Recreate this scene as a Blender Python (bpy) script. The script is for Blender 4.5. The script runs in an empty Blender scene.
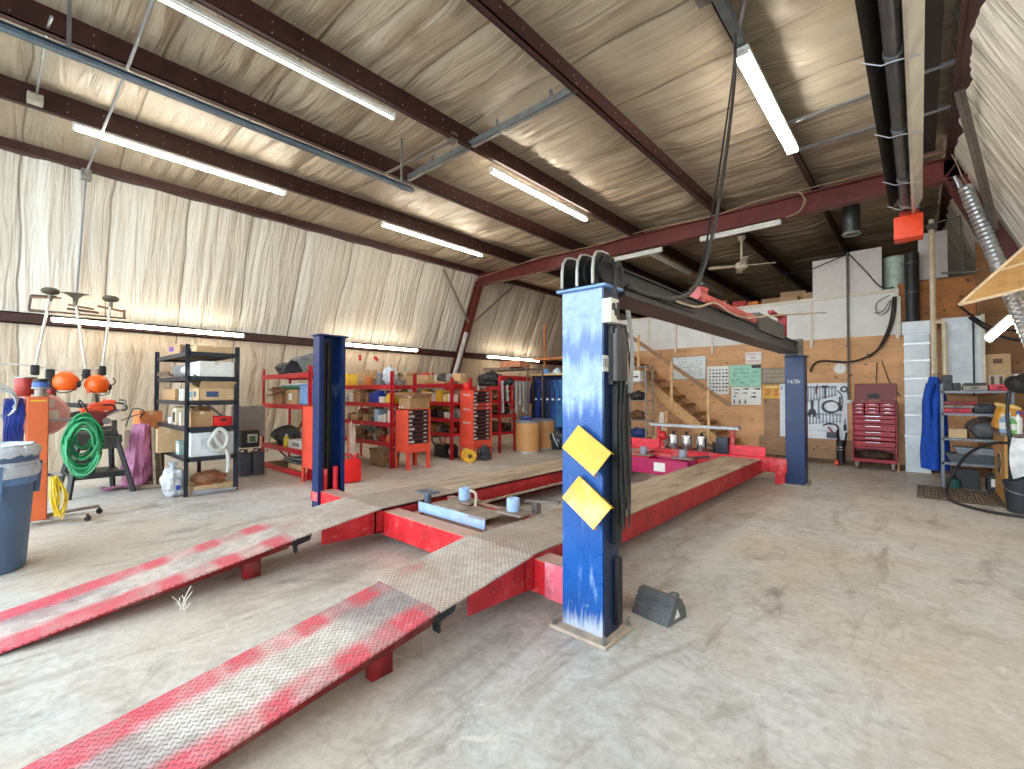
WORLD, EXPO = 4.8, 0.55
import bpy, bmesh, math, random
from mathutils import Vector, Matrix, Euler, noise
C = bpy.context.scene.collection
PI = math.pi
rnd = random.Random(7)

# ------------------------------------------------------------------ geometry
class MB:
    """collects shapes in one bmesh; mi = material slot of what is added next"""
    def __init__(s):
        s.bm = bmesh.new(); s.mi = 0
    def _tag(s, faces):
        for f in faces:
            f.material_index = s.mi; f.smooth = True
    def _add(s, verts, faces, M=None):
        vs = [s.bm.verts.new(M @ Vector(v) if M else Vector(v)) for v in verts]
        fs = []
        for f in faces:
            try: fs.append(s.bm.faces.new([vs[i] for i in f]))
            except ValueError: pass
        s._tag(fs)
        return vs, fs
    def box(s, c, d, rot=None, bev=0.0, M=None):
        x, y, z = d[0]/2, d[1]/2, d[2]/2
        v = [(-x,-y,-z),(x,-y,-z),(x,y,-z),(-x,y,-z),(-x,-y,z),(x,-y,z),(x,y,z),(-x,y,z)]
        f = [(0,3,2,1),(4,5,6,7),(0,1,5,4),(1,2,6,5),(2,3,7,6),(3,0,4,7)]
        T = Matrix.Translation(c)
        if rot is not None: T = T @ Euler(rot).to_matrix().to_4x4()
        if M is not None: T = M @ T
        vs, fs = s._add(v, f, T)
        if bev > 0:
            b = min(bev, 0.45*min(d))
            es = list({e for q in fs for e in q.edges})
            r = bmesh.ops.bevel(s.bm, geom=es, offset=b, segments=1 if bev < .012 else 2, affect='EDGES', profile=.6)
            s._tag(r['faces'])
        return s
    def span(s, a, b, bev=0.0):
        return s.box([(a[i]+b[i])/2 for i in range(3)], [abs(b[i]-a[i]) for i in range(3)], None, bev)
    def bar(s, p, q, w, h, roll=0.0, bev=0.0):
        p, q = Vector(p), Vector(q); d = q-p
        R = d.to_track_quat('Y', 'Z').to_matrix().to_4x4() @ Matrix.Rotation(roll, 4, 'Y')
        return s.box((0,0,0), (w, d.length, h), None, bev, Matrix.Translation((p+q)/2) @ R)
    def cyl(s, p, q, r, r2=None, n=14, cap=True):
        p, q = Vector(p), Vector(q); d = q-p; r2 = r if r2 is None else r2
        R = d.to_track_quat('Z', 'Y').to_matrix()
        v = []
        for k in range(n):
            a = 2*PI*k/n; v.append(p + R @ Vector((r*math.cos(a), r*math.sin(a), 0)))
        for k in range(n):
            a = 2*PI*k/n; v.append(q + R @ Vector((r2*math.cos(a), r2*math.sin(a), 0)))
        f = [(k, (k+1) % n, n+(k+1) % n, n+k) for k in range(n)]
        if cap: f += [tuple(range(n-1, -1, -1)), tuple(range(n, 2*n))]
        s._add(v, f); return s
    def lathe(s, c, prof, n=20, M=None):
        v, f = [], []
        for r, z in prof:
            for k in range(n):
                a = 2*PI*k/n; v.append((r*math.cos(a), r*math.sin(a), z))
        for i in range(len(prof)-1):
            for k in range(n):
                f.append((i*n+k, i*n+(k+1) % n, (i+1)*n+(k+1) % n, (i+1)*n+k))
        if prof[0][0] > 1e-4: f.append(tuple(range(n-1, -1, -1)))
        m = len(prof)-1
        if prof[-1][0] > 1e-4: f.append(tuple(m*n+k for k in range(n)))
        T = Matrix.Translation(c)
        if M is not None: T = T @ M
        s._add(v, f, T); return s
    def tube(s, pts, r, n=8, closed=False, smooth=0):
        P = [Vector(p) for p in pts]
        if smooth: P = spline(P, smooth, closed)
        m = len(P); v, f = [], []
        nrm = None
        for i in range(m):
            a = P[(i-1) % m] if (closed or i > 0) else P[0]
            b = P[(i+1) % m] if (closed or i < m-1) else P[-1]
            t = (b-a).normalized() if (b-a).length > 1e-9 else Vector((0,0,1))
            if nrm is None:
                nrm = t.orthogonal().normalized()
            nrm = (nrm - t*nrm.dot(t))
            nrm = nrm.normalized() if nrm.length > 1e-6 else t.orthogonal().normalized()
            bn = t.cross(nrm)
            rr = r[i*len(r)//m] if isinstance(r, (list, tuple)) else r
            for k in range(n):
                q = 2*PI*k/n; v.append(P[i] + nrm*rr*math.cos(q) + bn*rr*math.sin(q))
        for i in range(m if closed else m-1):
            j = (i+1) % m
            for k in range(n): f.append((i*n+k, i*n+(k+1) % n, j*n+(k+1) % n, j*n+k))
        if not closed: f += [tuple(range(n-1, -1, -1)), tuple((m-1)*n+k for k in range(n))]
        s._add(v, f); return s
    def prism(s, poly, axis, a, b, M=None):
        """poly in the two other axes (in x,y,z order), pushed along axis from a to b"""
        def P(u, w, t):
            return {'x': (t,u,w), 'y': (u,t,w), 'z': (u,w,t)}[axis]
        n = len(poly)
        v = [P(u,w,a) for u,w in poly] + [P(u,w,b) for u,w in poly]
        f = [(k,(k+1)%n,n+(k+1)%n,n+k) for k in range(n)] + [tuple(range(n-1,-1,-1)), tuple(range(n,2*n))]
        vs, fs = s._add(v, f, M)
        bmesh.ops.recalc_face_normals(s.bm, faces=[q for q in fs if q.is_valid]); return s
    def sheet(s, fn, nu, nv, t=0.0):
        """grid of fn(u,v) with u,v in 0..1, given thickness t along its normals"""
        P = [[Vector(fn(i/nu, j/nv)) for j in range(nv+1)] for i in range(nu+1)]
        v = [P[i][j] for i in range(nu+1) for j in range(nv+1)]; W = nv+1
        f = [(i*W+j, (i+1)*W+j, (i+1)*W+j+1, i*W+j+1) for i in range(nu) for j in range(nv)]
        if t:
            N = []
            for i in range(nu+1):
                for j in range(nv+1):
                    a = P[min(i+1,nu)][j]-P[max(i-1,0)][j]; b = P[i][min(j+1,nv)]-P[i][max(j-1,0)]
                    q = a.cross(b); N.append(q.normalized() if q.length > 1e-9 else Vector((0,0,1)))
            o = len(v); v = v + [v[k]-N[k]*t for k in range(o)]
            f2 = [tuple(o+k for k in reversed(q)) for q in f]
            rim = [i*W for i in range(nu+1)] + [nu*W+j for j in range(1,nv+1)] + [i*W+nv for i in range(nu-1,-1,-1)] + [j for j in range(nv-1,0,-1)]
            f3 = [(rim[k], rim[(k+1)%len(rim)], o+rim[(k+1)%len(rim)], o+rim[k]) for k in range(len(rim))]
            f = f + f2 + [tuple(reversed(q)) for q in f3]
        s._add(v, f); return s
    def blob(s, c, r, sc=(1,1,1), nz=0.0, fr=3.0, seg=14, seed=0, flat=None, M=None):
        v, f = [], []; h = seg//2+1
        for i in range(h+1):
            th = PI*i/h
            for k in range(seg):
                ph = 2*PI*k/seg
                d = Vector((math.sin(th)*math.cos(ph), math.sin(th)*math.sin(ph), math.cos(th)))
                q = r*(1+nz*noise.noise(d*fr+Vector((seed*3.1,seed,0))))
                p = Vector((d.x*q*sc[0], d.y*q*sc[1], d.z*q*sc[2]))
                if flat is not None and p.z < flat: p.z = flat
                v.append(p)
        for i in range(h):
            for k in range(seg): f.append((i*seg+k, (i+1)*seg+k, (i+1)*seg+(k+1)%seg, i*seg+(k+1)%seg))
        T = Matrix.Translation(c)
        if M is not None: T = T @ M
        vs, fs = s._add(v, f, T)
        bmesh.ops.remove_doubles(s.bm, verts=vs, dist=1e-5); return s
    def build(s, name, mats, parent=None, loc=None, rotz=0.0, ang=38):
        me = bpy.data.meshes.new(name)
        if parent is not None and parent.get('_w'):
            s.bm.transform(Matrix.Translation(-Vector(parent['_w'])))
        elif parent is None and loc == 'base':      # world-space mesh: put the origin at its base
            s.bm.verts.ensure_lookup_table()
            xs = [[v.co[i] for v in s.bm.verts] for i in range(3)]
            loc = ((min(xs[0])+max(xs[0]))/2, (min(xs[1])+max(xs[1]))/2, min(xs[2]))
            s.bm.transform(Matrix.Translation(-Vector(loc)))
        s.bm.to_mesh(me); s.bm.free()
        me.set_sharp_from_angle(angle=math.radians(ang))
        for m in (mats if isinstance(mats, (list, tuple)) else [mats]): me.materials.append(m)
        o = bpy.data.objects.new(name, me); C.objects.link(o)
        if parent is not None:
            o.parent = parent
            if parent.get('_wroot'): o['_wroot'] = 1
        if loc is not None and loc != 'base': o.location = loc
        o.rotation_euler = (0, 0, rotz)
        return o

def spline(P, k=6, closed=False):
    out = []; n = len(P)
    for i in range(n if closed else n-1):
        p0 = P[(i-1) % n] if (closed or i > 0) else P[i]
        p1, p2 = P[i], P[(i+1) % n]
        p3 = P[(i+2) % n] if (closed or i < n-2) else p2
        for j in range(k):
            t = j/k
            out.append(0.5*((2*p1)+(p2-p0)*t+(2*p0-5*p1+4*p2-p3)*t*t+(3*p1-p0-3*p2+p3)*t**3))
    if not closed: out.append(P[-1])
    return out

def thing(name, label, cat, loc=(0,0,0), rotz=0.0, group=None, world=False):
    o = bpy.data.objects.new(name, None); C.objects.link(o)
    o.location = loc; o.rotation_euler = (0,0,rotz); o.empty_display_size = .1
    o['label'] = label; o['category'] = cat
    if group: o['group'] = group
    if world: o['_w'] = list(loc)
    return o
def tag(o, label, cat, group=None):
    o['label'] = label; o['category'] = cat
    if group: o['group'] = group
    return o
def struct(o):
    o['kind'] = 'structure'; return o
def sub(mb, name, mats, parent_part, root):
    """sub-part given in the root's world coordinates"""
    parent_part['_w'] = root['_w']
    o = mb.build(name, mats, parent_part)
    return o
def dup(root, loc, rotz=0.0, label=None, group=None, scale=None):
    def cp(o, par):
        c = o.copy(); C.objects.link(c)
        if par is not None: c.parent = par
        for ch in [q for q in ALLC(o)]: cp(ch, c)
        return c
    r = cp(root, None); r.location = loc; r.rotation_euler = (0,0,rotz)
    if scale: r.scale = scale
    if label: r['label'] = label
    if group: r['group'] = group
    return r
def ALLC(o): return [c for c in bpy.data.objects if c.parent is o]

def text_part(txt, size, mat, parent, M, name='lettering', ext=.0006, align='CENTER'):
    cu = bpy.data.curves.new('t', 'FONT'); cu.body = txt; cu.size = size; cu.align_x = align; cu.align_y = 'CENTER'; cu.extrude = ext
    ob = bpy.data.objects.new('t', cu); C.objects.link(ob)
    dg = bpy.context.evaluated_depsgraph_get(); dg.update()
    me = bpy.data.meshes.new_from_object(ob.evaluated_get(dg))
    bpy.data.objects.remove(ob)
    me.name = name; me.transform(M); me.materials.clear(); me.materials.append(mat)
    if parent is not None and parent.get('_w'): me.transform(Matrix.Translation(-Vector(parent['_w'])))
    o = bpy.data.objects.new(name, me); C.objects.link(o); o.parent = parent
    return o
FACE_NEG_Y = Matrix.Rotation(PI/2, 4, 'X')            # text readable when looking along +Y
FACE_POS_X = Matrix.Rotation(PI/2, 4, 'Z') @ Matrix.Rotation(PI/2, 4, 'X')
def at(x, y, z, R=FACE_NEG_Y): return Matrix.Translation((x,y,z)) @ R

# ------------------------------------------------------------------ materials
def lin(c):
    out = []
    for v in c[:3]:
        v = v/255.0
        out.append(v/12.92 if v <= .04045 else ((v+.055)/1.055)**2.4)
    return (*out, 1)
class NT:
    def __init__(s, name):
        s.m = bpy.data.materials.new(name); s.m.use_nodes = True
        s.t = s.m.node_tree; s.b = s.t.nodes['Principled BSDF']
    def n(s, typ, **kw):
        nd = s.t.nodes.new(typ)
        for k, v in kw.items():
            if k.startswith('_'): setattr(nd, k[1:], v)
            else: s.set(nd, k, v)
        return nd
    def set(s, nd, k, v):
        i = nd.inputs[int(k[1:])] if k[0] == 'i' and k[1:].isdigit() else nd.inputs[k.replace('_', ' ')]
        if isinstance(v, bpy.types.NodeSocket): s.t.links.new(v, i)
        else: i.default_value = v
    def math(s, op, a, b=0.0, c=None, clamp=False):
        nd = s.n('ShaderNodeMath', _operation=op, _use_clamp=clamp, i0=a, i1=b)
        if c is not None: s.set(nd, 'i2', c)
        return nd.outputs[0]
    def coord(s, kind='Object', scale=(1,1,1), rot=(0,0,0)):
        tc = s.n('ShaderNodeTexCoord'); mp = s.n('ShaderNodeMapping')
        s.t.links.new(tc.outputs[kind], mp.inputs[0]); mp.inputs['Scale'].default_value = scale; mp.inputs['Rotation'].default_value = rot
        return mp.outputs[0]
    def pos(s, scale=(1,1,1)):
        g = s.n('ShaderNodeNewGeometry'); mp = s.n('ShaderNodeMapping')
        s.t.links.new(g.outputs['Position'], mp.inputs[0]); mp.inputs['Scale'].default_value = scale
        return mp.outputs[0]
    def noise(s, vec, scale, detail=4, rough=.55, dist=0):
        nd = s.n('ShaderNodeTexNoise', Scale=scale, Detail=detail, Roughness=rough, Distortion=dist); s.t.links.new(vec, nd.inputs['Vector'])
        return nd.outputs['Fac']
    def ramp(s, fac, stops):
        nd = s.n('ShaderNodeValToRGB'); s.t.links.new(fac, nd.inputs[0])
        cr = nd.color_ramp
        while len(cr.elements) < len(stops): cr.elements.new(.5)
        for e, (p, c) in zip(cr.elements, stops):
            e.position = p; e.color = c if len(c) == 4 and max(c) <= 1 else lin(c)
        return nd.outputs[0]
    def mapr(s, fac, a, b, c=0.0, d=1.0):
        nd = s.n('ShaderNodeMapRange', i0=fac, i1=a, i2=b, i3=c, i4=d); return nd.outputs[0]
    def mix(s, fac, a, b, mode='MIX'):
        nd = s.n('ShaderNodeMix', _data_type='RGBA', _blend_type=mode)
        for k, v in ((0, fac), (6, a), (7, b)):
            if isinstance(v, bpy.types.NodeSocket): s.t.links.new(v, nd.inputs[k])
            else: nd.inputs[k].default_value = v if k == 0 else (v if max(v) <= 1 and len(v) == 4 else lin(v))
        return nd.outputs[2]
    def bump(s, h, strength=.3, dist=.01, prev=None):
        nd = s.n('ShaderNodeBump', Strength=strength, Distance=dist, Height=h)
        if prev is not None: s.t.links.new(prev, nd.inputs['Normal'])
        return nd.outputs[0]
    def out(s, col=None, rough=None, metal=None, normal=None, spec=None):
        for k, v in (('Base Color', col), ('Roughness', rough), ('Metallic', metal), ('Normal', normal), ('Specular IOR Level', spec)):
            if v is None: continue
            if isinstance(v, bpy.types.NodeSocket): s.t.links.new(v, s.b.inputs[k])
            else: s.b.inputs[k].default_value = v if not isinstance(v, tuple) else (v if len(v) == 4 and max(v) <= 1 else lin(v))
        return s.m
_mc = {}
def M(col, rough=.5, metal=0.0, var=.12, scale=9, bump=0.0, bscale=40, name=None, dirt=0.0, dirtcol=(120,105,90)):
    key = (tuple(col), rough, metal, var, scale, bump, bscale, dirt)
    if key in _mc: return _mc[key]
    t = NT(name or 'paint'); v = t.coord()
    f = t.noise(v, scale, 5)
    a = tuple(min(255, max(0, q*(1-var))) for q in col); b = tuple(min(255, q*(1+var)) for q in col)
    c = t.ramp(f, [(.3, a), (.7, b)])
    if dirt:
        g = t.noise(t.coord(scale=(1,1,.6)), scale*.6, 8, .7)
        c = t.mix(t.mapr(g, .62-dirt*.3, .78-dirt*.2, 0, .85), c, dirtcol)
    nm = t.bump(t.noise(v, bscale, 4), bump, .01) if bump else None
    _mc[key] = t.out(c, rough, metal, nm); return _mc[key]
def glow(col, st):
    t = NT('lit_tube'); t.out((255,255,255), .4)
    t.b.inputs['Emission Color'].default_value = lin(col); t.b.inputs['Emission Strength'].default_value = st
    return t.m
# ------------------------------------------------------------------ surfaces of the building
def concrete():
    t = NT('concrete'); p = t.pos()
    a = t.noise(p, .6, 6, .6, .6); b = t.noise(p, 3.0, 9, .72, 1.0); c = t.noise(p, 24, 5, .7); d = t.noise(t.pos((2.2,.5,1)), 1.2, 8, .66, 1.3); e = t.noise(p, 7.5, 7, .7, 1.4)
    col = t.ramp(a, [(.3,(186,183,178)), (.5,(206,204,200)), (.72,(222,220,217))])
    col = t.mix(t.mapr(b, .46, .66, 0, .5), col, (166,158,148))                      # trowelled cloudiness
    col = t.mix(t.mapr(e, .52, .68, 0, .45), col, (216,214,210))
    col = t.mix(t.mapr(e, .50, .34, 0, .38), col, (138,130,120))
    col = t.mix(t.mapr(t.noise(p, .42, 5, .6, .5), .46, .62, 0, .5), col, (206,182,154))  # tan dust tracked in
    col = t.mix(t.mapr(d, .54, .70, 0, .6), col, (122,106,88))                       # tyre and drag marks
    col = t.mix(t.mapr(t.noise(p, 1.5, 9, .78, 2.4), .60, .66, 0, .75), col, (226,222,214))   # pale scrapes
    col = t.mix(t.mapr(t.noise(p, .85, 8, .75, 1.2), .58, .72, 0, .7), col, (92,80,68))     # oil and grime
    col = t.mix(t.mapr(t.noise(t.pos((.6,2.0,1)), 1.9, 9, .78, 1.8), .62, .70, 0, .6), col, (78,68,60))
    col = t.mix(t.mapr(c, .4, .75, .0, .3), col, (120,112,102))
    nm = t.bump(t.math('ADD', t.math('MULTIPLY', b, .6), t.math('MULTIPLY', c, .3)), .3, .012)
    return t.out(col, t.mapr(b, .3, .75, .38, .68), 0, nm, .35)
def insulation(name, cols, stretch, fine, stains=.5, off=.08):
    t = NT(name); p = t.pos()
    a = t.noise(t.pos(stretch), 1.0, 3, .45, .6); b = t.noise(p, .5, 5, .6); w = t.noise(t.pos(fine), 1.0, 3, .5, .8)
    col = t.ramp(b, [(.25, cols[0]), (.5, cols[1]), (.75, cols[2])])
    col = t.mix(t.mapr(t.noise(p, 1.3, 7, .7, 1), .55, .75, 0, stains), col, cols[3])
    sp = t.n('ShaderNodeSeparateXYZ'); t.t.links.new(p, sp.inputs[0])      # dark lines along the joints between the blankets
    sq = t.math('ABSOLUTE', t.math('SINE', t.math('MULTIPLY', t.math('SUBTRACT', t.math('ADD', sp.outputs[1], t.math('MULTIPLY', t.math('SUBTRACT', t.noise(t.pos((.5,.5,.5)), 1.2, 2), .5), .22)), off), PI/1.04)))
    col = t.mix(t.mapr(sq, .012, .06, .72, 0), col, (92,78,62))
    nm = t.bump(a, .85, .085); nm = t.bump(w, .3, .022, nm)
    return t.out(col, .38, 0, nm, .55)
def plywood(name, base, dark, sx=1.0):
    t = NT(name); p = t.pos((1.0,1.0,1.0))
    g = t.math('ADD', t.math('MULTIPLY', t.noise(t.pos((1.2*sx,1.2*sx,7)), 1.0, 7, .65, 1.6), .45), t.math('MULTIPLY', t.noise(p, 1.6, 8, .7, .8), .55))
    col = t.ramp(g, [(.34, dark), (.5, base), (.68, tuple(min(255,q*1.12) for q in base))])
    v = t.n('ShaderNodeTexVoronoi', Scale=4.2); t.t.links.new(t.pos((1,1,1.3)), v.inputs['Vector'])
    col = t.mix(t.mapr(v.outputs['Distance'], .07, .15, .85, 0), col, (92,52,28))
    col = t.mix(t.mapr(t.noise(p, 1.1, 6, .7), .55, .75, 0, .5), col, dark)
    return t.out(col, .62, 0, t.bump(g, .15, .005))
def brushed(name, col, rough=.38, scale=(60,60,2)):
    t = NT(name); f = t.noise(t.coord(scale=scale), 1, 3); g = t.noise(t.coord(), 3, 5)
    c = t.ramp(g, [(.3, tuple(q*.8 for q in col)), (.7, col)])
    return t.out(c, t.mapr(f, .2, .8, rough*.7, rough*1.4), .85, t.bump(f, .06, .002))
CONC = concrete()
ROOFI = insulation('roof_insulation', [(152,138,118),(180,166,144),(204,192,170),(122,102,78)], (.8,7.5,1), (2.0,26,1), .5, .10)
WALLI = insulation('wall_insulation', [(214,208,194),(226,221,208),(234,230,220),(196,186,166)], (1,8.5,.8), (1,28,1.6), .35, .08)
WALLLOW = insulation('lower_wall_insulation', [(206,190,166),(218,204,182),(226,214,196),(172,142,112)], (1,5,1.2), (1,18,3), .7, .08)  # tan tone holds the tubes' warm light on the lower wall
STEEL = M((68,37,35), .45, .0, .16, 6, .1, 30, 'maroon_steel', .25, (60,44,40))
STEELR = M((112,50,46), .42, .0, .12, 5, .06, 30, 'red_oxide_steel', .15, (84,52,46))
PLY = plywood('knotty_plywood', (216,164,116), (188,134,88))
PLYD = plywood('grey_weathered_plywood', (166,130,98), (120,90,66))
WHITEB = M((232,229,224), .5, 0, .03, 3, .02, 30, 'white_panel')
CREAM = M((226,216,198), .45, 0, .05, 6)
LUMBER = M((198,150,100), .6, 0, .14, 14, .1, 50, 'lumber')
GALV = brushed('galvanised', (186,190,196)); GALVB = M((108,128,146), .4, .55, .1, 8, 0, 40, 'blue_grey_channel')
BOLT = M((214,208,200), .35, .7, .05)

# ------------------------------------------------------------------ the building shell
Y0, Y1, YB = -3.2, 20.5, 11.4          # open bay behind the camera, end wall, partition at the back
ZR = 5.22                              # roof insulation
def lx(z, off=0.0): return -9.75 - .418*(4.95-z) + off       # sloped side walls
def rx(z, off=0.0): return .47 + .418*(4.95-z) - off
b = MB(); b.span((-12.2,Y0,-.2), (2.9,Y1+.2,0)); struct(b.build('floor', CONC))
b = MB(); b.span((-60,-70,-.3), (60,Y0,-.03)); struct(b.build('ground_outside', M((150,146,140), .8, 0, .1)))
def nz(x, y, z=0.0): return noise.noise(Vector((x,y,z)))
def seam(q, k): return abs(math.sin(PI*q/k))
SEAM = 1.04
def roof_pt(u, v):
    x = -9.95 + u*10.6; y = Y0 + v*(Y1-Y0)
    s = seam(y-.10, SEAM)
    w = .030*nz(x*.6+y*.3, y*6.5+.9*x*math.sin(y*1.7)*.4, 3) + .035*nz(x*.5, y*2.2, 9)
    d = min(abs(x-q) for q in (-9.6,-8.05,-6.3,-4.75,-2.95,-1.37,.3)); d = min(1, max(0, d-.06)/.42); d = d*d*(3-2*d)
    if x < -8.05: d = min(1, d)*.8
    base = 0 if x > -8.05 else -.15*(-8.05-x)/1.55
    return (x, y, ZR - .01 + base + d*(.05 - .11*s**.45 + 1.9*w*min(1, s*2.5)))
b = MB(); b.sheet(roof_pt, 110, 660, .0); struct(b.build('ceiling', ROOFI, ang=180))
def left_pt(z0, z1, k):
    def f(u, v):
        y = Y0 + v*(Y1-Y0); z = z0 + u*(z1-z0)
        s = seam(y-.08, SEAM)
        w = .022*nz(z*.30+y*.4, y*7.5+z*.5*math.sin(y*2.1), k) + .030*nz(z*.3, y*3.1, k+4)
        e = min(1, 6*u, 6*(1-u))
        return (lx(z) + (.075*s**.4 + w*min(1, s*3))*(.35+.65*e), y, z)
    return f
b = MB(); b.sheet(left_pt(2.62, 5.45, 1), 26, 850); struct(b.build('wall_left', WALLI, ang=180))
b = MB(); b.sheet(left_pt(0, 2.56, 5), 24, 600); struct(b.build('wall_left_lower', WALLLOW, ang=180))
def right_pt(u, v):
    y = Y0 + v*(Y1-Y0); z = 5.5*(1-u)
    s = seam(y-.3, SEAM*1.3); w = .02*nz(z*.55, y*9, 21) + .03*nz(z*.6+y*.3, y*3.3, 27)
    return (rx(z) - .075*s**.4 - w*min(1,s*3), y, z)
b = MB(); b.sheet(right_pt, 40, 700); struct(b.build('wall_right', WALLI, ang=180))
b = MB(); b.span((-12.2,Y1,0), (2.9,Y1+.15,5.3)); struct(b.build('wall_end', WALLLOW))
# purlins: web, two flanges, pairs of pale bolt heads
def purlin(x, h=.29, z=4.92, ys=(Y0,Y1), bolts=True):
    b = MB(); b.span((x,ys[0],z), (x+.014,ys[1],z+h)); b.span((x,ys[0],z), (x+.085,ys[1],z+.014)); b.span((x-.07,ys[0],z+h-.014), (x,ys[1],z+h))
    b.span((x+.072,ys[0],z), (x+.085,ys[1],z+.03))
    if bolts:
        b.mi = 1; y = ys[0]+.2; r = random.Random(int(x*100))
        while y < 9.0:
            for zz in (z+.09, z+.2):
                if r.random() < .75: b.cyl((x+.014,y,zz), (x+.022,y,zz), .0065, n=6)
            y += r.choice((.28,.34,.3))
    struct(b.build('roof_purlin_beam', [STEEL, BOLT]))
for x in (-8.05, -6.3, -4.75): purlin(x)
purlin(-2.95); purlin(-1.37, .22, 4.98, bolts=False)
for xx, sg in ((-9.62, 1), (.36, -1)):                     # eave struts: C section with its lip
    b = MB(); b.span((xx,Y0,4.92), (xx+.015*sg,Y1,5.08 if sg > 0 else 5.18)); b.span((xx,Y0,4.91), (xx-.12*sg,Y1,4.926)); b.span((xx+.015*sg,Y0,4.91), (xx+.05*sg,Y1,4.926))
    struct(b.build('eave_beam', STEEL))
b = MB(); b.span((.02,Y0,4.95),(.2,8.9,5.2)); struct(b.build('eave_shadow_block', M((34,24,22), .6)))  # dark block standing in for the shadow along the eave
for xx, sg, nm in ((lx(2.59)+.06, 1, 'left'),):           # girts along the side walls
    b = MB(); b.span((xx-.1,Y0,2.54), (xx+.03,Y1,2.56)); b.span((xx+.015,Y0,2.54), (xx+.03,Y1,2.72)); b.span((xx-.1,Y0,2.70), (xx+.03,Y1,2.72))
    struct(b.build('girt_beam', STEEL))
# rigid frame at Y 9.2: rafter and two leaning legs (I sections)
def ibeam(b, p, q, d, fw, up, t=.02):
    p, q, up = Vector(p), Vector(q), Vector(up).normalized()
    ax = (q-p).normalized(); sd = ax.cross(up)
    def slab(c0, w, h):
        m = Matrix((sd, ax, up)).transposed().to_4x4()
        b.box((0,0,0), (w,(q-p).length,h), None, 0, Matrix.Translation((p+q)/2+c0) @ m)
    slab(up*(d/2-t/2), fw, t); slab(-up*(d/2-t/2), fw, t); slab(Vector((0,0,0)), t, d-2*t)
b = MB(); ibeam(b, (-9.75,9.3,4.765), (.55,9.3,4.765), .33, .2, (0,0,1)); struct(b.build('frame_rafter_beam', STEELR))
b = MB(); ibeam(b, (lx(0,.19),9.3,0), (lx(4.8,.19),9.3,4.8), .28, .26, (1,0,.418)); struct(b.build('frame_column_left', STEELR))
b = MB(); b.prism([(.30,4.62),(.30,4.93),(.75,4.93),(2.52,0),(1.98,0),(1.02,3.1)], 'y', 9.29, 9.31)
ibeam(b, (1.99,9.3,0), (.31,9.3,4.63), .02, .2, (1,0,.418), .01); b.bar((.3,9.3,4.62), (.52,9.3,4.95), .2, .02)
struct(b.build('frame_column_right', STEELR))
# partition at the back: plywood below, white boards above, rails and battens
b = MB(); b.span((-7.7,YB,0), (.75,YB+.1,2.62)); struct(b.build('wall_back', PLY))
b = MB(); b.span((-7.7,YB-.015,2.58), (-.3,YB+.1,3.42)); struct(b.build('wall_back_upper', WHITEB))
b = MB(); b.span((-.3,YB+.02,2.58), (.75,YB+.1,3.55)); struct(b.build('wall_back_upper_plywood', plywood('orange_plywood', (186,120,62), (140,82,38))))
b = MB(); b.span((-2.72,YB-.02,.02), (-1.0,YB,.5)); b.span((-2.62,YB-.012,.5), (-2.28,YB,1.62)); struct(b.build('wall_back_lower_patch', PLYD))
b = MB(); b.span((-7.7,YB-.06,3.4), (-.28,YB+.06,3.455)); struct(b.build('trim_1', CREAM))
for i, x in enumerate((-5.35,-4.62,-3.72,-1.7,-.31)):
    b = MB(); b.span((x-.025,YB-.045,2.42 if i in (2,3) else 2.5), (x+.025,YB-.012,3.41)); struct(b.build('trim_%d' % (i+2), CREAM))
b = MB(); b.span((-7.8,YB+.11,3.3), (.75,Y1,3.4)); struct(b.build('ceiling_loft_floor', LUMBER))
b = MB(); b.span((-7.8,YB,0), (-7.7,Y1,3.3)); struct(b.build('wall_storeroom', PLY))
b = MB(); b.span((-7.7,YB-.03,0), (.75,YB,.09)); struct(b.build('baseboard_back', M((96,74,54), .7, 0, .2)))
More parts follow.
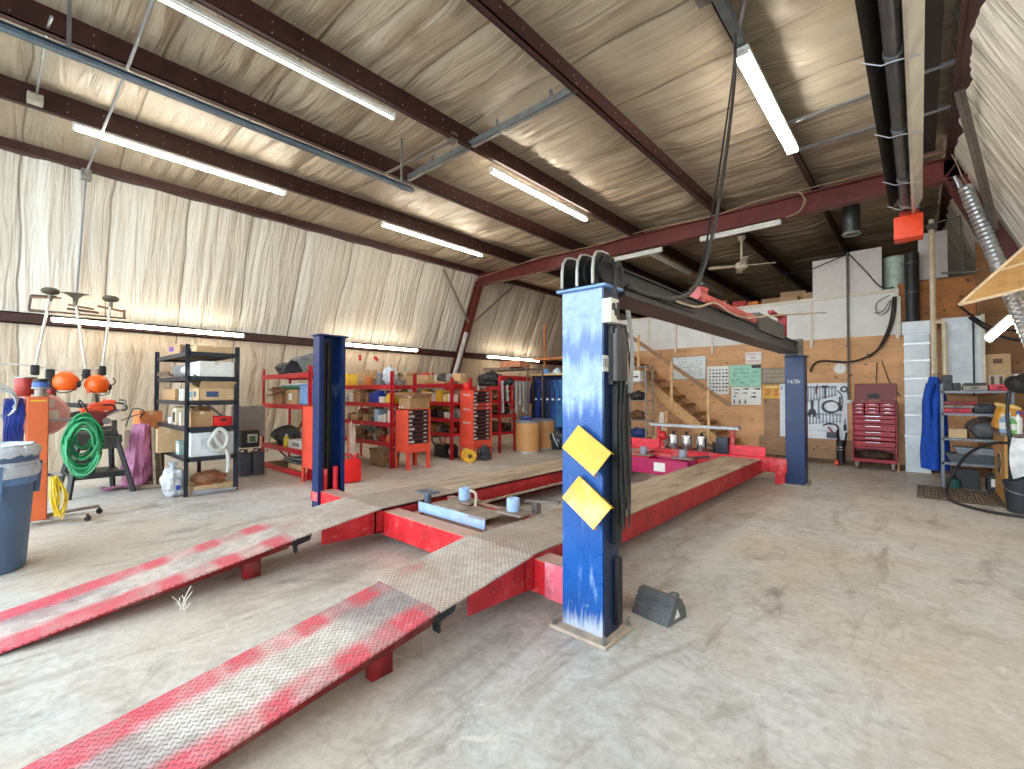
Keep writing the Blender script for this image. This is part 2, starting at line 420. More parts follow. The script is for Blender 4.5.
# ------------------------------------------------------------------ vehicle lift
def tread(name, mode):
    """diamond plate: crossed raised lozenges, red paint worn off along the wheel track"""
    t = NT(name); p = t.pos()
    sx = t.n('ShaderNodeSeparateXYZ'); t.t.links.new(p, sx.inputs[0])
    X, Yv = sx.outputs[0], sx.outputs[1]
    k = 1/.025
    u = t.math('MULTIPLY', t.math('ADD', X, Yv), k*.7071); v = t.math('MULTIPLY', t.math('SUBTRACT', Yv, X), k*.7071)
    par = t.math('MODULO', t.math('ABSOLUTE', t.math('ADD', t.math('FLOOR', u), t.math('FLOOR', v))), 2.0)
    lu = t.math('SUBTRACT', t.math('FRACT', u), .5); lv = t.math('SUBTRACT', t.math('FRACT', v), .5)
    sel = t.math('GREATER_THAN', par, .5)
    def q(a, b): return t.math('ADD', t.math('POWER', t.math('DIVIDE', a, .46), 2.0), t.math('POWER', t.math('DIVIDE', b, .15), 2.0))
    e = t.math('ADD', t.math('MULTIPLY', sel, q(lu, lv)), t.math('MULTIPLY', t.math('SUBTRACT', 1.0, sel), q(lv, lu)))
    loz = t.mapr(e, .45, 1.0, 1, 0)
    n1 = t.noise(p, 2.6, 7, .68, .6); n2 = t.noise(p, 14, 6, .7); n3 = t.noise(p, 1.1, 4, .5)
    red = t.ramp(n2, [(.3,(200,44,62)), (.5,(218,70,88)), (.78,(232,136,144))])
    worn = t.ramp(n2, [(.25,(164,148,136)), (.5,(210,200,190)), (.75,(236,230,222))])
    grey = t.ramp(n2, [(.3,(124,112,114)), (.7,(170,158,158))])
    worn = t.mix(t.mapr(n3, .45, .6, 0, .8), worn, grey) if mode == 'ramp' else t.mix(t.mapr(n1, .42, .62, .1, .6), worn, (172,146,128))
    if mode == 'ramp':       # paint left in blocks beside the track
        xc = t.n('ShaderNodeTexCoord'); so = t.n('ShaderNodeSeparateXYZ'); t.t.links.new(xc.outputs['Object'], so.inputs[0])
        ax = t.math('ABSOLUTE', so.outputs[0])
        ax = t.math('ADD', ax, t.math('MULTIPLY', t.math('SUBTRACT', n1, .5), .16))
        blocks = t.mapr(t.math('ADD', t.math('SINE', t.math('ADD', t.math('MULTIPLY', so.outputs[1], 2*PI/.34), t.math('MULTIPLY', n3, 2.5))), t.math('MULTIPLY', t.math('SUBTRACT', n1, .5), 1.6)), -.9, .55)
        side = t.mapr(ax, .10, .18, 0, 1)
        fac = t.math('MULTIPLY', side, t.math('MAXIMUM', t.math('MULTIPLY', blocks, .95), t.math('ADD', t.mapr(so.outputs[1], -.3, .1, .8, .30), t.mapr(n1, .45, .65, 0, .35))))
        fac = t.math('MULTIPLY', fac, t.mapr(n2, .30, .5, .35, 1))
        low = t.mapr(so.outputs[1], -.9, -.35, .30, 0); fac = t.math('MAXIMUM', fac, t.math('MULTIPLY', low, t.mapr(n1, .4, .6, .2, 1)))
    elif mode == 'slope': fac = t.math('MULTIPLY', t.mapr(n1, .58, .7, 0, .5), .9)
    else: fac = t.mapr(n1, .6, .72, 0, .4)
    col = t.mix(fac, worn, red)
    if mode == 'slope': col = t.mix(t.mapr(n3, .35, .65, .0, .15), col, (176,140,124))
    if mode == 'deck': col = t.mix(t.mapr(n3, .3, .6, .1, .5), col, (158,136,118))
    edge = t.math('MULTIPLY', t.mapr(e, .9, 1.9, 1, 0), .45)
    col = t.mix(edge, col, (70,52,50))
    nm = t.bump(t.math('ADD', loz, t.math('MULTIPLY', n2, .35)), 1.0, .006)
    return t.out(col, t.mapr(n2, .3, .7, .42, .7), .1, nm)
DECKD = tread('tread_deck', 'deck'); DECKS = tread('tread_slope', 'slope'); DECKR = tread('tread_ramp', 'ramp')
def deckmat():
    t = NT('worn_brown_deck'); p = t.pos((3.4,.55,1)); n = t.noise(p, 1.3, 8, .68, .5); m = t.noise(t.pos(), 5, 6, .7); s = t.noise(t.pos((4,.6,1)), 2.4, 6, .6, .6)
    c = t.ramp(n, [(.28,(132,112,94)), (.48,(176,156,134)), (.72,(206,190,170))])
    c = t.mix(t.mapr(s, .56, .66, 0, .75), c, (96,80,66)); c = t.mix(t.mapr(m, .6, .8, 0, .4), c, (210,186,168))
    return t.out(c, .62, .05, t.bump(m, .2, .004))
DECK = deckmat()
def railmat(cc=((122,22,26),(176,30,38),(196,60,62))):
    t = NT('worn_red_rail'); p = t.coord(); n = t.noise(p, 4, 7, .7, .4); m = t.noise(p, 22, 5, .7)
    c = t.ramp(n, [(.3,cc[0]), (.5,cc[1]), (.75,cc[2])])
    c = t.mix(t.mapr(m, .58, .76, 0, .65), c, (196,160,150))
    g = t.n('ShaderNodeNewGeometry'); sg = t.n('ShaderNodeSeparateXYZ'); t.t.links.new(g.outputs['Normal'], sg.inputs[0])
    c = t.mix(t.math('MULTIPLY', t.mapr(sg.outputs[2], .5, .9), .82), c, (192,172,156))   # settled dust on what faces up
    return t.out(c, .5, .1, t.bump(m, .1, .003))
RAIL = railmat()
RAILB = railmat(((176,24,30),(214,32,42),(222,70,72)))
REDP = M((206,34,46), .42, 0, .12, 7, .05, 40, 'red_paint', .35, (214,150,146))
def bluemat():
    t = NT('scuffed_glare_blue'); p = t.coord(); n = t.noise(t.coord(scale=(9,9,1.1)), 2, 7, .72, .7); m = t.noise(p, 7, 9, .78, 1.2); k = t.noise(p, 1.6, 3)
    c = t.ramp(k, [(.3,(6,66,136)), (.7,(18,88,166))])
    c = t.mix(t.mapr(n, .58, .76, 0, .6), c, (176,204,236)); c = t.mix(t.mapr(m, .64, .73, 0, .65), c, (214,224,238))
    gp = t.n('ShaderNodeSeparateXYZ'); t.t.links.new(t.pos(), gp.inputs[0]); up = t.math('ADD', gp.outputs[2], t.math('MULTIPLY', t.math('SUBTRACT', n, .5), .5))   # daylight glare and dust painted in as two pale bands higher up
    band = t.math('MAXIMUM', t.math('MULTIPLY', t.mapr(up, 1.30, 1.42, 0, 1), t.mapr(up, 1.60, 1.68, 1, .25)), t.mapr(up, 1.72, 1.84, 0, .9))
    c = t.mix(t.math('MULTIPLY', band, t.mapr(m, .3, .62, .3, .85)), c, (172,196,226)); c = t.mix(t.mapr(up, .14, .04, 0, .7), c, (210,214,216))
    return t.out(c, t.mapr(m, .3, .7, .2, .42), 0, t.bump(m, .04, .003), .6)
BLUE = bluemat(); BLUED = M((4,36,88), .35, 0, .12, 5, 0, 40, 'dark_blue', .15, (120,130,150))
BLK = M((34,34,36), .45, .1, .15, 8); BLK2 = M((44,44,47), .42, .2, .14, 4, .05, 20, 'dark_beam', .15, (84,80,76)); RUB = M((92,92,94), .75, 0, .15, 12, .1, 60)
YEL = M((222,168,30), .45, 0, .1, 6, .05, 30, 'yellow_paint', .35, (206,196,160)); WHT = M((236,234,228), .45, 0, .03); CHROME = M((200,202,206), .22, .95, .05, 5); STL = M((148,146,146), .4, .8, .1, 9)
DUST = M((176,160,142), .8, 0, .12, 10, .1, 60); LBLUE = M((158,186,222), .45, 0, .08, 9, .05, 30, 'pale_blue', .3, (190,176,160)); MAG = M((182,22,88), .4, 0, .1, 5, 0, 40, 'magenta_red', .15, (160,90,100))
DARK = M((20,18,18), .6, 0, .1)

L = thing('vehicle_lift', 'long red and blue drive-on car lift with tread plate ramps and overhead beam', 'car lift', (-3.25,4.2,0), world=True)
def channel_post(x_tip, x_web, y0, y1, h, mat, name='post'):
    s = 1 if x_web > x_tip else -1; t = .012
    b = MB(); b.span((x_tip,y0,.02), (x_web,y0+t,h), .003); b.span((x_tip,y1-t,.02), (x_web,y1,h), .003); b.span((x_web-t*s,y0,.02), (x_web,y1,h), .003)
    b.span((x_tip,y0+t,.02), (x_tip+t*s,y0+.05,h)); b.span((x_tip,y1-.05,.02), (x_tip+t*s,y1-t,h))
    return b.build(name, mat, L)
def base_plate(cx, cy, w, d, r):
    b = MB(); b.box((cx,cy,.011), (w,d,.022), (0,0,r), .004); o = b.build('base_plate', DUST, L)
    b = MB()
    for sx in (-1,1):
        for sy in (-1,1):
            q = Matrix.Rotation(r,3,'Z') @ Vector((sx*(w/2-.025), sy*(d/2-.025), 0)); b.cyl((cx+q.x,cy+q.y,.02), (cx+q.x,cy+q.y,.045), .016, n=6); b.cyl((cx+q.x,cy+q.y,.04), (cx+q.x,cy+q.y,.07), .009, n=8)
    sub(b, 'anchor_bolt', STL, o, L)
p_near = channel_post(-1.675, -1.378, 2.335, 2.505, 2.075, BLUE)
b = MB(); b.span((-1.3785,2.336,.02),(-1.3765,2.504,2.07)); b.build('shaded_web_face', M((20,36,70), .4, 0, .12, 5, 0, 40, 'shaded_navy_web', .1, (70,80,100)), L)  # outer web darkened in colour to stand for its shaded side
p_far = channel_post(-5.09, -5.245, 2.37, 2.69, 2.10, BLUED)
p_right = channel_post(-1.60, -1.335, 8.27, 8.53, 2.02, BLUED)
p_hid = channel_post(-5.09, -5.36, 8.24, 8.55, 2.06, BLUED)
base_plate(-1.525, 2.43, .40, .34, .0); base_plate(-5.23, 2.5, .36, .46, 0); base_plate(-1.47, 8.4, .36, .36, 0); base_plate(-5.23, 8.4, .36, .4, 0)
for (x0,x1,y0,y1,z) in ((-1.705,-1.355,2.31,2.535,2.075), (-5.27,-5.06,2.345,2.715,2.10), (-1.62,-1.31,8.25,8.55,2.02)):
    b = MB(); b.span((x0,y0,z), (x1,y1,z+.018), .004); b.build('post_cap', M((120,156,206), .4, .1, .1) if z < 2.08 and z > 2.05 else BLUED, L)
# pale front edges of the far post, its ladder strip and red carriage rollers
b = MB(); b.tube([(-5.20,2.53,.3+k*.031) for k in range(56)], [(.022 if k % 2 else .012) for k in range(56)], 8)
b.build('latch_chain', BLK, L)
b = MB(); b.span((-5.232,2.46,.1), (-5.21,2.58,2.05)); b.build('latch_strip', BLK, L)
b = MB(); b.cyl((-5.14,2.47,.30), (-5.14,2.47,.56), .032); b.cyl((-5.14,2.60,.30), (-5.14,2.60,.58), .032); b.span((-5.26,2.36,.2), (-5.1,2.64,.31), .01); b.build('lifting_carriage', REDP, L)
# runways
def runway(x0, x1):
    b = MB()
    for x in (x0, x1-.012): b.span((x,2.3,.135), (x+.012,8.62,.352))
    for x in (x0, x1-.06): b.span((x,2.3,.135), (x+.06,8.62,.147))
    b.span((x0,2.3,.135), (x1,2.312,.35)); b.span((x0,8.608,.135), (x1,8.62,.35))
    b.span((x0-.0,2.3,.335), (x1,8.62,.352))
    for k in range(6): b.span((x0+.012,2.9+k,.2), (x1-.012,2.94+k,.345))
    r = b.build('runway', RAIL, L)
    inn = x0 if x0 > -3 else x1       # inner edge
    b = MB(); b.span((x0+.004,2.33,.352), (x1-.004,3.36,.362)); sub(b, 'tread_plate', DECKD, r, L)
    b = MB(); b.span((x0+.004,3.37,.352), (x1-.004,8.6,.364)); b.span((x0+.02,4.9,.364),(x1-.02,4.905,.3645)); sub(b, 'deck', DECK, r, L)
    b = MB()                          # low lip and jack rail along the inner edge
    s = 1 if x0 > -3 else -1
    b.span((inn-.05*s,2.62,.17), (inn,8.45,.182)); b.span((inn-.05*s,2.62,.17), (inn-.042*s,8.45,.21)); sub(b, 'jack_rail', DUST, r, L)
    return r
RN = runway(-2.55,-1.95); RF = runway(-4.42,-3.78)
def slope(x0, x1):
    ya, za, yb, zb = 1.58, .272, 2.36, .366
    b = MB(); b.prism([(ya,za-.012),(yb,zb-.012),(yb,zb),(ya,za)], 'x', x0-.015, x1+.015)
    o = b.build('approach_plate', DECKS, L)
    for x in (x0+.005, x1-.017):
        b = MB(); b.prism([(1.80,.285),(1.80,.155),(2.34,.135),(2.34,.35)], 'x', x, x+.012); b.build('gusset', RAIL, L)
    b = MB()
    for x in (x0+.05, x1-.06): b.prism([(1.46,.25),(1.72,.275),(1.70,.22),(1.60,.20),(1.60,.14),(1.585,.14),(1.575,.21),(1.47,.215)], 'x', x, x+.05)
    b.cyl((x0,1.585,.255), (x1+.01,1.585,.255), .012, n=8); b.build('hinge', BLK, L)
slope(-2.55,-1.95); slope(-4.42,-3.78)
def ramp(x0, x1):
    xc = (x0+x1)/2; ya, za, yb, zb = -.10, .012, 1.575, .270
    b = MB(); b.prism([(ya,za-.010),(yb,zb-.012),(yb,zb),(ya,za)], 'x', x0-.02-xc, x1+.02-xc)
    o = b.build('ramp', DECKR, L); o.location = Vector((xc,.75,0)) - Vector(L['_w'])
    for v in o.data.vertices: v.co.y -= .75
    for v in o.data.vertices: v.co.x += L['_w'][0]; v.co.y += L['_w'][1]
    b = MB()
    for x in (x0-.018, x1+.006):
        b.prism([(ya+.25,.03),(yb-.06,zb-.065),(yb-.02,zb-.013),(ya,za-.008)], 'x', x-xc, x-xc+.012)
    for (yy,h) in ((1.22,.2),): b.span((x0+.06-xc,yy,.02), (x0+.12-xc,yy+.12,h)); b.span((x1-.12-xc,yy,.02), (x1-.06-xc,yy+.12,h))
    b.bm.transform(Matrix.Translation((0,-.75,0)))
    q = bpy.data.meshes.new('ramp_lip'); b.bm.to_mesh(q); b.bm.free(); q.materials.append(M((132,26,32), .5, .1, .15, 7, .05, 40, 'shaded_red_lip', .2, (150,110,104)))  # lip and legs in a darker red that holds the ramp's shadow
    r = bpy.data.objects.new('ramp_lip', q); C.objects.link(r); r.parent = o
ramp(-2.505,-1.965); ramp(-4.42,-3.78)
# cross beams
b = MB(); b.span((-5.10,2.40,.10), (-1.66,2.57,.325), .006); b.build('cross_beam', RAILB, L)
b = MB(); b.span((-1.86,2.395,.095), (-1.645,2.40,.33)); b.build('end_plate', M((214,96,112), .5, 0, .12, 9, 0, 40, 'faded_red', .4, (226,180,180)), L)
b = MB(); b.span((-5.10,8.26,.17), (-1.58,8.44,.40), .006); b.span((-1.74,8.22,.0), (-1.60,8.4,.2), .004); b.span((-5.1,8.22,.0), (-4.96,8.4,.2), .004); b.build('cross_beam', REDP, L)
for x0, x1 in ((-2.62,-1.9), (-4.42,-3.72)):
    b = MB(); b.span((x0,8.34,.36), (x1,8.36,.56), .003); b.span((x0,8.36,.362), (x1,8.5,.374)); b.build('wheel_stop', M((222,48,66), .45, 0, .08), L)
b = MB(); b.span((-3.86,8.26,.82), (-2.28,8.34,.865), .004); b.span((-3.86,8.18,.855), (-2.28,8.42,.868)); wr = b.build('work_rail', M((196,200,204), .35, .3, .08, 8), L)
for x in (-3.74,-2.42):
    b = MB(); b.span((x-.035,8.36,.37), (x+.035,8.42,.83), .004); b.build('rail_leg', REDP, L)
# overhead beam and its fittings
b = MB(); b.span((-1.56,2.53,2.10), (-1.44,8.3,2.245), .004); b.span((-1.62,2.6,2.062), (-1.38,8.1,2.10), .003); b.span((-1.58,2.6,2.245), (-1.42,8.3,2.257)); ob = b.build('overhead_beam', BLK2, L)
b = MB(); b.tube([(-1.43,2.7,2.14),(-1.428,3.2,2.125),(-1.428,3.9,2.13)], .011, 6); b.tube([(-1.43,2.7,2.12),(-1.428,3.6,2.112)], .008, 6); sub(b, 'cable_run', BLK, ob, L)
for k, x in enumerate((-1.655,-1.545,-1.435)):
    pr = [(2.30,2.095),(2.30,2.19),(2.31,2.25),(2.34,2.29),(2.40,2.305),(2.47,2.305),(2.54,2.29),(2.54,2.095)]
    b = MB(); b.prism(pr, 'x', x, x+.016); o = b.build('sheave_plate', M((38,38,40), .4, .2, .1, 9), L)
    b = MB(); b.tube([(x+.008,a-.004,z) for a,z in pr[:6]], .0095, 6); sub(b, 'worn_edge', M((190,188,184), .4, .5), o, L)
text_part('2300', .05, WHT, L, at(-1.4175,2.44,2.235,FACE_POS_X), 'stencil')
b = MB()
for x in (-1.6,-1.49): b.cyl((x+.02,2.43,2.19), (x+.09,2.43,2.19), .09, n=20)
b.build('sheave', BLK, L)
b = MB(); b.cyl((-1.46,4.15,2.315), (-1.46,5.7,2.315), .045, n=16); b.cyl((-1.46,4.0,2.32), (-1.46,4.18,2.32), .06, n=16); b.cyl((-1.46,5.65,2.315), (-1.46,5.85,2.315), .055, n=14); b.span((-1.53,4.05,2.257), (-1.41,4.14,2.30)); b.cyl((-1.46,4.09,2.38), (-1.46,4.3,2.40), .022)
b.build('hydraulic_cylinder', M((206,92,88), .45, 0, .12, 8, 0, 40, 'faded_red_cylinder', .3, (214,150,130)), L)
b = MB(); b.span((-1.59,5.95,2.2), (-1.41,7.3,2.41), .004); b.build('end_cover', M((92,90,88), .5, .2, .1), L)
b = MB(); b.span((-1.50,7.32,2.25), (-1.40,7.42,2.56), .005); b.span((-1.50,6.75,2.51), (-1.44,7.4,2.55), .004); b.build('end_bracket', M((160,36,40), .45, 0, .1), L)
b = MB(); b.span((-1.60,8.30,2.04), (-1.36,8.36,2.30), .004); b.build('end_plate', M((110,104,92), .5, .3), L)
# the two tilted yellow chock holders on the near post
for cz, tl in ((1.105,-.58), (.80,-.60)):
    R = Matrix.Translation((-1.465,2.31,cz)) @ Matrix.Scale(.88,4) @ Matrix.Rotation(-tl,4,'Y') @ Matrix.Rotation(-.28,4,'X')
    b = MB(); b.box((0,-.045,0), (.30,.006,.19), None, 0, R); b.box((0,-.015,-.095), (.30,.06,.006), None, 0, R); b.box((-.15,-.02,0), (.006,.055,.19), None, 0, R); b.box((0,-.02,.09), (.30,.05,.006), None, 0, R)
    h = b.build('chock_holder', YEL, L)
# power unit on the outer side of the near post
def squeeze(b):
    for v in b.bm.verts: v.co.x = -1.376+max(0,(v.co.x+1.39))*.5; v.co.y = 2.31+(v.co.y-2.36)*.72
    return b
b = MB(); b.span((-1.39,2.36,1.86), (-1.27,2.50,2.0), .006); eb = squeeze(b).build('electric_box', M((224,220,208), .45, 0, .05), L)
b = MB()
for y, z in ((2.40,1.95),(2.44,1.92)): b.cyl((-1.27,y,z), (-1.255,y,z), .022)
b.span((-1.27,2.455,1.88), (-1.262,2.49,1.98)); sub(squeeze(b), 'switch', BLK, eb, L)
b = MB(); b.cyl((-1.30,2.53,1.52), (-1.30,2.53,1.80), .085, n=20); b.cyl((-1.30,2.53,1.80), (-1.30,2.53,1.83), .06); b.span((-1.39,2.46,1.5),(-1.33,2.6,1.84)); squeeze(b).build('pump_motor', M((64,60,60), .4, .3), L)
b = MB(); b.span((-1.388,2.37,1.575), (-1.384,2.46,1.67)); st = squeeze(b).build('sticker', WHT, L)
b = MB()
for k, w in enumerate((.006,.003,.008,.003,.006)): b.span((-1.3845,2.38+k*.014,1.60), (-1.3825,2.38+k*.014+w,1.65))
sub(squeeze(b), 'barcode', BLK, st, L)
b = MB(); b.span((-1.385,2.50,.55), (-1.30,2.585,1.52), .01); squeeze(b).build('hose_guard', BLK, L)
b = MB(); b.span((-1.385,2.55,.06), (-1.33,2.62,.46), .004); squeeze(b).build('lower_guard', BLK, L)
b = MB()
for k in range(7):
    a = rnd.uniform(-.04,.04); y = 2.52+.02*k; q = rnd.uniform(.62,.95)
    b.tube([(-1.28,y-.02,1.86),(-1.25+a,y+.02,1.6),(-1.27,y+a,1.3),(-1.25-a,y-.02+a,q+.12),(-1.265,y+.03,q),(-1.28,y+.07,q+.25),(-1.29,y+.04,1.35),(-1.30,y,1.7)], .009, 6, smooth=5)
b.tube([(-1.30,2.46,2.0),(-1.30,2.47,2.09),(-1.32,2.52,2.21),(-1.36,2.62,2.235),(-1.37,2.69,2.16),(-1.40,2.66,2.1)], .02, 8, smooth=5)
squeeze(b).build('hydraulic_hose', M((46,44,44), .5), L)
b = MB()
for k in range(3): b.tube([(-1.26,2.60+.03*k,1.95),(-1.24,2.66+.02*k,1.72),(-1.25,2.62+.03*k,1.45)], .008, 6, smooth=5)
b.span((-1.39,2.56,1.70),(-1.24,2.60,1.72)); b.span((-1.25,2.56,1.5),(-1.24,2.6,1.72))
squeeze(b).build('conduit', GALV, L)
text_part('N/2k', .085, M((226,230,236), .6), L, at(-1.475,8.267,1.63), 'chalk_mark')
# ---- rolling jacks between the runways
def cup(J, x, y, z, base=True, mat=LBLUE):
    b = MB(); b.lathe((x,y,z), [(.055,0),(.06,.01),(.06,.105),(.05,.115),(.035,.11),(.03,.095)], 16); b.build('lift_pad', mat, J)
    if base:
        b = MB(); b.box((x,y,z-.012), (.30,.18,.022), (0,0,.06), .003); b.build('pad_plate', M((140,124,112), .6, .3, .15, 8), J)
J = thing('rolling_jack', 'grey and pale blue rolling jack between the near ends of the runways', 'rolling jack', (-3.15,2.95,.18), world=True)
b = MB(); b.span((-3.62,2.72,.20), (-2.6,3.1,.32), .008); b.build('body', M((132,108,96), .6, .2, .15, 6), J)
b = MB(); b.span((-3.66,2.70,.29), (-2.74,2.715,.385), .003); b.build('side_plate', LBLUE, J)
b = MB(); b.box((-3.28,2.80,.385), (.42,.16,.014), (.0,.0,-.05), .003); b.box((-2.95,2.84,.375), (.40,.28,.016), (0,.0,-.03), .003); b.build('cover_plate', M((150,132,118), .65, .2, .14, 9), J)
b = MB(); b.span((-3.74,3.12,.20), (-2.58,3.2,.35), .006); b.span((-3.74,2.68,.19), (-3.64,3.2,.27)); b.build('carrier', RAIL, J)
cup(J, -3.34,3.02,.40); cup(J, -2.70,3.02,.40)
b = MB(); b.cyl((-3.72,2.86,.28), (-3.72,2.86,.44), .035); b.span((-3.82,2.78,.44), (-3.6,2.92,.455)); b.build('post_pad', M((96,104,120), .5, .3), J)
b = MB(); b.span((-2.62,3.18,.36),(-2.56,3.24,.46)); b.bar((-2.68,3.16,.47), (-2.38,3.28,.48), .05, .02); b.build('release_lever', M((110,100,96), .5, .3), J)
b = MB(); b.tube([(-3.26,3.02,.50),(-3.14,2.98,.49),(-3.06,2.90,.40)], .014, 6, smooth=4); b.build('pump_handle', DUST, J)
J2 = thing('rolling_jack', 'magenta rolling jack with white label between the far ends of the runways', 'rolling jack', (-3.16,6.9,.15), world=True)
b = MB(); b.span((-3.66,6.76,.18), (-2.58,6.80,.42), .006); b.span((-3.66,7.06,.18), (-2.58,7.10,.42), .006); b.span((-3.6,6.8,.18), (-2.62,7.06,.2)); b.build('body', MAG, J2)
b = MB(); b.span((-3.75,6.72,.2), (-3.58,7.12,.40), .01); b.build('carrier', M((226,44,92), .4, 0, .08), J2)
b = MB(); b.cyl((-3.55,6.757,.30), (-3.55,6.75,.30), .045, n=16); b.build('port', DARK, J2)
b = MB(); b.span((-3.10,6.752,.235), (-2.92,6.758,.37)); b.build('label_plate', WHT, J2)
b = MB(); b.span((-3.64,7.18,.35), (-2.6,7.26,.45), .004); b.span((-3.6,6.8,.42), (-3.2,7.05,.43)); b.build('cross_bar', REDP, J2)
cup(J2, -3.36,6.95,.46, True, M((150,156,170), .45, .2)); cup(J2, -2.72,6.95,.46, True, M((150,156,170), .45, .2))
b = MB(); b.bar((-2.66,7.1,.44), (-2.4,7.2,.47), .05, .03); b.build('release_lever', BLK, J2)
# canisters and tools standing on the cross beam at the far end
for k, (x, lab) in enumerate(((-3.45,'silver steel canister beside the red pump below the white rail'), (-3.20,'silver steel canister in the middle of three below the white rail'), (-2.93,'silver steel canister beside the black pump below the white rail'))):
    t = thing('steel_canister', lab, 'canister', (x,8.36,.40), 0, 'silver canisters below the white rail')
    b = MB(); b.lathe((0,0,0), [(.09,0),(.094,.01),(.094,.27),(.088,.28)], 18); b.build('canister_body', CHROME, t)
    b = MB(); b.cyl((0,0,.28), (0,0,.31), .03); b.cyl((0,0,.31), (0,0,.34), .02); b.bar((0,0,.33), (.07,0,.35), .015, .012); b.build('valve', BLK, t)
t = thing('red_pump', 'red hand pump with grey fittings below the left end of the white rail', 'pump', (-3.64,8.33,.40))
b = MB(); b.blob((0,0,.24), .085, (1,1,1.1), seg=12); b.cyl((0,0,.0), (0,0,.2), .045); b.build('pump_body', REDP, t)
b = MB(); b.cyl((-.05,-.02,.05), (.06,-.02,.16), .018); b.cyl((.04,0,0), (.05,0,.2), .015); b.build('fitting', STL, t)
t = thing('black_pump', 'black boxy pump at the right end below the white rail', 'pump', (-2.62,8.34,.40))
b = MB(); b.box((.06,0,.14), (.2,.16,.28), None, .012); b.build('pump_body', M((26,30,48), .45), t); b = MB(); b.bar((-.08,0,.1), (-.2,-.02,.14), .03, .03); b.cyl((-.1,0,0), (-.1,0,.18), .03); b.build('fitting', BLK, t)
# wheel chock on the floor
t = thing('wheel_chock', 'black ribbed rubber wheel chock on the concrete beside the near blue post', 'wheel chock', (-1.285,2.87,0), math.radians(-9))
pr = [(-.11,0),(.11,0),(.10,.06),(.055,.13),(.02,.15),(-.02,.15)]
n = 6
for k in range(n+1): pr.append((-.02-.09*k/n-(.006 if k % 2 else 0), .15-.15*k/n))
b = MB(); b.prism(pr[:-1], 'x', -.13, .13)
for k in range(7):
    f = (k+.5)/7; b.bar((-.135,-.022-.088*f,.15-.148*f), (.135,-.022-.088*f,.15-.148*f), .011, .012)
b.build('chock_body', RUB, t, ang=25)
b = MB(); b.prism([(-.03,.03),(.03,.03),(0,.085)], 'x', .131, .134); b.prism([(-.015,.04),(.015,.04),(0,.066)], 'x', .134, .136); o = b.build('triangle_mark', [M((206,206,206), .6)], t)
b = MB(); b.box((.09,.03,.15), (.06,.05,.03), None, .01); b.build('grip', RUB, t)
# ------------------------------------------------------------------ lamps
TUBE_ON = glow((255,246,228), 34.0); TUBE_HI = glow((255,250,240), 40.0); TUBE_W = glow((255,232,200), 17.0)
TUBE_FILL = glow((255,244,226), 14.0)  # tubes of the two added fill lights on the right wall
TUBE_OFF = M((238,238,232), .3, 0, .02)
FIX = M((226,226,222), .4, 0, .04)
def strip_light(label, p, q, mat, group, drop=(0,0,-1), ntube=2, w=.068):
    p, q = Vector(p), Vector(q); c = (p+q)/2; d = (q-p).normalized(); dn = Vector(drop).normalized(); sd = d.cross(dn)
    t = thing('strip_light', label, 'light', c, 0, group, True)
    R = Matrix((sd, d, -dn)).transposed().to_4x4(); ln = (q-p).length
    T = Matrix.Translation(c) @ R
    b = MB(); b.box((0,0,-.02), (w,ln,.04), None, .004, T); b.box((0,0,-.048), (w*.45,ln,.02), None, .003, T); b.build('housing', FIX, t)
    for k in range(ntube):
        x = (k-(ntube-1)/2)*w*.62
        b = MB(); b.cyl(T @ Vector((x,-ln/2+.03,-.075)), T @ Vector((x,ln/2-.03,-.075)), .015, n=10); b.build('tube', mat, t)
    for s in (-1,1):
        b = MB(); b.box((0,s*(ln/2-.012),-.062), (w,.024,.05), None, .003, T); b.build('lampholder', FIX, t)
    return t
G1 = 'strip lights on the roof purlins'; G2 = 'strip lights along the sloped side wall'
strip_light('unlit looking white strip light at top under the roof, nearest the camera', (-4.82,.65,4.90), (-4.80,3.15,4.90), glow((255,252,246), 2.2), G1, ntube=1)
strip_light('lit strip light under the roof nearest the left wall and camera', (-7.97,.5,4.88), (-7.97,3.1,4.88), TUBE_ON, G1)
strip_light('lit strip light further along the same purlin near the left wall', (-7.97,4.95,4.88), (-7.97,7.75,4.88), TUBE_ON, G1)
strip_light('lit strip light at the centre of the roof ending by the red rafter', (-4.80,4.85,4.88), (-4.80,7.5,4.88), TUBE_ON, G1)
strip_light('brightest lit strip light under the roof beside the black heater tube', (-1.27,4.75,4.84), (-1.27,7.2,4.84), TUBE_HI, G1, w=.14)
strip_light('unlit strip light hung crosswise under the red rafter by the ceiling fan', (-3.20,9.12,4.53), (-1.80,9.12,4.53), TUBE_OFF, G1)
strip_light('unlit strip light hung crosswise under the red rafter above the lift beam', (-5.35,9.12,4.50), (-3.98,9.12,4.50), TUBE_OFF, G1)
strip_light('unlit strip light running back behind the red rafter', (-4.45,9.6,4.62), (-4.45,11.9,4.62), TUBE_OFF, G1)
strip_light('small unlit strip light deep above the storage loft', (-4.5,12.9,4.55), (-4.5,14.6,4.55), TUBE_OFF, G1)
wn = (1,0,-.25)
strip_light('lit wall strip light above the black shelving and hanging tools', (-10.42,.44,2.63), (-10.42,3.25,2.63), TUBE_W, G2, wn)
strip_light('lit wall strip light above the red racks beside the far blue post', (-10.42,5.1,2.63), (-10.42,7.6,2.63), TUBE_W, G2, wn)
strip_light('lit wall strip light furthest back behind the leaning column', (-10.42,10.3,2.63), (-10.42,13.0,2.63), TUBE_W, G2, wn)
strip_light('added fill strip light on the right sloped wall, nearer the bay door', (1.30,1.2,2.62), (1.30,3.8,2.62), TUBE_FILL, 'added fill lights along the right sloped wall', (-1,0,-.25))  # this and the next added out of view to brighten back and right side
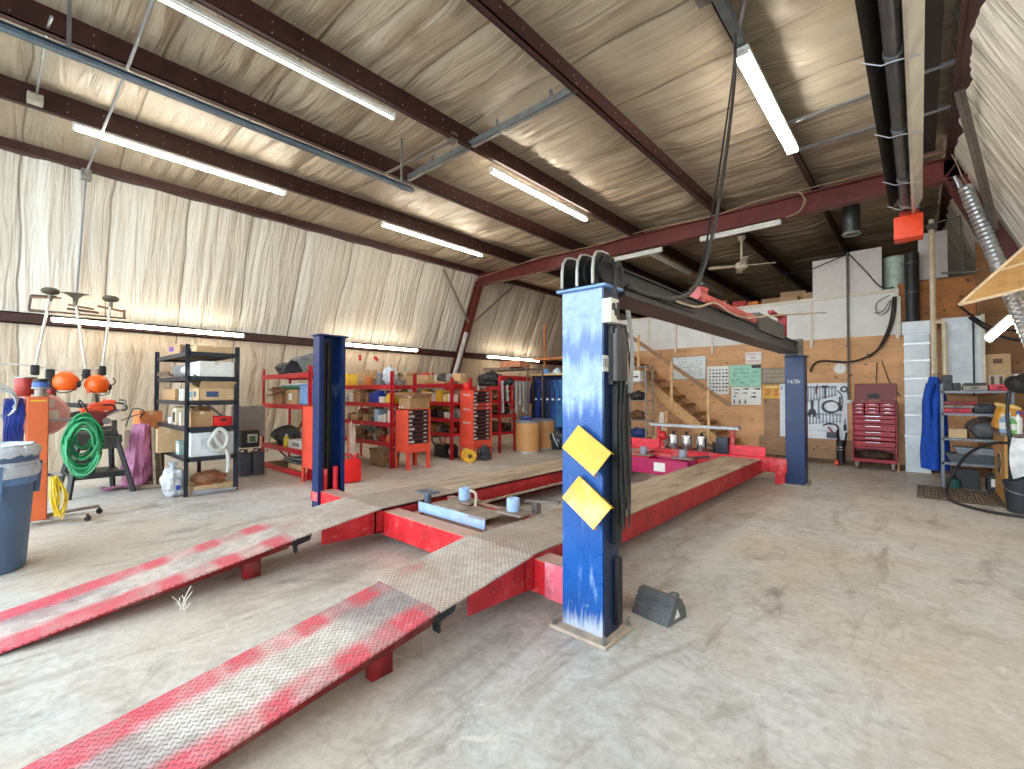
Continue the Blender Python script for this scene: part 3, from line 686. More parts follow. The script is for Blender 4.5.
strip_light('added fill strip light on the right sloped wall, nearer the work bench', (1.30,4.8,2.62), (1.30,7.4,2.62), TUBE_FILL, 'added fill lights along the right sloped wall', (-1,0,-.25))
strip_light('short lit strip light tilted below the wooden flap on the right', (.70,9.3,2.25), (1.06,9.25,2.66), TUBE_HI, None, (.1,-.5,-.8), w=.13)
# ------------------------------------------------------------------ what hangs from the roof
t = thing('tube_heater', 'long black radiant tube heater with reflector and orange end box', 'heater', (-.14,4.5,4.0), world=True)
HB = M((46,42,40), .5, .3, .14, 4, 0, 40, 'black_reflector', .2, (84,72,62)); HY0, HY1 = 1.0, 8.55
def hz(y): return 4.12 - .012*(y-4.5)
b = MB()
for x0, z0, x1, z1 in ((-.30,.0,-.20,.16),(-.20,.16,-.08,.17),(-.08,.17,.04,.13)):
    b.prism([(x0,4.1+z0),(x1,4.1+z1),(x1,4.108+z1),(x0,4.108+z0)], 'y', HY0, HY1)
b.build('reflector', HB, t)
b = MB(); b.cyl((-.13,HY0,4.09), (-.13,HY1,4.09), .052, n=16); b.build('burner_tube', M((92,92,96), .42, .5, .15, 3), t)
b = MB(); b.prism([(-.045,4.0),(-.037,4.0),(.055,4.20),(.045,4.20)], 'y', HY0, HY1); b.span((-.06,HY0,3.995),(-.035,HY1,4.003)); b.build('side_shield', M((206,200,188), .4, .4, .1, 3), t)
b = MB()
for y in (4.55,5.9,7.3,8.3): b.tube([(-.32,y,4.1),(-.2,y,4.02),(-.13,y,4.02),(.03,y,4.0)], .006, 6); b.cyl((-.13,y-.03,4.09),(-.13,y+.03,4.09), .062, n=16)
b.build('hanger_bracket', GALV, t)
b = MB(); b.span((-.26,8.5,3.66), (.06,8.78,3.98), .012); bb = b.build('burner_box', M((238,70,26), .45, 0, .06), t)
b = MB(); b.span((-.20,8.60,3.98), (.02,8.74,4.06)); sub(b, 'box_lid', M((200,52,24), .5), bb, t)
b = MB()
for y in (2.5,5.2,7.9): b.tube([(-.3,y,4.1),(-.22,y,5.1)], .004, 5); b.tube([(.04,y,4.2),(-.02,y,5.1)], .004, 5)
b.build('suspension_chain', STL, t)
t = thing('ceiling_fan', 'cream ceiling fan with four blades hanging behind the red rafter', 'fan', (-2.74,10.2,4.1))
FC = M((214,204,180), .45, 0, .05)
b = MB(); b.cyl((0,0,.08), (0,0,.62), .022); b.lathe((0,0,.52), [(.03,0),(.07,.04),(.085,.10)], 14); b.build('down_rod', FC, t)
b = MB(); b.lathe((0,0,-.08), [(.05,0),(.11,.03),(.13,.08),(.11,.14),(.03,.17)], 18); b.build('motor', FC, t)
for k in range(4):
    a = .35+k*PI/2
    Rm = Matrix.Rotation(a, 4, 'Z') @ Matrix.Rotation(.16, 4, 'X')
    b = MB(); b.prism([(.10,-.03),(.22,-.05),(.62,-.065),(.64,0),(.62,.065),(.22,.05),(.10,.03)], 'z', .0, .01, Rm); b.build('blade', FC, t)
t = thing('vent_duct', 'short dark round vent duct poking through the roof behind the rafter', 'duct', (-.88,10.0,4.28))
b = MB(); b.lathe((0,0,0), [(.125,0),(.13,.01),(.13,.9),(.12,.92)], 20); b.build('duct_body', M((74,78,76), .4, .5), t)
b = MB(); b.lathe((0,0,-.015), [(.02,.03),(.115,.03),(.132,.0),(.14,.01),(.132,.04)], 20); b.build('end_ring', M((180,182,178), .4, .5), t)
# blue grey track along the roof with its hangers
t = thing('overhead_track', 'long blue grey steel track hung below the roof on thin rods', 'track', (-5.4,1.8,4.4), world=True)
b = MB(); b.span((-5.56,-2.0,4.40), (-5.55,3.95,4.46)); b.span((-5.56,-2.0,4.40), (-5.49,3.95,4.408)); b.span((-5.50,-2,4.40), (-5.49,3.95,4.43)); b.span((-5.56,-2,4.455),(-5.50,3.95,4.462)); b.build('track_channel', GALVB, t)
b = MB()
for y in (.3,3.75): b.span((-5.555,y,4.45), (-5.54,y+.03,5.15)); b.span((-5.58,y-.03,4.4), (-5.56,y+.09,4.5))
b.build('hanger', GALV, t)
t = thing('cross_brace', 'grey steel channel spanning crosswise between the roof purlins', 'brace', (-4.4,4.35,4.9), world=True)
b = MB(); b.span((-6.2,4.32,4.92), (-2.9,4.335,5.02)); b.span((-6.2,4.32,4.92), (-2.9,4.38,4.93)); b.build('channel', M((150,156,158), .4, .5, .08), t)
for x in (-5.6,-4.2,-3.3):
    b = MB(); b.span((x,4.33,5.0),(x+.04,4.35,5.12)); b.build('bracket', GALV, t)
t = thing('cross_brace', 'thin angle bar crossing between purlins beside the grey channel', 'brace', (-5.4,3.9,4.9), world=True)
b = MB(); b.bar((-6.3,3.93,4.90), (-4.75,4.02,4.9), .03, .03); b.build('bar', M((130,120,112), .5, .4), t)
b = MB(); b.span((-4.8,3.98,4.88), (-4.68,4.08,5.0)); b.build('clip', STL, t)
def conduit(label, pts, r=.014, mat=GALV, cat='pipe', name='conduit_pipe'):
    b = MB(); b.tube(pts, r, 8); return tag(b.build(name, mat, None, 'base'), label, cat)
t = thing('conduit_pipe', 'thin grey conduit crossing under the roof and down the left wall to the hanging tools', 'pipe', (-9.4,.76,1.9), world=True)
b = MB(); b.tube([(-3.6,.80,4.86),(-6.5,.79,4.85),(-9.45,.76,4.83),(-9.62,.76,4.72),(lx(2.9,.14),.74,2.95)], .015, 8); b.build('conduit', GALV, t)
b = MB(); b.span((-9.58,.70,4.72), (-9.48,.82,4.88), .005); b.build('junction_box', STL, t)
t = thing('conduit_pipe', 'short thin conduit dropping to a small junction box on a purlin by the left edge', 'pipe', (-7.9,.15,5), world=True)
b = MB(); b.tube([(-5.9,.22,4.9),(-6.4,.2,5.0),(-7.9,.18,5.02)], .012, 8); b.build('conduit', GALV, t)
b = MB(); b.span((-7.98,.10,4.93), (-7.84,.24,5.03), .005); b.build('junction_box', M((186,180,166), .5), t)
# galvanised strips between purlins on the right
for k, (y, x0, x1) in enumerate(((6.7,-1.3,-.40),(7.55,-1.3,-.4),(6.6,.03,.36),(7.62,.03,.36))):
    b = MB(); b.span((x0,y,4.93), (x1,y+.035,4.94)); b.span((x0,y,4.93), (x1,y+.006,4.965))
    tag(b.build('bracing_strip', GALV, None, 'base'), 'galvanised strip between purlin and heater, %s to the rafter' % ('further' if k in (0,2) else 'closer') if k < 2 else 'short galvanised strip between heater and wall, %s to the rafter' % ('further' if k == 2 else 'closer'), 'brace', 'galvanised strips near the heater')
# bracket and channel at the head of the bright light, then the drop cable
t = thing('light_bracket', 'grey channel with diagonal struts above the brightest strip light', 'bracket', (-1.28,4.3,4.9), world=True)
b = MB(); b.span((-1.31,3.6,4.86), (-1.23,4.78,4.95), .004); b.build('channel', M((120,128,134), .4, .5), t)
b = MB(); b.bar((-1.25,4.6,4.9), (-1.10,4.37,5.12), .03, .03); b.build('strut', STL, t); b = MB(); b.bar((-1.27,4.45,4.9), (-1.30,4.25,5.12), .03, .03); b.span((-1.42,3.9,4.85),(-1.31,4.05,4.98)); b.build('strut', STL, t)
t = thing('drop_cable', 'thick dark cable looping from the bright strip light down to the lift beam', 'cable', (-1.35,3.6,2.3), world=True)
b = MB(); b.tube([(-1.27,4.55,4.95),(-1.29,4.62,4.5),(-1.30,4.36,3.6),(-1.31,4.05,2.85),(-1.34,3.74,2.34),(-1.38,3.4,2.17),(-1.42,2.95,2.14),(-1.43,2.75,2.16)], .016, 8, smooth=6); b.build('cable', M((70,68,66), .5), t)
b = MB(); b.tube([(-1.27,4.6,4.88),(-1.285,4.52,4.4),(-1.325,4.15,3.2),(-1.345,3.78,2.40),(-1.40,3.6,2.25)], .008, 6, smooth=6); b.build('thin_cord', BLK, t)
b = MB(); b.tube([(-1.42,3.5,2.17),(-1.40,3.9,2.18),(-1.38,4.3,2.27),(-1.39,4.7,2.25),(-1.38,5.3,2.26),(-1.3,6.4,2.42),(-1.2,9.5,2.85)], .010, 6, smooth=5)
tag(b.build('air_line', M((196,176,150), .5), None, 'base'), 'pale air line running off the lift beam past the red cylinder', 'hose')
# wiring stapled along the rafter
b = MB(); b.tube([(-9.6,9.16,4.80),(-7.2,9.16,4.95),(-5.6,9.16,4.9),(-4.2,9.15,4.96),(-3.1,9.16,4.90),(-2.2,9.15,4.97),(-1.6,9.14,4.96),(-1.45,9.12,4.8),(-1.52,9.12,4.6),(-1.72,9.12,4.54)], .010, 6, smooth=6); b.tube([(-1.6,9.15,4.97),(-.4,9.16,4.97),(.25,9.15,5.0),(.38,9.1,4.9),(.50,9.1,4.5),(.60,9.1,4.3)], .009, 6, smooth=6); b.tube([(-1.5,9.13,4.9),(-1.42,9.12,4.75),(-1.5,9.11,4.62)], .008, 6, smooth=5)
tag(b.build('rafter_cable', M((176,150,124), .6), None, 'base'), 'loose tan cable draped along the red rafter', 'cable')
# kicker braces at the left leg and the right leg
def lp(z, o): return lx(z, o)
for lab, p, q in (('grey kicker brace on the camera side of the left leaning column', (-9.62,7.9,4.82), (lp(3.55,.3),9.2,3.55)), ('thin kicker brace on the far side of the left leaning column', (-9.62,10.7,4.82), (lp(3.6,.3),9.42,3.6))):
    b = MB(); b.bar(p, q, .07, .012); b.bar(p, q, .012, .06); tag(b.build('kicker_brace', M((150,140,132), .5, .3), None, 'base'), lab, 'brace')
b = MB(); b.bar((.36,7.0,4.80), (.80,9.15,3.72), .09, .014); b.bar((.36,7.0,4.80), (.80,9.15,3.72), .014, .07); tag(b.build('kicker_brace', M((120,112,106), .5, .3), None, 'base'), 'grey kicker brace on the right leaning column', 'brace')
b = MB()
P0, P1 = Vector((lp(3.25,.40),9.14,3.25)), Vector((lp(1.9,.40),9.14,1.9))
b.tube([P0+(P1-P0)*k/40 for k in range(41)], [(.075 if k % 2 else .066) for k in range(41)], 10); tag(b.build('corrugated_pipe', M((206,204,200), .45, .2), None, 'base'), 'pale corrugated pipe running down the left leaning column', 'pipe')
# ------------------------------------------------------------------ generic goods
CARD = [M((196,160,118), .75, 0, .06, 4), M((208,176,134), .75, 0, .06, 4), M((176,138,98), .75, 0, .07, 4), M((186,152,116), .75, 0, .06, 5)]
TAPE = M((214,196,160), .4, 0, .04)
def carton(name, label, size, loc, rotz=0.0, mat=None, group=None, opened=False, cat='box', mark=None, detail=True):
    w, d, h = size; m = mat or CARD[int(abs(loc[0]*7+loc[1]*13+loc[2]*5)) % 4]
    t = thing(name, label, cat, loc, rotz, group)
    b = MB()
    if opened:
        e = .006
        b.span((-w/2,-d/2,0),(w/2,d/2,e)); b.span((-w/2,-d/2,0),(w/2,-d/2+e,h)); b.span((-w/2,d/2-e,0),(w/2,d/2,h)); b.span((-w/2,-d/2,0),(-w/2+e,d/2,h)); b.span((w/2-e,-d/2,0),(w/2,d/2,h))
        b.build('box_body', m, t)
        f = min(w, d)*.42
        for k, (sx, sy, ang) in enumerate(((0,-1,.5),(0,1,-1.0),(-1,0,.9),(1,0,.7))):
            q = MB()
            if sx == 0: q.box((0,sy*(d/2+f/2*math.cos(ang)),h+f/2*math.sin(abs(ang))), (w,f,.005), (sy*abs(ang),0,0))
            else: q.box((sx*(w/2+f/2*math.cos(ang)),0,h+f/2*math.sin(ang)), (f,d,.005), (0,-sx*ang,0))
            q.build('flap', m, t)
    else:
        b.box((0,0,h/2), (w,d,h), None, .004); b.build('box_body', m, t)
        if detail:
            q = MB(); q.span((-w/2-.001,-.025,h*.8),(-w/2,.025,h)) ; q.span((w/2,-.025,h*.8),(w/2+.001,.025,h)); q.span((-w/2,-.025,h),(w/2,.025,h+.001)); q.build('tape', TAPE, t)
    if mark:
        q = MB(); q.span((-w*.3,-d/2-.0015,h*.3),(w*.05,-d/2-.0005,h*.75)); q.build('printed_label', mark, t)
        q = MB(); q.span((w/2+.0005,-d*.3,h*.3),(w/2+.0015,d*.05,h*.75)); q.build('printed_label', mark, t)
    return t
def crumple(name, mat, parent, c, r, sc, seed, nz=.45, fr=2.4, seg=26, flat=None):
    b = MB(); b.blob(c, r, sc, nz, fr, seg, seed, flat); return b.build(name, mat, parent, ang=28)
def plasticmat(name, col, rough=.25, spec=.6, bump=.5):
    t = NT(name); v = t.coord(); a = t.noise(v, 9, 6, .65, 1.5); b2 = t.noise(v, 26, 4, .6, 1)
    c = t.ramp(a, [(.3, tuple(q*.86 for q in col)), (.6, col), (.85, tuple(min(255,q*1.2) for q in col))])
    return t.out(c, rough, 0, t.bump(a, bump, .03, t.bump(b2, bump*.6, .01)), spec)
BAGW = plasticmat('white_plastic', (222,228,236)); BAGP = plasticmat('pink_purple_plastic', (206,128,172), .2); TARP = plasticmat('dark_tarp', (72,74,76), .55, .3); TARPG = plasticmat('grey_mat', (112,114,116), .5, .3)
GREYP = M((176,180,182), .5, 0, .08, 4); ORG = M((222,88,36), .4, 0, .06, 5); ORG2 = M((240,96,20), .35, 0, .05, 5); GRN = M((26,138,86), .4, 0, .1, 8); GRN2 = M((70,168,116), .4, 0, .08); NAVY = M((22,44,128), .4, 0, .1); BLU = M((46,92,190), .45, 0, .1)
# ------------------------------------------------------------------ trash can by the left edge
t = thing('trash_can', 'blue plastic trash can with a clear bag at the left edge', 'trash can', (-5.62,-.125,0))
b = MB(); b.lathe((0,0,0), [(.235,0),(.25,.02),(.30,.88),(.315,.885),(.318,.94),(.305,.945),(.295,.88),(.24,.03)], 36)
b.build('can_body', M((82,106,138), .45, 0, .06, 4, .04, 30, 'bluegrey_plastic'), t)
for k in range(4):
    a = 1.75+k*PI/2; q = Vector((math.cos(a),math.sin(a),0)); b = MB(); b.bar(q*.30+Vector((0,0,.60)), q*.318+Vector((0,0,.86)), .10, .03); b.build('handle', M((84,116,156), .45), t)
b = MB(); b.lathe((0,0,0), [(.296,.70),(.303,.705),(.314,.86),(.30,.865)], 36); b.build('collar', M((96,136,182), .42, 0, .05), t)
b = MB()
def bagf(u, v):
    a = 2*PI*u; z = .76+.26*v; r = (.326-.012*(1-v) if v < .75 else .326-.05*((v-.75)/.25)**2) + .012*nz(math.cos(a)*6, math.sin(a)*6, z*9) + .012*math.sin(v*9)
    return (r*math.cos(a), r*math.sin(a), z)
b.sheet(bagf, 72, 16, .0); b.build('bag', plasticmat('clear_bag', (206,216,228), .2, .7, .4), t, ang=60)
b = MB(); b.sheet(lambda u, v: ((.30-.2*v)*math.cos(2*PI*u)+.02*nz(u*9,v*5,2), (.30-.2*v)*math.sin(2*PI*u), 1.02-.05*v+.03*nz(u*12,v*4,7)), 48, 8); b.build('bag_mouth', BAGW, t, ang=60)
# ------------------------------------------------------------------ orange hose stand
t = thing('hose_stand', 'tall orange steel stand on casters holding hoses behind the trash can', 'stand', (-7.1,.22,0), world=True)
OST = M((206,98,52), .45, 0, .05, 4, .03, 20, 'orange_stand')
b = MB(); b.span((-7.3,.135,.06), (-7.08,.305,1.40), .01); b.build('column', OST, t)
b = MB(); b.span((-7.0795,.16,1.345), (-7.077,.285,1.362)); b.build('yellow_strip', YEL, t)
b = MB(); b.bar((-7.25,.2,.06), (-6.98,.62,.06), .05, .04); b.bar((-7.3,.05,.06), (-7.02,.05,.06), .05, .04); b.bar((-7.3,.1,.06), (-7.3,.75,.09), .04, .03); b.build('base_frame', M((150,138,128), .5, .4), t)
for x, y in ((-6.98,.62),(-7.3,.75),(-7.04,.06)):
    b = MB(); b.cyl((x-.018,y,.03), (x+.018,y,.03), .03, n=14); b.span((x-.02,y-.01,.03),(x+.02,y+.01,.075)); b.build('caster', BLK, t)
for p_, q_ in (((-7.12,.3,1.14),(-7.12,.66,1.14)), ((-7.15,.3,.54),(-7.0,.42,.54)), ((-7.2,.14,1.2),(-7.2,-.3,1.2))):
    b = MB(); b.cyl(p_, q_, .014); b.build('hook', STL, t)
t = thing('hose_reel', 'round pale pink hose reel with white labels on the orange stand', 'hose reel', (-7.42,.25,1.19), PI/2)
b = MB()
b.lathe((0,0,0), [(.05,-.075),(.15,-.09),(.22,-.06),(.245,0),(.22,.06),(.15,.09),(.05,.075)], 28, Matrix.Rotation(PI/2,4,'X'))
b.build('reel_body', M((240,168,164), .35, 0, .06, 4), t)
b = MB(); b.box((.05,-.088,.13), (.12,.02,.09), (.25,0,.0),.004); b.box((.10,-.09,.0), (.09,.02,.10), (0,0,0), .004); b.build('paper_label', WHT, t)
def coil(name, label, c, rx_, rz_, n, r, mat, cat, wob=.04, dy=.10, seed=1, inner=0.0, flat=False):
    R = random.Random(seed); pts = []
    for k in range(n*18):
        a = 2*PI*k/18; q = k//18; sh = 1-inner*abs(nz(q*5.3,seed*1.7,.5))*1.8
        if flat:
            pts.append((c[0]+.16*math.cos(a)+.02*nz(q,seed,a), c[1]+(q/n-.5)*rx_*2.2+.012*nz(a,q,seed), c[2]+rz_*(1+.08*nz(q*2.3,seed,1))*math.sin(a))); continue
        sx = sh+R.uniform(-wob,wob)*.4+.25*nz(q*1.7,seed,a*.15); sz = sh+.22*nz(q*2.3,seed+5,a*.12)
        pts.append((c[0]+dy*nz(a*.4,q*3.1,seed), c[1]+rx_*sx*math.cos(a)+.02*nz(q,seed,8), c[2]+rz_*sz*math.sin(a)-.10*nz(q*1.3,seed,2)+(1-sh)*rz_*.7))
    b = MB(); b.tube(pts, r, 6, smooth=2); return tag(b.build(name, mat, None, 'base'), label, cat)
coil('hose_coil', 'thick bundle of coiled green hose hanging on the orange stand', (-7.08,.58,.84), .16, .33, 20, .0115, GRN, 'hose', dy=.22, seed=3, inner=.45)
coil('hose_coil', 'lower loops of light green hose below the pink reel', (-7.0,.57,.80), .15, .30, 9, .0105, GRN2, 'hose', dy=.16, seed=9, inner=.5)
R = random.Random(6); pts = []
for k in range(10):
    y0_, y1_, zb = R.uniform(.33,.38), R.uniform(.36,.46), R.uniform(.05,.20)
    pts += [(-7.02+R.uniform(-.03,.03),y0_,.53),(-7.0+R.uniform(-.04,.04),y0_-.01,.32),(-7.0+R.uniform(-.04,.04),(y0_+y1_)/2,zb),(-7.0+R.uniform(-.04,.04),y1_,.32)]
b = MB(); b.tube(pts, .0065, 6, smooth=4); tag(b.build('rope_coil', M((240,200,40), .5), None, 'base'), 'yellow cord hanging in long loops from the orange stand', 'cord')
coil('hose_coil', 'blue hose coil hung behind the trash can beside the orange stand', (-7.24,.05,1.14), .06, .23, 12, .014, NAVY, 'hose', dy=.20, seed=7, flat=True)
coil('hose_coil', 'dark red hose coil hung at the far left above the trash can', (-7.25,-.13,1.14), .06, .23, 10, .014, M((86,22,34), .5), 'hose', dy=.2, seed=8, flat=True)
coil('cable_coil', 'grey loops of cable above the trash can at the left edge', (-7.1,-.06,1.34), .12, .15, 3, .009, M((176,178,176), .4), 'cable', dy=.1, seed=12)
t = thing('paint_can', 'red metal can on top of the orange stand', 'can', (-7.32,.13,1.40))
b = MB(); b.lathe((0,0,0), [(.085,0),(.09,.01),(.09,.19),(.085,.2)], 18); b.build('can_body', M((164,44,34), .4, .1), t); b = MB(); b.cyl((0,0,.2),(0,0,.212),.09,n=18); b.build('lid', STL, t)
t = thing('wire_spool', 'stack of grey and blue spools on top of the orange stand', 'spool', (-7.16,.24,1.40))
b = MB(); b.lathe((0,0,0), [(.075,0),(.075,.02),(.05,.022),(.05,.08),(.075,.082),(.075,.1)], 18); b.build('spool_body', M((150,140,128), .4, .3), t)
b = MB(); b.lathe((0,0,.1), [(.07,0),(.07,.055),(.05,.06)], 18); b.build('blue_spool', M((60,96,160), .4), t); b = MB(); b.lathe((0,0,.16),[(.06,0),(.06,.03),(.02,.035)],16); b.build('top_cap', BLK, t)
# ------------------------------------------------------------------ string trimmers hung upside down on the wall
t = thing('tool_hanger', 'rusty wood and steel hanger rack on the wall above the strip light', 'rack', (-10.28,.75,2.72), world=True)
b = MB(); b.span((-10.32,.2,2.70), (-10.18,1.35,2.73)); b.bar((-10.25,.2,2.72),(-10.25,.22,2.95),.03,.03); b.bar((-10.25,1.33,2.72),(-10.25,1.33,2.88),.03,.03); b.bar((-10.25,.22,2.95),(-10.25,.5,2.97),.03,.03); b.bar((-10.25,.62,2.80),(-10.25,1.0,2.78),.05,.03); b.build('rail', M((110,92,80), .6, .3, .2), t)
b = MB(); b.box((-10.2,.38,2.93), (.2,.34,.02), (.12,.1,0)); b.box((-10.2,.78,2.84), (.16,.30,.03), (-.1,.1,0)); b.box((-10.2,1.16,2.86), (.18,.36,.03), (-.14,.1,0)); b.build('board', M((150,116,96), .6, .1, .2), t)
def trimmer(label, top, bot, eng, col, gshape):
    t = thing('string_trimmer', label, 'string trimmer', bot, 0, 'string trimmers hung head up on the wall', True)
    T, B = Vector(top), Vector(bot)
    b = MB(); b.tube([B, (B+T)/2+Vector((.02,0,0)), T], .017, 8, smooth=4); b.build('shaft', M((206,200,190), .4, .3), t)
    b = MB()
    if gshape == 0: b.lathe(T, [(.03,-.02),(.09,.0),(.11,.03),(.105,.06),(.07,.085),(.03,.09)], 20)
    else: b.prism([(-.17,.09),(-.10,.07),(-.03,.02),(-.02,-.06),(.03,-.06),(.04,.02),(.10,.08),(.18,.10),(.06,.11),(-.08,.105)], 'x', -.02, .02, Matrix.Translation(T))
    b.build('cutting_head', M((88,80,70), .5, .2), t)
    b = MB(); b.lathe(T+Vector((0,0,-.09)), [(.02,-.03),(.03,0),(.028,.06)], 10); b.build('gear_case', M((120,110,98), .4, .4), t)
    b = MB(); b.box(B+Vector((.03,0,-.02)), (.10,.10,.16), None, .03); b.build('throttle', BLK, t)
    return t
trimmer('string trimmer hung head up, leftmost of three, leaning above the orange stand', (-10.05,.42,2.98), (-10.0,.27,1.80), None, None, 0)
trimmer('string trimmer hung head up, middle of three, with a forked dark guard', (-10.05,.70,2.93), (-10.0,.84,1.76), None, None, 1)
trimmer('string trimmer hung head up, rightmost of three, with a round dark head', (-10.05,1.13,2.97), (-10.0,1.03,1.82), None, None, 0)
b = MB(); b.tube([(-10.02,-.25,1.84),(-10.0,.1,1.86),(-9.95,.45,1.80),(-9.95,.75,1.78),(-9.95,.95,1.83),(-9.95,1.06,1.90)], .012, 8, smooth=4); b.bar((-9.95,.98,1.83),(-9.95,1.10,1.92),.04,.04); b.bar((-9.95,.50,1.79),(-9.95,.6,1.79),.03,.03)
tag(b.build('handle_bar', M((204,198,188), .4, .3), None, 'base'), 'thin pale handle bar running sideways across the hanging trimmers', 'bar')
def engine(label, c, rz):
    t = thing('safety_helmet', label, 'helmet', c, rz, 'orange helmets hung below the trimmers')
    b = MB(); b.blob((0,0,0), .155, (.95,1.0,1.05), .10, 2, 22, 4, -.12); b.build('shell', ORG2, t)
    b = MB(); b.lathe((0,0,-.07), [(.10,-.05),(.125,-.055),(.13,-.04),(.11,-.03)], 24); b.build('brim', M((206,84,24), .4), t)
    b = MB(); b.blob((.02,.15,-.03), .055, (.7,.6,1), seg=12); b.tube([(.02,.15,-.03),(.06,.21,.05),(.04,.19,.12)], .009, 6, smooth=3); b.build('ear_muff', BLK, t)
    b = MB(); b.tube([(.1,-.12,-.08),(.16,-.03,-.16),(.14,.1,-.14),(.08,.13,-.08)], .008, 6, smooth=4); b.build('strap', BLK, t)
    return t
engine('round orange helmet with black ear muff hung beside the black motor', (-9.86,.60,1.60), -.3)
engine('round orange helmet with wire loop, nearer the chop saw bench', (-9.86,.96,1.56), .2)
t = thing('trimmer_motor', 'black trimmer motor hanging between red can and orange helmet', 'motor', (-9.9,.40,1.40), world=True)
b = MB(); b.span((-9.98,.38,1.5), (-9.85,.48,1.80), .02); b.box((-9.9,.42,1.42), (.16,.14,.16), (0,.2,.2), .03); b.build('motor_body', BLK, t); b = MB(); b.blob((-9.83,.44,1.46), .06, seg=10); b.cyl((-9.9,.46,1.2),(-9.9,.46,1.4),.012); b.build('starter', M((140,30,30), .4), t)
# ------------------------------------------------------------------ bench with chop saw and chainsaws
t = thing('saw_bench', 'dark steel work bench with splayed legs and lower shelf by the left wall', 'bench', (-9.0,.9,0), world=True)
DS = M((66,62,60), .5, .4, .2, 8)
b = MB(); b.span((-9.25,.60,.78), (-8.62,1.12,.83), .006); b.span((-8.64,.62,.64), (-8.61,1.10,.79), .004); b.span((-9.25,.6,.72),(-8.6,.64,.80)); b.span((-9.25,1.08,.72),(-8.6,1.12,.80)); b.build('bench_top', DS, t)
for p, q in (((-8.64,.66,.78),(-8.50,.56,0)), ((-8.64,1.06,.78),(-8.55,1.25,0)), ((-9.2,.66,.78),(-9.3,.5,0)), ((-9.2,1.06,.78),(-9.25,1.1,0))):
    b = MB(); b.bar(p, q, .05, .05); b.build('leg', BLK, t)
b = MB(); b.span((-9.25,.56,.28), (-8.58,1.12,.31)); b.span((-8.6,.56,.24), (-8.57,1.16,.32)); b.build('lower_shelf', BLK, t)
b = MB(); b.span((-9.1,.66,.31), (-8.8,.86,.50), .02); tag(b.build('motor_block', M((60,42,40), .5, .3), None, 'base'), 'dark motor block on the lower shelf of the saw bench', 'motor')
t = thing('chop_saw', 'black metal chop saw standing on the dark saw bench', 'chop saw', (-8.85,.86,.831))
b = MB(); b.box((0,0,.03), (.34,.44,.06), None, .008); b.box((.14,-.18,.12), (.05,.06,.18), None, .006); b.box((.14,.18,.12), (.05,.06,.18), None, .006); b.box((.1,0,.1),(.06,.34,.05), None, .006); b.build('saw_base', M((78,76,72), .45, .4, .2), t)
b = MB(); b.cyl((-.06,-.02,.22), (.02,-.02,.22), .13, n=24); b.box((-.06,.06,.26), (.08,.3,.06), (.5,0,0), .01); b.build('blade_guard', M((110,34,36), .45, .2), t)
b = MB(); b.tube([(0,.12,.28),(0,.28,.36),(0,.32,.48),(0,.24,.50)], .012, 6, smooth=4); b.cyl((.08,.1,.2), (.16,.1,.2), .045, n=14); b.build('saw_handle', STL, t)
def chainsaw(label, c, rz, tilt):
    t = thing('chainsaw', label, 'chainsaw', c, rz, 'chainsaws above the saw bench')
    Rx = Matrix.Rotation(tilt,4,'X')
    b = MB(); b.box((0,0,.07), (.14,.26,.13), None, .035, Rx); b.box((0,.05,.15), (.10,.16,.06), None, .025, Rx); b.build('saw_body', M((228,84,48), .4, 0, .08), t)
    b = MB(); b.tube([Rx @ Vector(q) for q in ((-.09,-.06,.06),(-.09,-.10,.2),(0,-.11,.25),(.09,-.10,.2),(.09,-.06,.06))], .012, 6, smooth=4); b.tube([Rx @ Vector(q) for q in ((0,.1,.14),(0,.24,.12),(0,.26,.04),(0,.12,.02))], .014, 6, smooth=4); b.build('saw_handle', BLK, t)
    b = MB(); b.prism([(-.12,.02),(-.52,.03),(-.55,.06),(-.52,.09),(-.12,.10)], 'x', .02, .03, Rx); b.build('guide_bar', DS, t)
chainsaw('orange chainsaw with dark bar lying over the chop saw, nearer the camera', (-8.95,.83,1.10), .15, .15)
chainsaw('orange chainsaw behind, half hidden over the chop saw', (-9.3,.98,1.16), -.2, -.1)
t = thing('grease_gun', 'thin wire rake handle frame standing behind the saw bench', 'frame', (-9.3,1.25,.9))
b = MB(); b.tube([(0,0,0),(.02,.08,.28),(.04,.22,.24),(.05,.16,.14)], .009, 6, smooth=3); b.tube([(0,-.06,.1),(.02,.06,.16),(.03,.16,.2)], .007, 6, smooth=3); b.build('wire', BLK, t)
t.name = 'bent_wire_rack'
# pink plastic, wooden post and cartons between bench and shelves
t = thing('plastic_sheet', 'crumpled pink purple plastic sheet heaped between saw bench and shelves', 'plastic sheet', (-8.95,1.36,0))
def pk(u, v):
    a = 2*PI*u; r = .185*(1-.62*abs(v-.30)) ; q = 1+.28*nz(math.cos(a)*2.2+v, math.sin(a)*2.2, v*5)+.10*nz(math.cos(a)*7, math.sin(a)*7, v*3)
    return (r*1.1*q*math.cos(a), (r*q)*math.sin(a)-.03+.05*v, .02+.93*v)
b = MB(); b.sheet(pk, 48, 26); b.sheet(lambda u, v: (.10*math.cos(2*PI*u)*(1-v), .02+.10*math.sin(2*PI*u)*(1-v), .94+.04*v), 24, 4); b.build('sheet', BAGP, t, ang=24)
b = MB(); b.sheet(lambda u, v: (.25*v-.1+.02*nz(u*6,v*5,1), -.42+.42*u, .015+.05*abs(nz(u*5,v*4,3))+.06*u*v), 20, 10, .003); b.build('loose_end', BAGP, t, ang=24)
t = thing('wood_trestle', 'weathered wooden trestle legs leaning beside the black shelves', 'trestle', (-8.6,1.62,0))
WD = M((128,112,92), .7, 0, .2, 9)
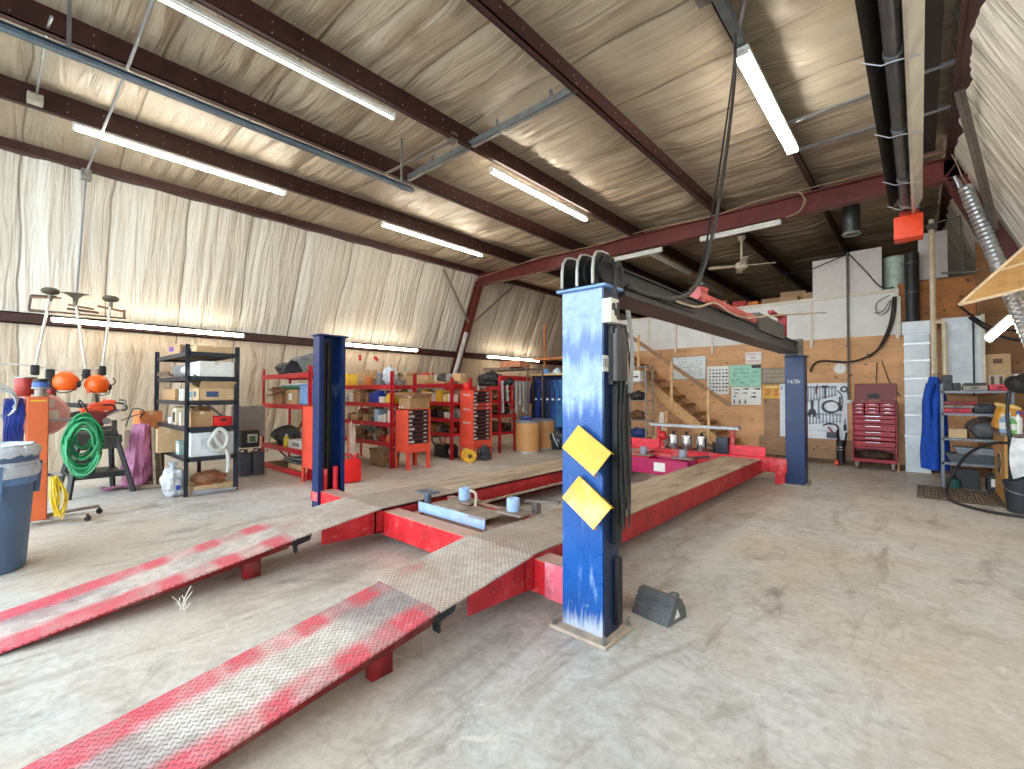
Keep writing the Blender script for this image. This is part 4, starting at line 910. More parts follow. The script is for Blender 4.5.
b = MB(); b.bar((0,-.09,.02), (-.05,-.12,.92), .07, .05); b.bar((-.35,.05,.02), (-.1,-.10,.80), .06, .05); b.bar((.1,.12,.04), (-.08,-.4,.04), .06, .05); b.build('timber', WD, t)
carton('orange_carton', 'orange cardboard box behind the pink plastic sheet', (.36,.30,.32), (-9.55,1.56,.82), .1, M((226,140,86), .7, 0, .08), detail=True)
b = MB(); b.span((-9.8,1.3,0), (-9.3,1.75,.82), .01); tag(b.build('wood_crate', M((112,92,76), .7, 0, .2), None, 'base'), 'brown wooden crate in shade under the orange carton', 'crate')
t = thing('plastic_bag', 'tied white plastic bag on the floor in front of the black shelves', 'bag', (-7.72,1.55,0))
crumple('bag_body', BAGW, t, (0,0,.20), .19, (.8,.72,1.12), 3, .28, 2.2, 28, -.2)
b = MB(); b.lathe((0,0,.36), [(.06,0),(.03,.05),(.05,.1),(.075,.13)], 12); b.build('tied_neck', BAGW, t)
b = MB(); b.box((.152,.03,.14), (.01,.05,.06), (0,0,.1)); b.build('blue_print', M((60,90,190), .5), t)
# ------------------------------------------------------------------ black steel shelving
SHELF = M((42,48,58), .45, .2, .1, 6, 0, 40, 'black_shelf_steel', .12, (120,116,110))
S = thing('shelving_unit', 'black boltless steel shelving unit with wooden shelves full of boxes', 'shelving unit', (-8.5,1.97,0), world=True)
X0, X1, Ya, Yb = -9.50, -7.55, 1.66, 2.28
for x in (X0, X1):
    for y in (Ya, Yb):
        b = MB(); b.span((x-.004 if x == X1 else x, y-.025 if y == Yb else y, 0), (x+.04*(1 if x == X0 else -1), y+.03*(1 if y == Ya else -1), 2.12)); b.span((x, y-.025, 0), (x+(.006 if x == X0 else -.006), y+.03, 2.12)); b.build('upright', SHELF, S)
SZ = (.535,.955,1.325,1.675,2.02)
for z in SZ:
    b = MB(); b.span((X0,Ya,z-.06),(X1,Ya+.012,z)); b.span((X0,Yb-.012,z-.06),(X1,Yb,z)); b.span((X1-.012,Ya,z-.06),(X1,Yb,z)); b.span((X0,Ya,z-.06),(X0+.012,Yb,z)); sh = b.build('shelf_beam', SHELF, S)
    b = MB(); b.span((X0+.01,Ya+.01,z-.015),(X1-.01,Yb-.01,z)); sub(b, 'shelf_board', M((120,100,80), .7, 0, .15), sh, S)
def on(z): return SZ[z]+.001
carton('carton', 'long open tan carton on top of the black shelving', (.42,.46,.11), (-8.0,2.05,on(4)), 0, CARD[1])
carton('carton', 'small tilted carton with purple print at the top left corner of the black shelving', (.26,.22,.16), (-8.55,1.78,on(4)), .5, CARD[3], mark=M((120,80,150), .6))
t = thing('rag_pile', 'dark rags heaped on top of the black shelving', 'rags', (-8.2,1.85,on(4))); crumple('rag', TARP, t, (0,0,.05), .10, (1.4,1,.7), 5, .5, 3, 20, -.05)
carton('carton', 'long white carton on the second highest shelf of the black shelving', (.5,.42,.22), (-7.86,2.03,on(3)), 0, WHT)
t = thing('sack', 'white sack lying on the second highest shelf of the black shelving', 'sack', (-8.25,1.88,on(3))); crumple('sack_body', BAGW, t, (0,0,.10), .14, (1.5,1.1,.75), 8, .2, 2, 22, -.1)
b = MB(); b.bar((-9.1,1.62,1.72), (-8.05,1.58,1.70), .05, .03); b.bar((-9.0,1.6,1.75), (-8.1,1.56,1.73), .03, .03); tag(b.build('metal_bar', M((112,96,82), .5, .5), None, 'base'), 'long metal bars jutting out to the left of the black shelving', 'bar')
carton('carton', 'long tan carton jutting out at the left of the middle shelf', (.85,.28,.17), (-8.75,1.82,on(2)), .0, CARD[2])
carton('carton', 'white box with blue label on the middle shelf', (.20,.24,.17), (-8.08,1.82,on(2)), 0, WHT, mark=M((150,186,210), .5))
carton('carton', 'open tan carton with a dark label on the middle shelf', (.34,.44,.18), (-7.80,2.04,on(2)), 0, CARD[1], opened=True, mark=M((60,80,120), .5))
t = thing('sack', 'dark cloth stuffed in the open carton on the middle shelf', 'cloth', (-7.80,2.06,on(2)+.02)); crumple('cloth', TARPG, t, (0,0,.17), .11, (1,1.3,.7), 6, .4, 2.6, 18)
t = thing('jug', 'cream plastic jug with black label on the fourth shelf down', 'jug', (-8.32,1.78,on(1)))
b = MB(); b.box((0,0,.13), (.17,.22,.26), None, .03); b.cyl((-.02,.04,.26), (-.02,.04,.30), .03); b.build('jug_body', M((220,204,176), .4), t); b = MB(); b.box((.086,0,.12), (.004,.13,.15)); b.box((0,-.111,.12), (.12,.004,.15)); b.build('jug_label', BLK, t)
carton('carton', 'small white box in shade beside the cream jug', (.2,.16,.1), (-8.75,1.78,on(1)), 0, WHT)
carton('carton', 'cream carton between the jug and the tan box', (.08,.2,.2), (-8.12,1.80,on(1)), 0, CREAM)
carton('carton', 'plain tan carton on the fourth shelf down beside the red case', (.24,.27,.22), (-7.74,1.86,on(1)), 0, CARD[2])
t = thing('red_case', 'flat bright red plastic case on the fourth shelf down', 'case', (-7.76,2.12,on(1)))
b = MB(); b.box((0,0,.07), (.32,.24,.14), None, .018); b.build('case_body', M((214,34,34), .4, 0, .05), t); b = MB(); b.box((.165,0,.09), (.02,.08,.03), None, .005); b.build('case_handle', BLK, t)
b = MB(); b.bar((-7.6,1.86,1.32), (-7.65,2.16,1.06), .05, .02); b.bar((-7.56,1.92,1.58), (-7.6,1.74,1.7), .03, .02); tag(b.build('steel_strip', M((112,104,98), .5, .5), None, 'base'), 'bent steel strip leaning across the middle shelf', 'strip')
carton('carton', 'wide white carton with faint print on the lowest shelf', (.32,.54,.34), (-7.74,2.00,on(0)), 0, M((226,230,234), .5, 0, .04), mark=M((206,212,218), .5))
carton('carton', 'tan carton jutting out at the left of the lowest shelf', (.48,.27,.36), (-8.72,1.64,on(0)-.0), .0, CARD[1])
t = thing('hose_bundle', 'pale grey flexible hose looped over the front of the lowest shelf', 'hose', (-7.5,2.1,.8), world=True)
b = MB(); b.tube([(-7.5,2.02,.88),(-7.5,1.92,.74),(-7.47,1.98,.62),(-7.46,2.10,.66),(-7.46,2.14,.82),(-7.5,2.05,.92),(-7.5,1.98,.84),(-7.48,2.04,.70),(-7.46,2.13,.60),(-7.45,2.15,.42),(-7.45,2.14,.30)], .030, 10, smooth=5); b.build('hose', M((196,194,188), .45, .1, .08, 20), t)
t = thing('pipe_roll', 'rusty rolled sheet lying on the floor under the black shelving', 'roll', (-7.74,1.98,.10)); crumple('roll_body', M((150,98,70), .6, 0, .2), t, (0,0,.1), .13, (1.2,1.7,.8), 4, .25, 2.2, 20)
carton('carton', 'flattened tan carton on the floor under the black shelving', (.5,.5,.12), (-7.84,2.0,.0), .05, CARD[1])
b = MB()
for k in range(4): b.bar((-7.52-.02*k,1.74,.02+.015*k), (-7.50+.02*k,2.26,.02+.012*k), .03, .02)
tag(b.build('metal_bar', GALV, None, 'base'), 'bundle of bright steel bars on the floor under the black shelving', 'bar')
t = thing('green_box', 'green white printed box behind the tied white bag', 'box', (-8.1,1.72,on(0))); b = MB(); b.box((0,0,.1), (.2,.1,.2), None, .006); b.build('box_body', M((150,176,168), .5, 0, .15), t); b = MB(); b.box((.02,-.051,.1),(.12,.004,.12)); b.build('box_label', WHT, t)
carton('carton', 'tan carton standing behind on the lowest shelf of the black shelving', (.4,.4,.3), (-8.25,2.02,on(0)), 0, CARD[3])
carton('carton', 'brown carton in shade at the back of the fourth shelf down', (.5,.4,.26), (-8.85,2.02,on(1)), 0, CARD[2])
carton('carton', 'brown carton in shade at the back of the middle shelf', (.5,.4,.24), (-8.3,2.05,on(2)), 0, CARD[0])
carton('carton', 'grey box in shade at the back of the second highest shelf', (.6,.4,.2), (-8.9,2.02,on(3)), 0, M((132,134,134), .5, 0, .08))
carton('carton', 'tan carton at the back of the top of the black shelving', (.6,.4,.14), (-8.75,2.05,on(4)), .04, CARD[0])
# grey panel, battery charger box and dark jugs behind
b = MB(); b.span((-9.25,2.70,.62), (-9.2,3.26,1.2), .01); o = tag(b.build('plastic_divider', M((178,182,180), .5, 0, .05), None, 'base'), 'grey plastic panel standing behind the black jugs', 'panel')
t = thing('battery_box', 'black box with green and white label on the dark jugs', 'box', (-8.85,2.86,.47)); b = MB(); b.box((0,0,.16), (.22,.30,.30), None, .02); b.build('box_body', M((52,58,62), .45), t); b = MB(); b.box((.111,.03,.17), (.004,.16,.15)); b.build('box_label', M((214,226,214), .5), t); b = MB(); b.box((.114,.03,.16), (.003,.10,.10)); b.build('green_print', M((90,150,110), .5), t)
t = thing('oil_jug', 'dark grey oil jug on the floor, nearer the black shelving', 'jug', (-8.78,2.76,0), 0, 'dark oil jugs')
b = MB(); b.box((0,0,.20), (.22,.19,.40), None, .03); b.cyl((0,.04,.40),(0,.04,.45),.03); b.build('jug_body', M((72,82,92), .45), t); b = MB(); b.tube([(0,-.06,.4),(0,-.05,.445),(0,.0,.45)], .014, 6); b.build('jug_handle', M((72,82,92), .45), t)
dup(t, (-8.78,2.98,0), 0, 'dark grey oil jug on the floor, nearer the red rack')
# ------------------------------------------------------------------ red steel racks in rows by the left wall
RRED = M((190,24,40), .42, 0, .1, 7, .04, 40, 'rack_red', .12, (214,120,116))
RORG = M((236,86,64), .42, 0, .05, 5, .02, 30, 'cabinet_red'); RDK = M((150,20,34), .5, 0, .1)
BOARD = M((130,104,80), .7, 0, .15)
RX0, RX1 = -9.58, -7.50
def rack(label, y0, y1, zs, ztop, x0=RX0, x1=RX1, brace=True):
    t = thing('storage_rack', label, 'rack', ((x0+x1)/2,(y0+y1)/2,0), 0, 'red steel racks by the left wall', True)
    for x in (x0, x1-.06):
        for y in (y0, y1-.05):
            b = MB(); b.span((x,y,0),(x+.06,y+.006,ztop)); b.span((x if x == x0 else x+.054,y,0),(x+.006 if x == x0 else x+.06,y+.05,ztop)); b.span((x-.01,y-.01,0),(x+.07,y+.06,.008)); b.build('upright', RRED, t)
    for z in zs:
        b = MB(); b.span((x0+.03,y0-.004,z-.085),(x1-.03,y0+.03,z+.0)); b.span((x0+.03,y1-.03,z-.085),(x1-.03,y1,z)); b.span((x1-.04,y0,z-.07),(x1-.01,y1,z-.01)); b.span((x0+.01,y0,z-.07),(x0+.04,y1,z-.01)); s = b.build('shelf_beam', RRED, t)
        b = MB(); b.span((x0+.02,y0+.03,z-.03),(x1-.02,y1-.03,z-.012)); sub(b, 'shelf_board', BOARD, s, t)
    if brace:
        b = MB(); b.bar((x1-.02,y0+.03,zs[0]), (x1-.02,y1-.03,zs[1]-.05), .03, .012); b.bar((x1-.02,y1-.03,zs[1]), (x1-.02,y0+.03,zs[2]-.05), .03, .012); b.build('end_brace', RDK, t)
    return t
rack('red steel rack nearest the camera, beside the dark oil jugs', 3.33, 3.88, (.10,.47,1.24,1.78), 1.90)
rack('red steel rack just right of the far blue post, behind the short red cabinet', 4.90, 5.48, (.49,.87,1.25,1.60), 1.86)
rack('red steel rack behind the tall red cabinet with white lettering', 6.40, 7.0, (.57,.89,1.25,1.65), 1.78)
rack('red steel rack hung with shiny steel clamps, furthest back', 7.90, 8.5, (.50,.92,1.27,1.60), 1.82)
b = MB(); b.bar((-9.4,3.86,.5), (-8.6,3.86,1.2), .04, .012); b.bar((-9.4,3.86,.02),(-9.0,3.36,.44),.03,.012); tag(b.build('diagonal_strap', RDK, None, 'base'), 'red diagonal strap across the back of the nearest red rack', 'strap')
# rack A, one by one
def A(z): return {0:.09,1:.459,2:1.229,3:1.769}[z]
t = thing('folded_mat', 'large grey rubber mat folded over the top of the nearest red rack', 'mat', (-8.1,3.6,A(3)))
b = MB(); b.sheet(lambda u, v: (-.45+.95*u, -.28+.56*v+.03*nz(u*3,v*3,1), .05+.30*math.sin(PI*min(1,u*1.15))**.8*(.7+.3*math.sin(PI*v))+.05*nz(u*5,v*4,5)), 24, 14, .02); b.sheet(lambda u, v: (-.3+.6*u, -.25+.5*v, .02+.02*nz(u*5,v*5,3)), 10, 8, .02); b.build('mat', TARPG, t, ang=50)
t = thing('tarp', 'crumpled black tarp on the left part of the top of the nearest red rack', 'tarp', (-8.85,3.58,A(3))); crumple('tarp_cloth', TARP, t, (0,0,.11), .20, (1.7,1.1,.72), 11, .5, 2.4, 28, -.11)
carton('carton', 'tan carton at the back of the top shelf behind the black tarp', (.3,.2,.36), (-8.55,3.75,A(3)), 0)
carton('carton', 'open tan carton with raised flap on the upper shelf of the nearest red rack', (.44,.3,.22), (-9.0,3.55,A(2)), 0, CARD[2], opened=True)
carton('carton', 'wide tan carton in the middle of the upper shelf of the nearest red rack', (.42,.34,.27), (-8.35,3.56,A(2)), 0, CARD[0], mark=WHT)
carton('carton', 'small tan carton between two larger ones on the nearest red rack', (.2,.3,.25), (-8.67,3.6,A(2)), 0, CARD[3])
t = thing('plastic_crate', 'light blue plastic crate on the upper shelf of the nearest red rack', 'crate', (-7.86,3.58,A(2)))
b = MB(); b.box((0,0,.17), (.36,.36,.34), None, .012); b.box((0,0,.35),(.39,.39,.02), None, .005); b.build('crate_body', M((120,160,214), .4, 0, .08), t)
b = MB()
for k in range(4): b.box((-.12+.08*k,-.182,.16), (.02,.006,.26))
b.build('crate_ribs', M((150,186,230), .4), t)
t = thing('long_tray', 'long flat green and white tray across the boxes on the nearest red rack', 'tray', (-8.45,3.6,A(2)+.285)); b = MB(); b.box((0,0,.03), (1.0,.36,.05), None, .006); b.build('tray_body', M((26,120,98), .4), t); b = MB(); b.box((.05,0,.075), (.95,.34,.035), None, .005); b.build('tray_lid', M((214,224,222), .4), t)
b = MB(); b.bar((-9.3,3.4,1.38), (-8.6,3.42,1.50), .2, .008); tag(b.build('cardboard_flap', CARD[0], None, 'base'), 'loose cardboard sheet tilted over the open carton', 'cardboard')
t = thing('bag', 'dark grey bag slumped at the left on the lower shelf of the nearest red rack', 'bag', (-9.0,3.58,A(1))); crumple('bag_body', TARP, t, (0,0,.15), .25, (1.5,.9,.75), 4, .3, 2, 26, -.15)
t = thing('bag', 'brown paper bags slumped behind the white box on the nearest red rack', 'bag', (-8.2,3.74,A(1))); crumple('bag_body', M((134,100,72), .7, 0, .15), t, (0,0,.16), .22, (1.5,.6,1.05), 9, .3, 2.4, 24, -.16); crumple('bag_body', M((150,112,80), .7, 0, .15), t, (.34,0,.16), .16, (.9,.6,1.2), 19, .3, 2.4, 20, -.16)
t = thing('spray_can', 'small yellow can standing before the brown bags', 'can', (-8.62,3.42,A(1))); b = MB(); b.lathe((0,0,0), [(.05,0),(.052,.01),(.052,.16),(.03,.19)], 14); b.build('can_body', M((226,190,50), .4), t); b = MB(); b.cyl((0,0,.19),(0,0,.23),.022,n=12); b.build('cap', WHT, t)
carton('carton', 'long pale grey carton with dark prints on the lower shelf of the nearest red rack', (.86,.30,.15), (-8.0,3.52,A(1)), 0, M((208,204,194), .55, 0, .05), mark=M((120,124,124), .5))
b = MB(); b.box((-8.3,3.6,A(0)+.12), (.95,.4,.012), (0,.06,0)); b.box((-8.35,3.62,A(0)+.17), (.8,.36,.02), (0,-.05,0)); tag(b.build('sheet_metal', M((150,156,158), .4, .4), None, 'base'), 'grey metal sheets lying on the bottom shelf of the nearest red rack', 'sheet')
carton('carton', 'flat tan carton on the bottom shelf of the nearest red rack', (.8,.36,.09), (-8.1,3.58,A(0)), 0, CARD[0])
# small goods: one of each kind, then copies placed along the shelves
def proto_box(m): 
    t = thing('carton', 'x', 'box', (0,0,-5)); b = MB(); b.box((0,0,.5), (1,1,1), None, .012); b.build('box_body', m, t); b = MB(); b.span((-.501,-.08,.75),(.501,.08,1.004)); b.build('tape', TAPE, t); return t
def proto_can(m, lid):
    t = thing('can', 'x', 'can', (0,0,-5)); b = MB(); b.lathe((0,0,0), [(.46,0),(.5,.03),(.5,.95),(.46,1)], 14); b.build('can_body', m, t); b = MB(); b.cyl((0,0,.995),(0,0,1.02),.44,n=14); b.build('lid', lid, t); return t
def proto_bottle(m, capm):
    t = thing('bottle', 'x', 'bottle', (0,0,-5)); b = MB(); b.lathe((0,0,0), [(.45,0),(.5,.04),(.5,.66),(.2,.82),(.18,.88)], 14); b.build('bottle_body', m, t); b = MB(); b.cyl((0,0,.88),(0,0,1.0),.2,n=12); b.build('cap', capm, t); return t
def proto_bag(m, sd):
    t = thing('parcel', 'x', 'parcel', (0,0,-5)); crumple('wrapping', m, t, (0,0,.5), .52, (1,1,1), sd, .4, 2.4, 18, -.5); return t
def proto_bin(m):
    t = thing('parts_bin', 'x', 'bin', (0,0,-5)); b = MB(); b.prism([(-.5,0),(.42,0),(.5,1),(.44,1),(.36,.06),(-.44,.06),(-.44,.55),(-.5,.55)], 'x', -.5, .5); b.span((-.5,-.5,0),(-.46,.45,.7)); b.span((.46,-.5,0),(.5,.45,.7)); b.build('bin_body', m, t)
    crumple('contents', DS, t, (0,0,.3), .36, (1,1,.8), 3, .5, 4, 14, -.3); return t
KD = {
 'tan': ('tan carton', proto_box(CARD[0])), 'brown': ('brown carton', proto_box(CARD[2])), 'white': ('white box', proto_box(WHT)), 'blue': ('blue box', proto_box(M((40,64,164), .5, 0, .08))),
 'yellow': ('yellow box', proto_box(M((240,190,44), .5, 0, .08))), 'red': ('red box', proto_box(M((196,40,40), .5, 0, .08))), 'grey': ('grey box', proto_box(M((132,134,134), .5, 0, .08))), 'black': ('black box', proto_box(M((40,40,42), .5))),
 'orange': ('orange box', proto_box(M((224,128,60), .55, 0, .08))), 'palebl': ('pale blue box', proto_box(M((170,196,216), .5))),
 'can': ('grey tin can', proto_can(M((160,160,156), .4, .4), STL)), 'ycan': ('yellow tin can', proto_can(M((232,178,50), .4), STL)), 'bcan': ('dark tin can', proto_can(M((60,62,66), .4), BLK)),
 'bot': ('white bottle', proto_bottle(WHT, BLK)), 'ybot': ('yellow bottle', proto_bottle(M((236,196,60), .4), BLK)), 'dbot': ('dark bottle', proto_bottle(M((46,44,48), .35), M((190,40,40), .4))),
 'bag': ('white plastic parcel', proto_bag(BAGW, 2)), 'bbag': ('brown paper parcel', proto_bag(M((150,116,84), .7, 0, .2), 5)), 'dbag': ('dark oily part', proto_bag(M((62,54,50), .6, .2, .2), 8)), 'bin': ('brown parts bin', proto_bin(M((140,112,84), .6, 0, .1))), 'rbin': ('red parts bin', proto_bin(M((186,40,40), .5)))}
used = set()
ORDW = ('first','second','third','fourth','fifth','sixth','seventh','eighth','ninth','tenth','eleventh','twelfth','thirteenth','fourteenth')
def shelf_row(rackname, shelfname, z, y, items, x_end, group):
    """items: (kind, width, depth, height[, gap]) from left to right, ending at x_end on the right"""
    items = list(items); FR = random.Random(len(items)*7+int(z*100)+int(y*10))
    while sum(i[1]+.015 for i in items) < 1.78: items.insert(0, (FR.choice(('brown','tan','bbag','dbag','bin','grey','can','black')), FR.uniform(.14,.26), FR.uniform(.16,.28), FR.uniform(.13,.25)))
    tot = sum(i[1]+(i[4] if len(i) > 4 else .015) for i in items); x = x_end - tot; cnt = {}
    num = {}
    for i in items: num[i[0]] = num.get(i[0], 0)+1
    for i in items:
        k, w, d, h = i[:4]; x += w/2
        cnt[k] = cnt.get(k, 0)+1
        pos = ORDW[cnt[k]-1]+' ' if num[k] > 1 else ''
        nm, pr = KD[k]
        lab = '%s%s, %s, %s' % (pos, nm, shelfname, rackname) if num[k] == 1 else '%s, %sfrom left, %s, %s' % (nm, pos, shelfname, rackname)
        rz = rnd.uniform(-.10,.10); yy = y+d/2+rnd.uniform(0,.05)
        pr['category']
        r = dup(pr, (x,yy,z), rz, lab, group, (w*.97,d,h)) if k in used else pr
        if k not in used:
            used.add(k); pr.location = (x,yy,z); pr.rotation_euler = (0,0,rz); pr.scale = (w*.97,d,h); pr['label'] = lab; pr['group'] = group
        x += w/2+(i[4] if len(i) > 4 else .015)
RB = 'rack right of far blue post'
RC = 'rack behind tall cabinet'; RD_ = 'rack with hanging clamps'
g = 'goods on the red rack behind the short cabinet'
shelf_row(RB, 'top shelf', 1.589, 4.93, [('bcan',.15,.15,.2),('yellow',.2,.25,.27),('ycan',.13,.13,.2),('yellow',.26,.28,.24),('tan',.3,.3,.34),('orange',.2,.25,.18),('bin',.17,.2,.2),('grey',.16,.2,.26),('bag',.22,.3,.36),('bag',.16,.2,.3)], -7.56, g)
shelf_row(RB, 'second shelf', 1.239, 4.93, [('bag',.2,.25,.16),('white',.15,.2,.2),('brown',.16,.25,.26),('tan',.12,.2,.24),('bbag',.16,.2,.26),('brown',.1,.2,.2),('blue',.22,.3,.20),('blue',.18,.3,.25),('white',.14,.25,.13),('ybot',.12,.12,.22),('yellow',.14,.2,.2)], -7.56, g)
shelf_row(RB, 'third shelf', .859, 4.93, [('bbag',.2,.2,.14),('tan',.25,.3,.12),('bbag',.2,.2,.18),('tan',.2,.2,.13),('bin',.18,.2,.12),('palebl',.15,.2,.25),('white',.14,.2,.14),('bot',.09,.09,.2),('tan',.11,.2,.18),('white',.12,.2,.24)], -7.56, g)
shelf_row(RB, 'fourth shelf', .479, 4.93, [('dbag',.2,.2,.16),('bbag',.2,.22,.2),('bin',.22,.25,.14),('bbag',.18,.2,.16),('can',.11,.11,.14),('bbag',.16,.2,.24),('rbin',.2,.25,.16),('orange',.22,.25,.14)], -7.56, g)
t = thing('metal_bin', 'dented brown metal bin on the floor below the rack right of the blue post', 'bin', (-7.9,5.0,0)); b = MB(); b.prism([(-.22,0),(.2,0),(.25,.33),(-.26,.33)], 'y', -.17, .2); b.box((0,.01,.335),(.53,.4,.02)); b.build('bin_body', M((152,122,92), .5, .3, .2), t); crumple('contents', M((150,140,128), .5), t, (0,0,.33), .15, (1.2,1,.5), 4, .4, 3, 16)
carton('carton', 'small grey stone like lump on the floor beside the brown metal bin', (.14,.14,.1), (-7.62,4.98,0), .4, M((128,120,110), .8), detail=False)
# goods at the end of that rack, seen past the upright
carton('carton', 'open tan carton with flaps up on the end of the top shelf', (.34,.24,.2), (-7.72,5.33,1.59), .1, CARD[1], opened=True)
carton('carton', 'low grey carton beside the open carton on the top shelf end', (.2,.18,.12), (-7.58,5.12,1.59), .1, M((130,116,116), .6))
g = 'goods on the red rack behind the tall cabinet'
shelf_row(RC, 'top shelf', 1.639, 6.43, [('tan',.3,.3,.14),('dbag',.25,.3,.12),('tan',.35,.35,.22),('brown',.25,.3,.07),('tan',.42,.4,.05),('bbag',.2,.25,.08)], -7.56, g)
shelf_row(RC, 'second shelf', 1.239, 6.43, [('bin',.2,.2,.2),('bbag',.18,.2,.2),('bag',.18,.2,.22),('grey',.35,.3,.3),('yellow',.15,.2,.28),('ycan',.14,.14,.2),('white',.16,.2,.2),('yellow',.2,.25,.26),('bot',.1,.1,.2),('ybot',.1,.1,.22),('white',.1,.2,.18)], -7.56, g)
shelf_row(RC, 'third shelf', .879, 6.43, [('can',.13,.13,.16),('bag',.16,.2,.17),('dbag',.22,.25,.2),('dbag',.2,.25,.16),('dbot',.12,.12,.22),('bcan',.16,.16,.16),('dbag',.16,.2,.2),('white',.12,.2,.14),('bot',.1,.1,.18)], -7.56, g)
shelf_row(RC, 'fourth shelf', .559, 6.43, [('dbag',.2,.2,.14),('brown',.3,.3,.2),('can',.14,.14,.14),('dbag',.25,.25,.16),('bbag',.16,.2,.12)], -7.56, g)
t = thing('air_compressor', 'black machine with hoses on the floor below the rack behind the tall cabinet', 'machine', (-7.95,6.6,0))
b = MB(); b.box((0,0,.16), (.4,.34,.26), None, .03); b.box((.28,-.02,.14),(.12,.2,.24), None, .015); b.build('machine_body', BLK, t); b = MB(); b.tube([(-.2,-.1,.2),(-.26,-.18,.4),(-.2,-.15,.55)], .02, 8, smooth=4); b.build('machine_hose', M((120,104,90), .6), t); b = MB(); b.tube([(.12,-.12,.25),(.06,-.2,.42),(.14,-.16,.58)], .025, 8, smooth=4); b.build('machine_hose', M((120,104,90), .6), t); b = MB(); b.box((.29,-.122,.16),(.06,.004,.1)); b.build('rating_plate', WHT, t)
g = 'goods on the red rack with hanging clamps'
t = thing('duffel_bag', 'black bags slumped on top of the rack with hanging clamps', 'bag', (-8.05,8.15,1.61)); crumple('bag_body', M((34,36,40), .6), t, (0,0,.15), .24, (1.6,1,.85), 6, .35, 2.3, 26, -.15); crumple('bag_body', M((40,42,46), .6), t, (.5,0,.1), .16, (1.3,1,.8), 16, .35, 2.3, 20, -.1)
shelf_row(RD_, 'second shelf', 1.26, 7.93, [('brown',.2,.3,.2),('dbag',.25,.3,.2),('bin',.22,.25,.2),('tan',.25,.3,.2),('brown',.2,.3,.12),('bbag',.25,.3,.18)], -7.56, g)
shelf_row(RD_, 'third shelf', .91, 7.93, [('dbag',.2,.3,.2),('grey',.25,.3,.15),('bin',.22,.25,.2),('brown',.25,.3,.2),('dbag',.3,.3,.16)], -7.56, g)
for rn, yy, zz, gg in ((RB,5.2,(1.589,1.239,.859,.479),'goods on the red rack behind the short cabinet'),(RC,6.72,(1.639,1.239,.879,.559),'goods on the red rack behind the tall cabinet'),(RD_,8.22,(1.26,.91,.491),'goods on the red rack with hanging clamps')):
    for zi, z in enumerate(zz):
        FR = random.Random(int(yy*10)+zi)
        shelf_row(rn, ('top','second','third','fourth')[zi + (1 if rn == RD_ else 0)]+' shelf rear', z, yy, [(FR.choice(('brown','tan','bbag','dbag','grey','black','white','red','yellow','brown')), FR.uniform(.22,.36), .2, FR.uniform(.2,.29)) for _ in range(6)], -7.58, gg)
t = thing('clamp_rack', 'red header bar with shiny steel exhaust clamps hanging from it', 'clamp rack', (-7.48,8.2,1.5), world=True)
b = MB(); b.span((-7.50,7.86,1.74), (-7.44,9.0,1.86), .005); b.build('header', M((186,26,36), .4), t)
R = random.Random(4)
for k, y in enumerate((7.94,8.10,8.26,8.42,8.56,8.70,8.84)):
    h = (.78,.50,.70,.8,.6,.78,.85)[k]
    b = MB(); b.bar((-7.47,y,1.74), (-7.46,y+.02,1.74-h), .085, .04); b.cyl((-7.50,y,1.70),(-7.42,y,1.70),.03,n=10); b.box((-7.455,y+.02,1.74-h+.05),(.05,.08,.10),None,.01); b.build('clamp', RRED if k == 2 else M((196,198,202), .35, .3, .08), t)
# ------------------------------------------------------------------ orange-red parts cabinets
def cabinet(name, label, x0, x1, y0, y1, ztop, zleg, rows, full):
    t = thing('parts_cabinet', label, 'cabinet', ((x0+x1)/2,(y0+y1)/2,0), 0, 'orange red parts cabinets', True)
    e = .02
    b = MB(); b.span((x0,y0,zleg-.1),(x1,y0+e,ztop),.003); b.span((x0,y1-e,zleg-.1),(x1,y1,ztop)); b.span((x0,y0,zleg-.1),(x0+e,y1,ztop)); b.span((x0,y0,ztop-e),(x1,y1,ztop)); b.span((x0+.004,y0+.004,zleg-.098),(x1-.004,y1-.004,zleg))
    b.span((x1-e,y0+.001,zleg-.101),(x1+.002,y1-.001,zleg+.06)); b.build('carcass', RORG, t)
    for xx in (x0,x1-.06):
        for yy in (y0,y1-.06):
            b = MB(); b.span((xx,yy,0),(xx+.06,yy+.006,zleg-.1)); b.span((xx if xx == x0 else xx+.054,yy,0),(xx+.006 if xx == x0 else xx+.06,yy+.06,zleg-.1)); b.build('leg', RORG, t)
    z0 = zleg+.06; dz = (ztop-e-z0)/rows
    for k in range(rows):
        z = z0+dz*k
        b = MB(); b.span((x0+e,y0+e,z+.012),(x1-.05,y1-e,z+dz*.72)); b.span((x1-.06,y0+e,z+.012),(x1-.045,y1-e,z+dz*.9)); dr = b.build('drawer', RORG if full and k in (rows-5,rows-4) else M((46,30,34), .5), t)
        b = MB(); b.span((x1-.055,y0+e,z),(x1-.002,y1-e,z+.012)); sub(b, 'drawer_slide', M((120,60,62), .45, .2), dr, t)
        b = MB(); yy = y0+e+.03+(.0 if k % 5 else .0); b.span((x1-.045,yy,z+dz*.25),(x1-.03,yy+.07+.05*(k % 3 == 0),z+dz*.72)); sub(b, 'drawer_label', WHT, dr, t); b = MB(); b.span((x1-.045,y1-e-.11,z+dz*.3),(x1-.035,y1-e-.04,z+dz*.55)); sub(b, 'drawer_label', WHT, dr, t)
    return t
cabinet('c', 'short orange red cabinet of black drawers with an open carton on top', -7.50,-7.08, 4.98,5.50, 1.14,.42, 8, False)
tc = cabinet('c', 'tall orange red cabinet of drawers with white lettering on its side', -7.50,-7.08, 6.63,7.20, 1.50,.36, 13, True)
cabinet('c', 'orange red cabinet half hidden behind the far blue post', -7.46,-7.0, 3.20,3.66, 1.25,.34, 9, False)
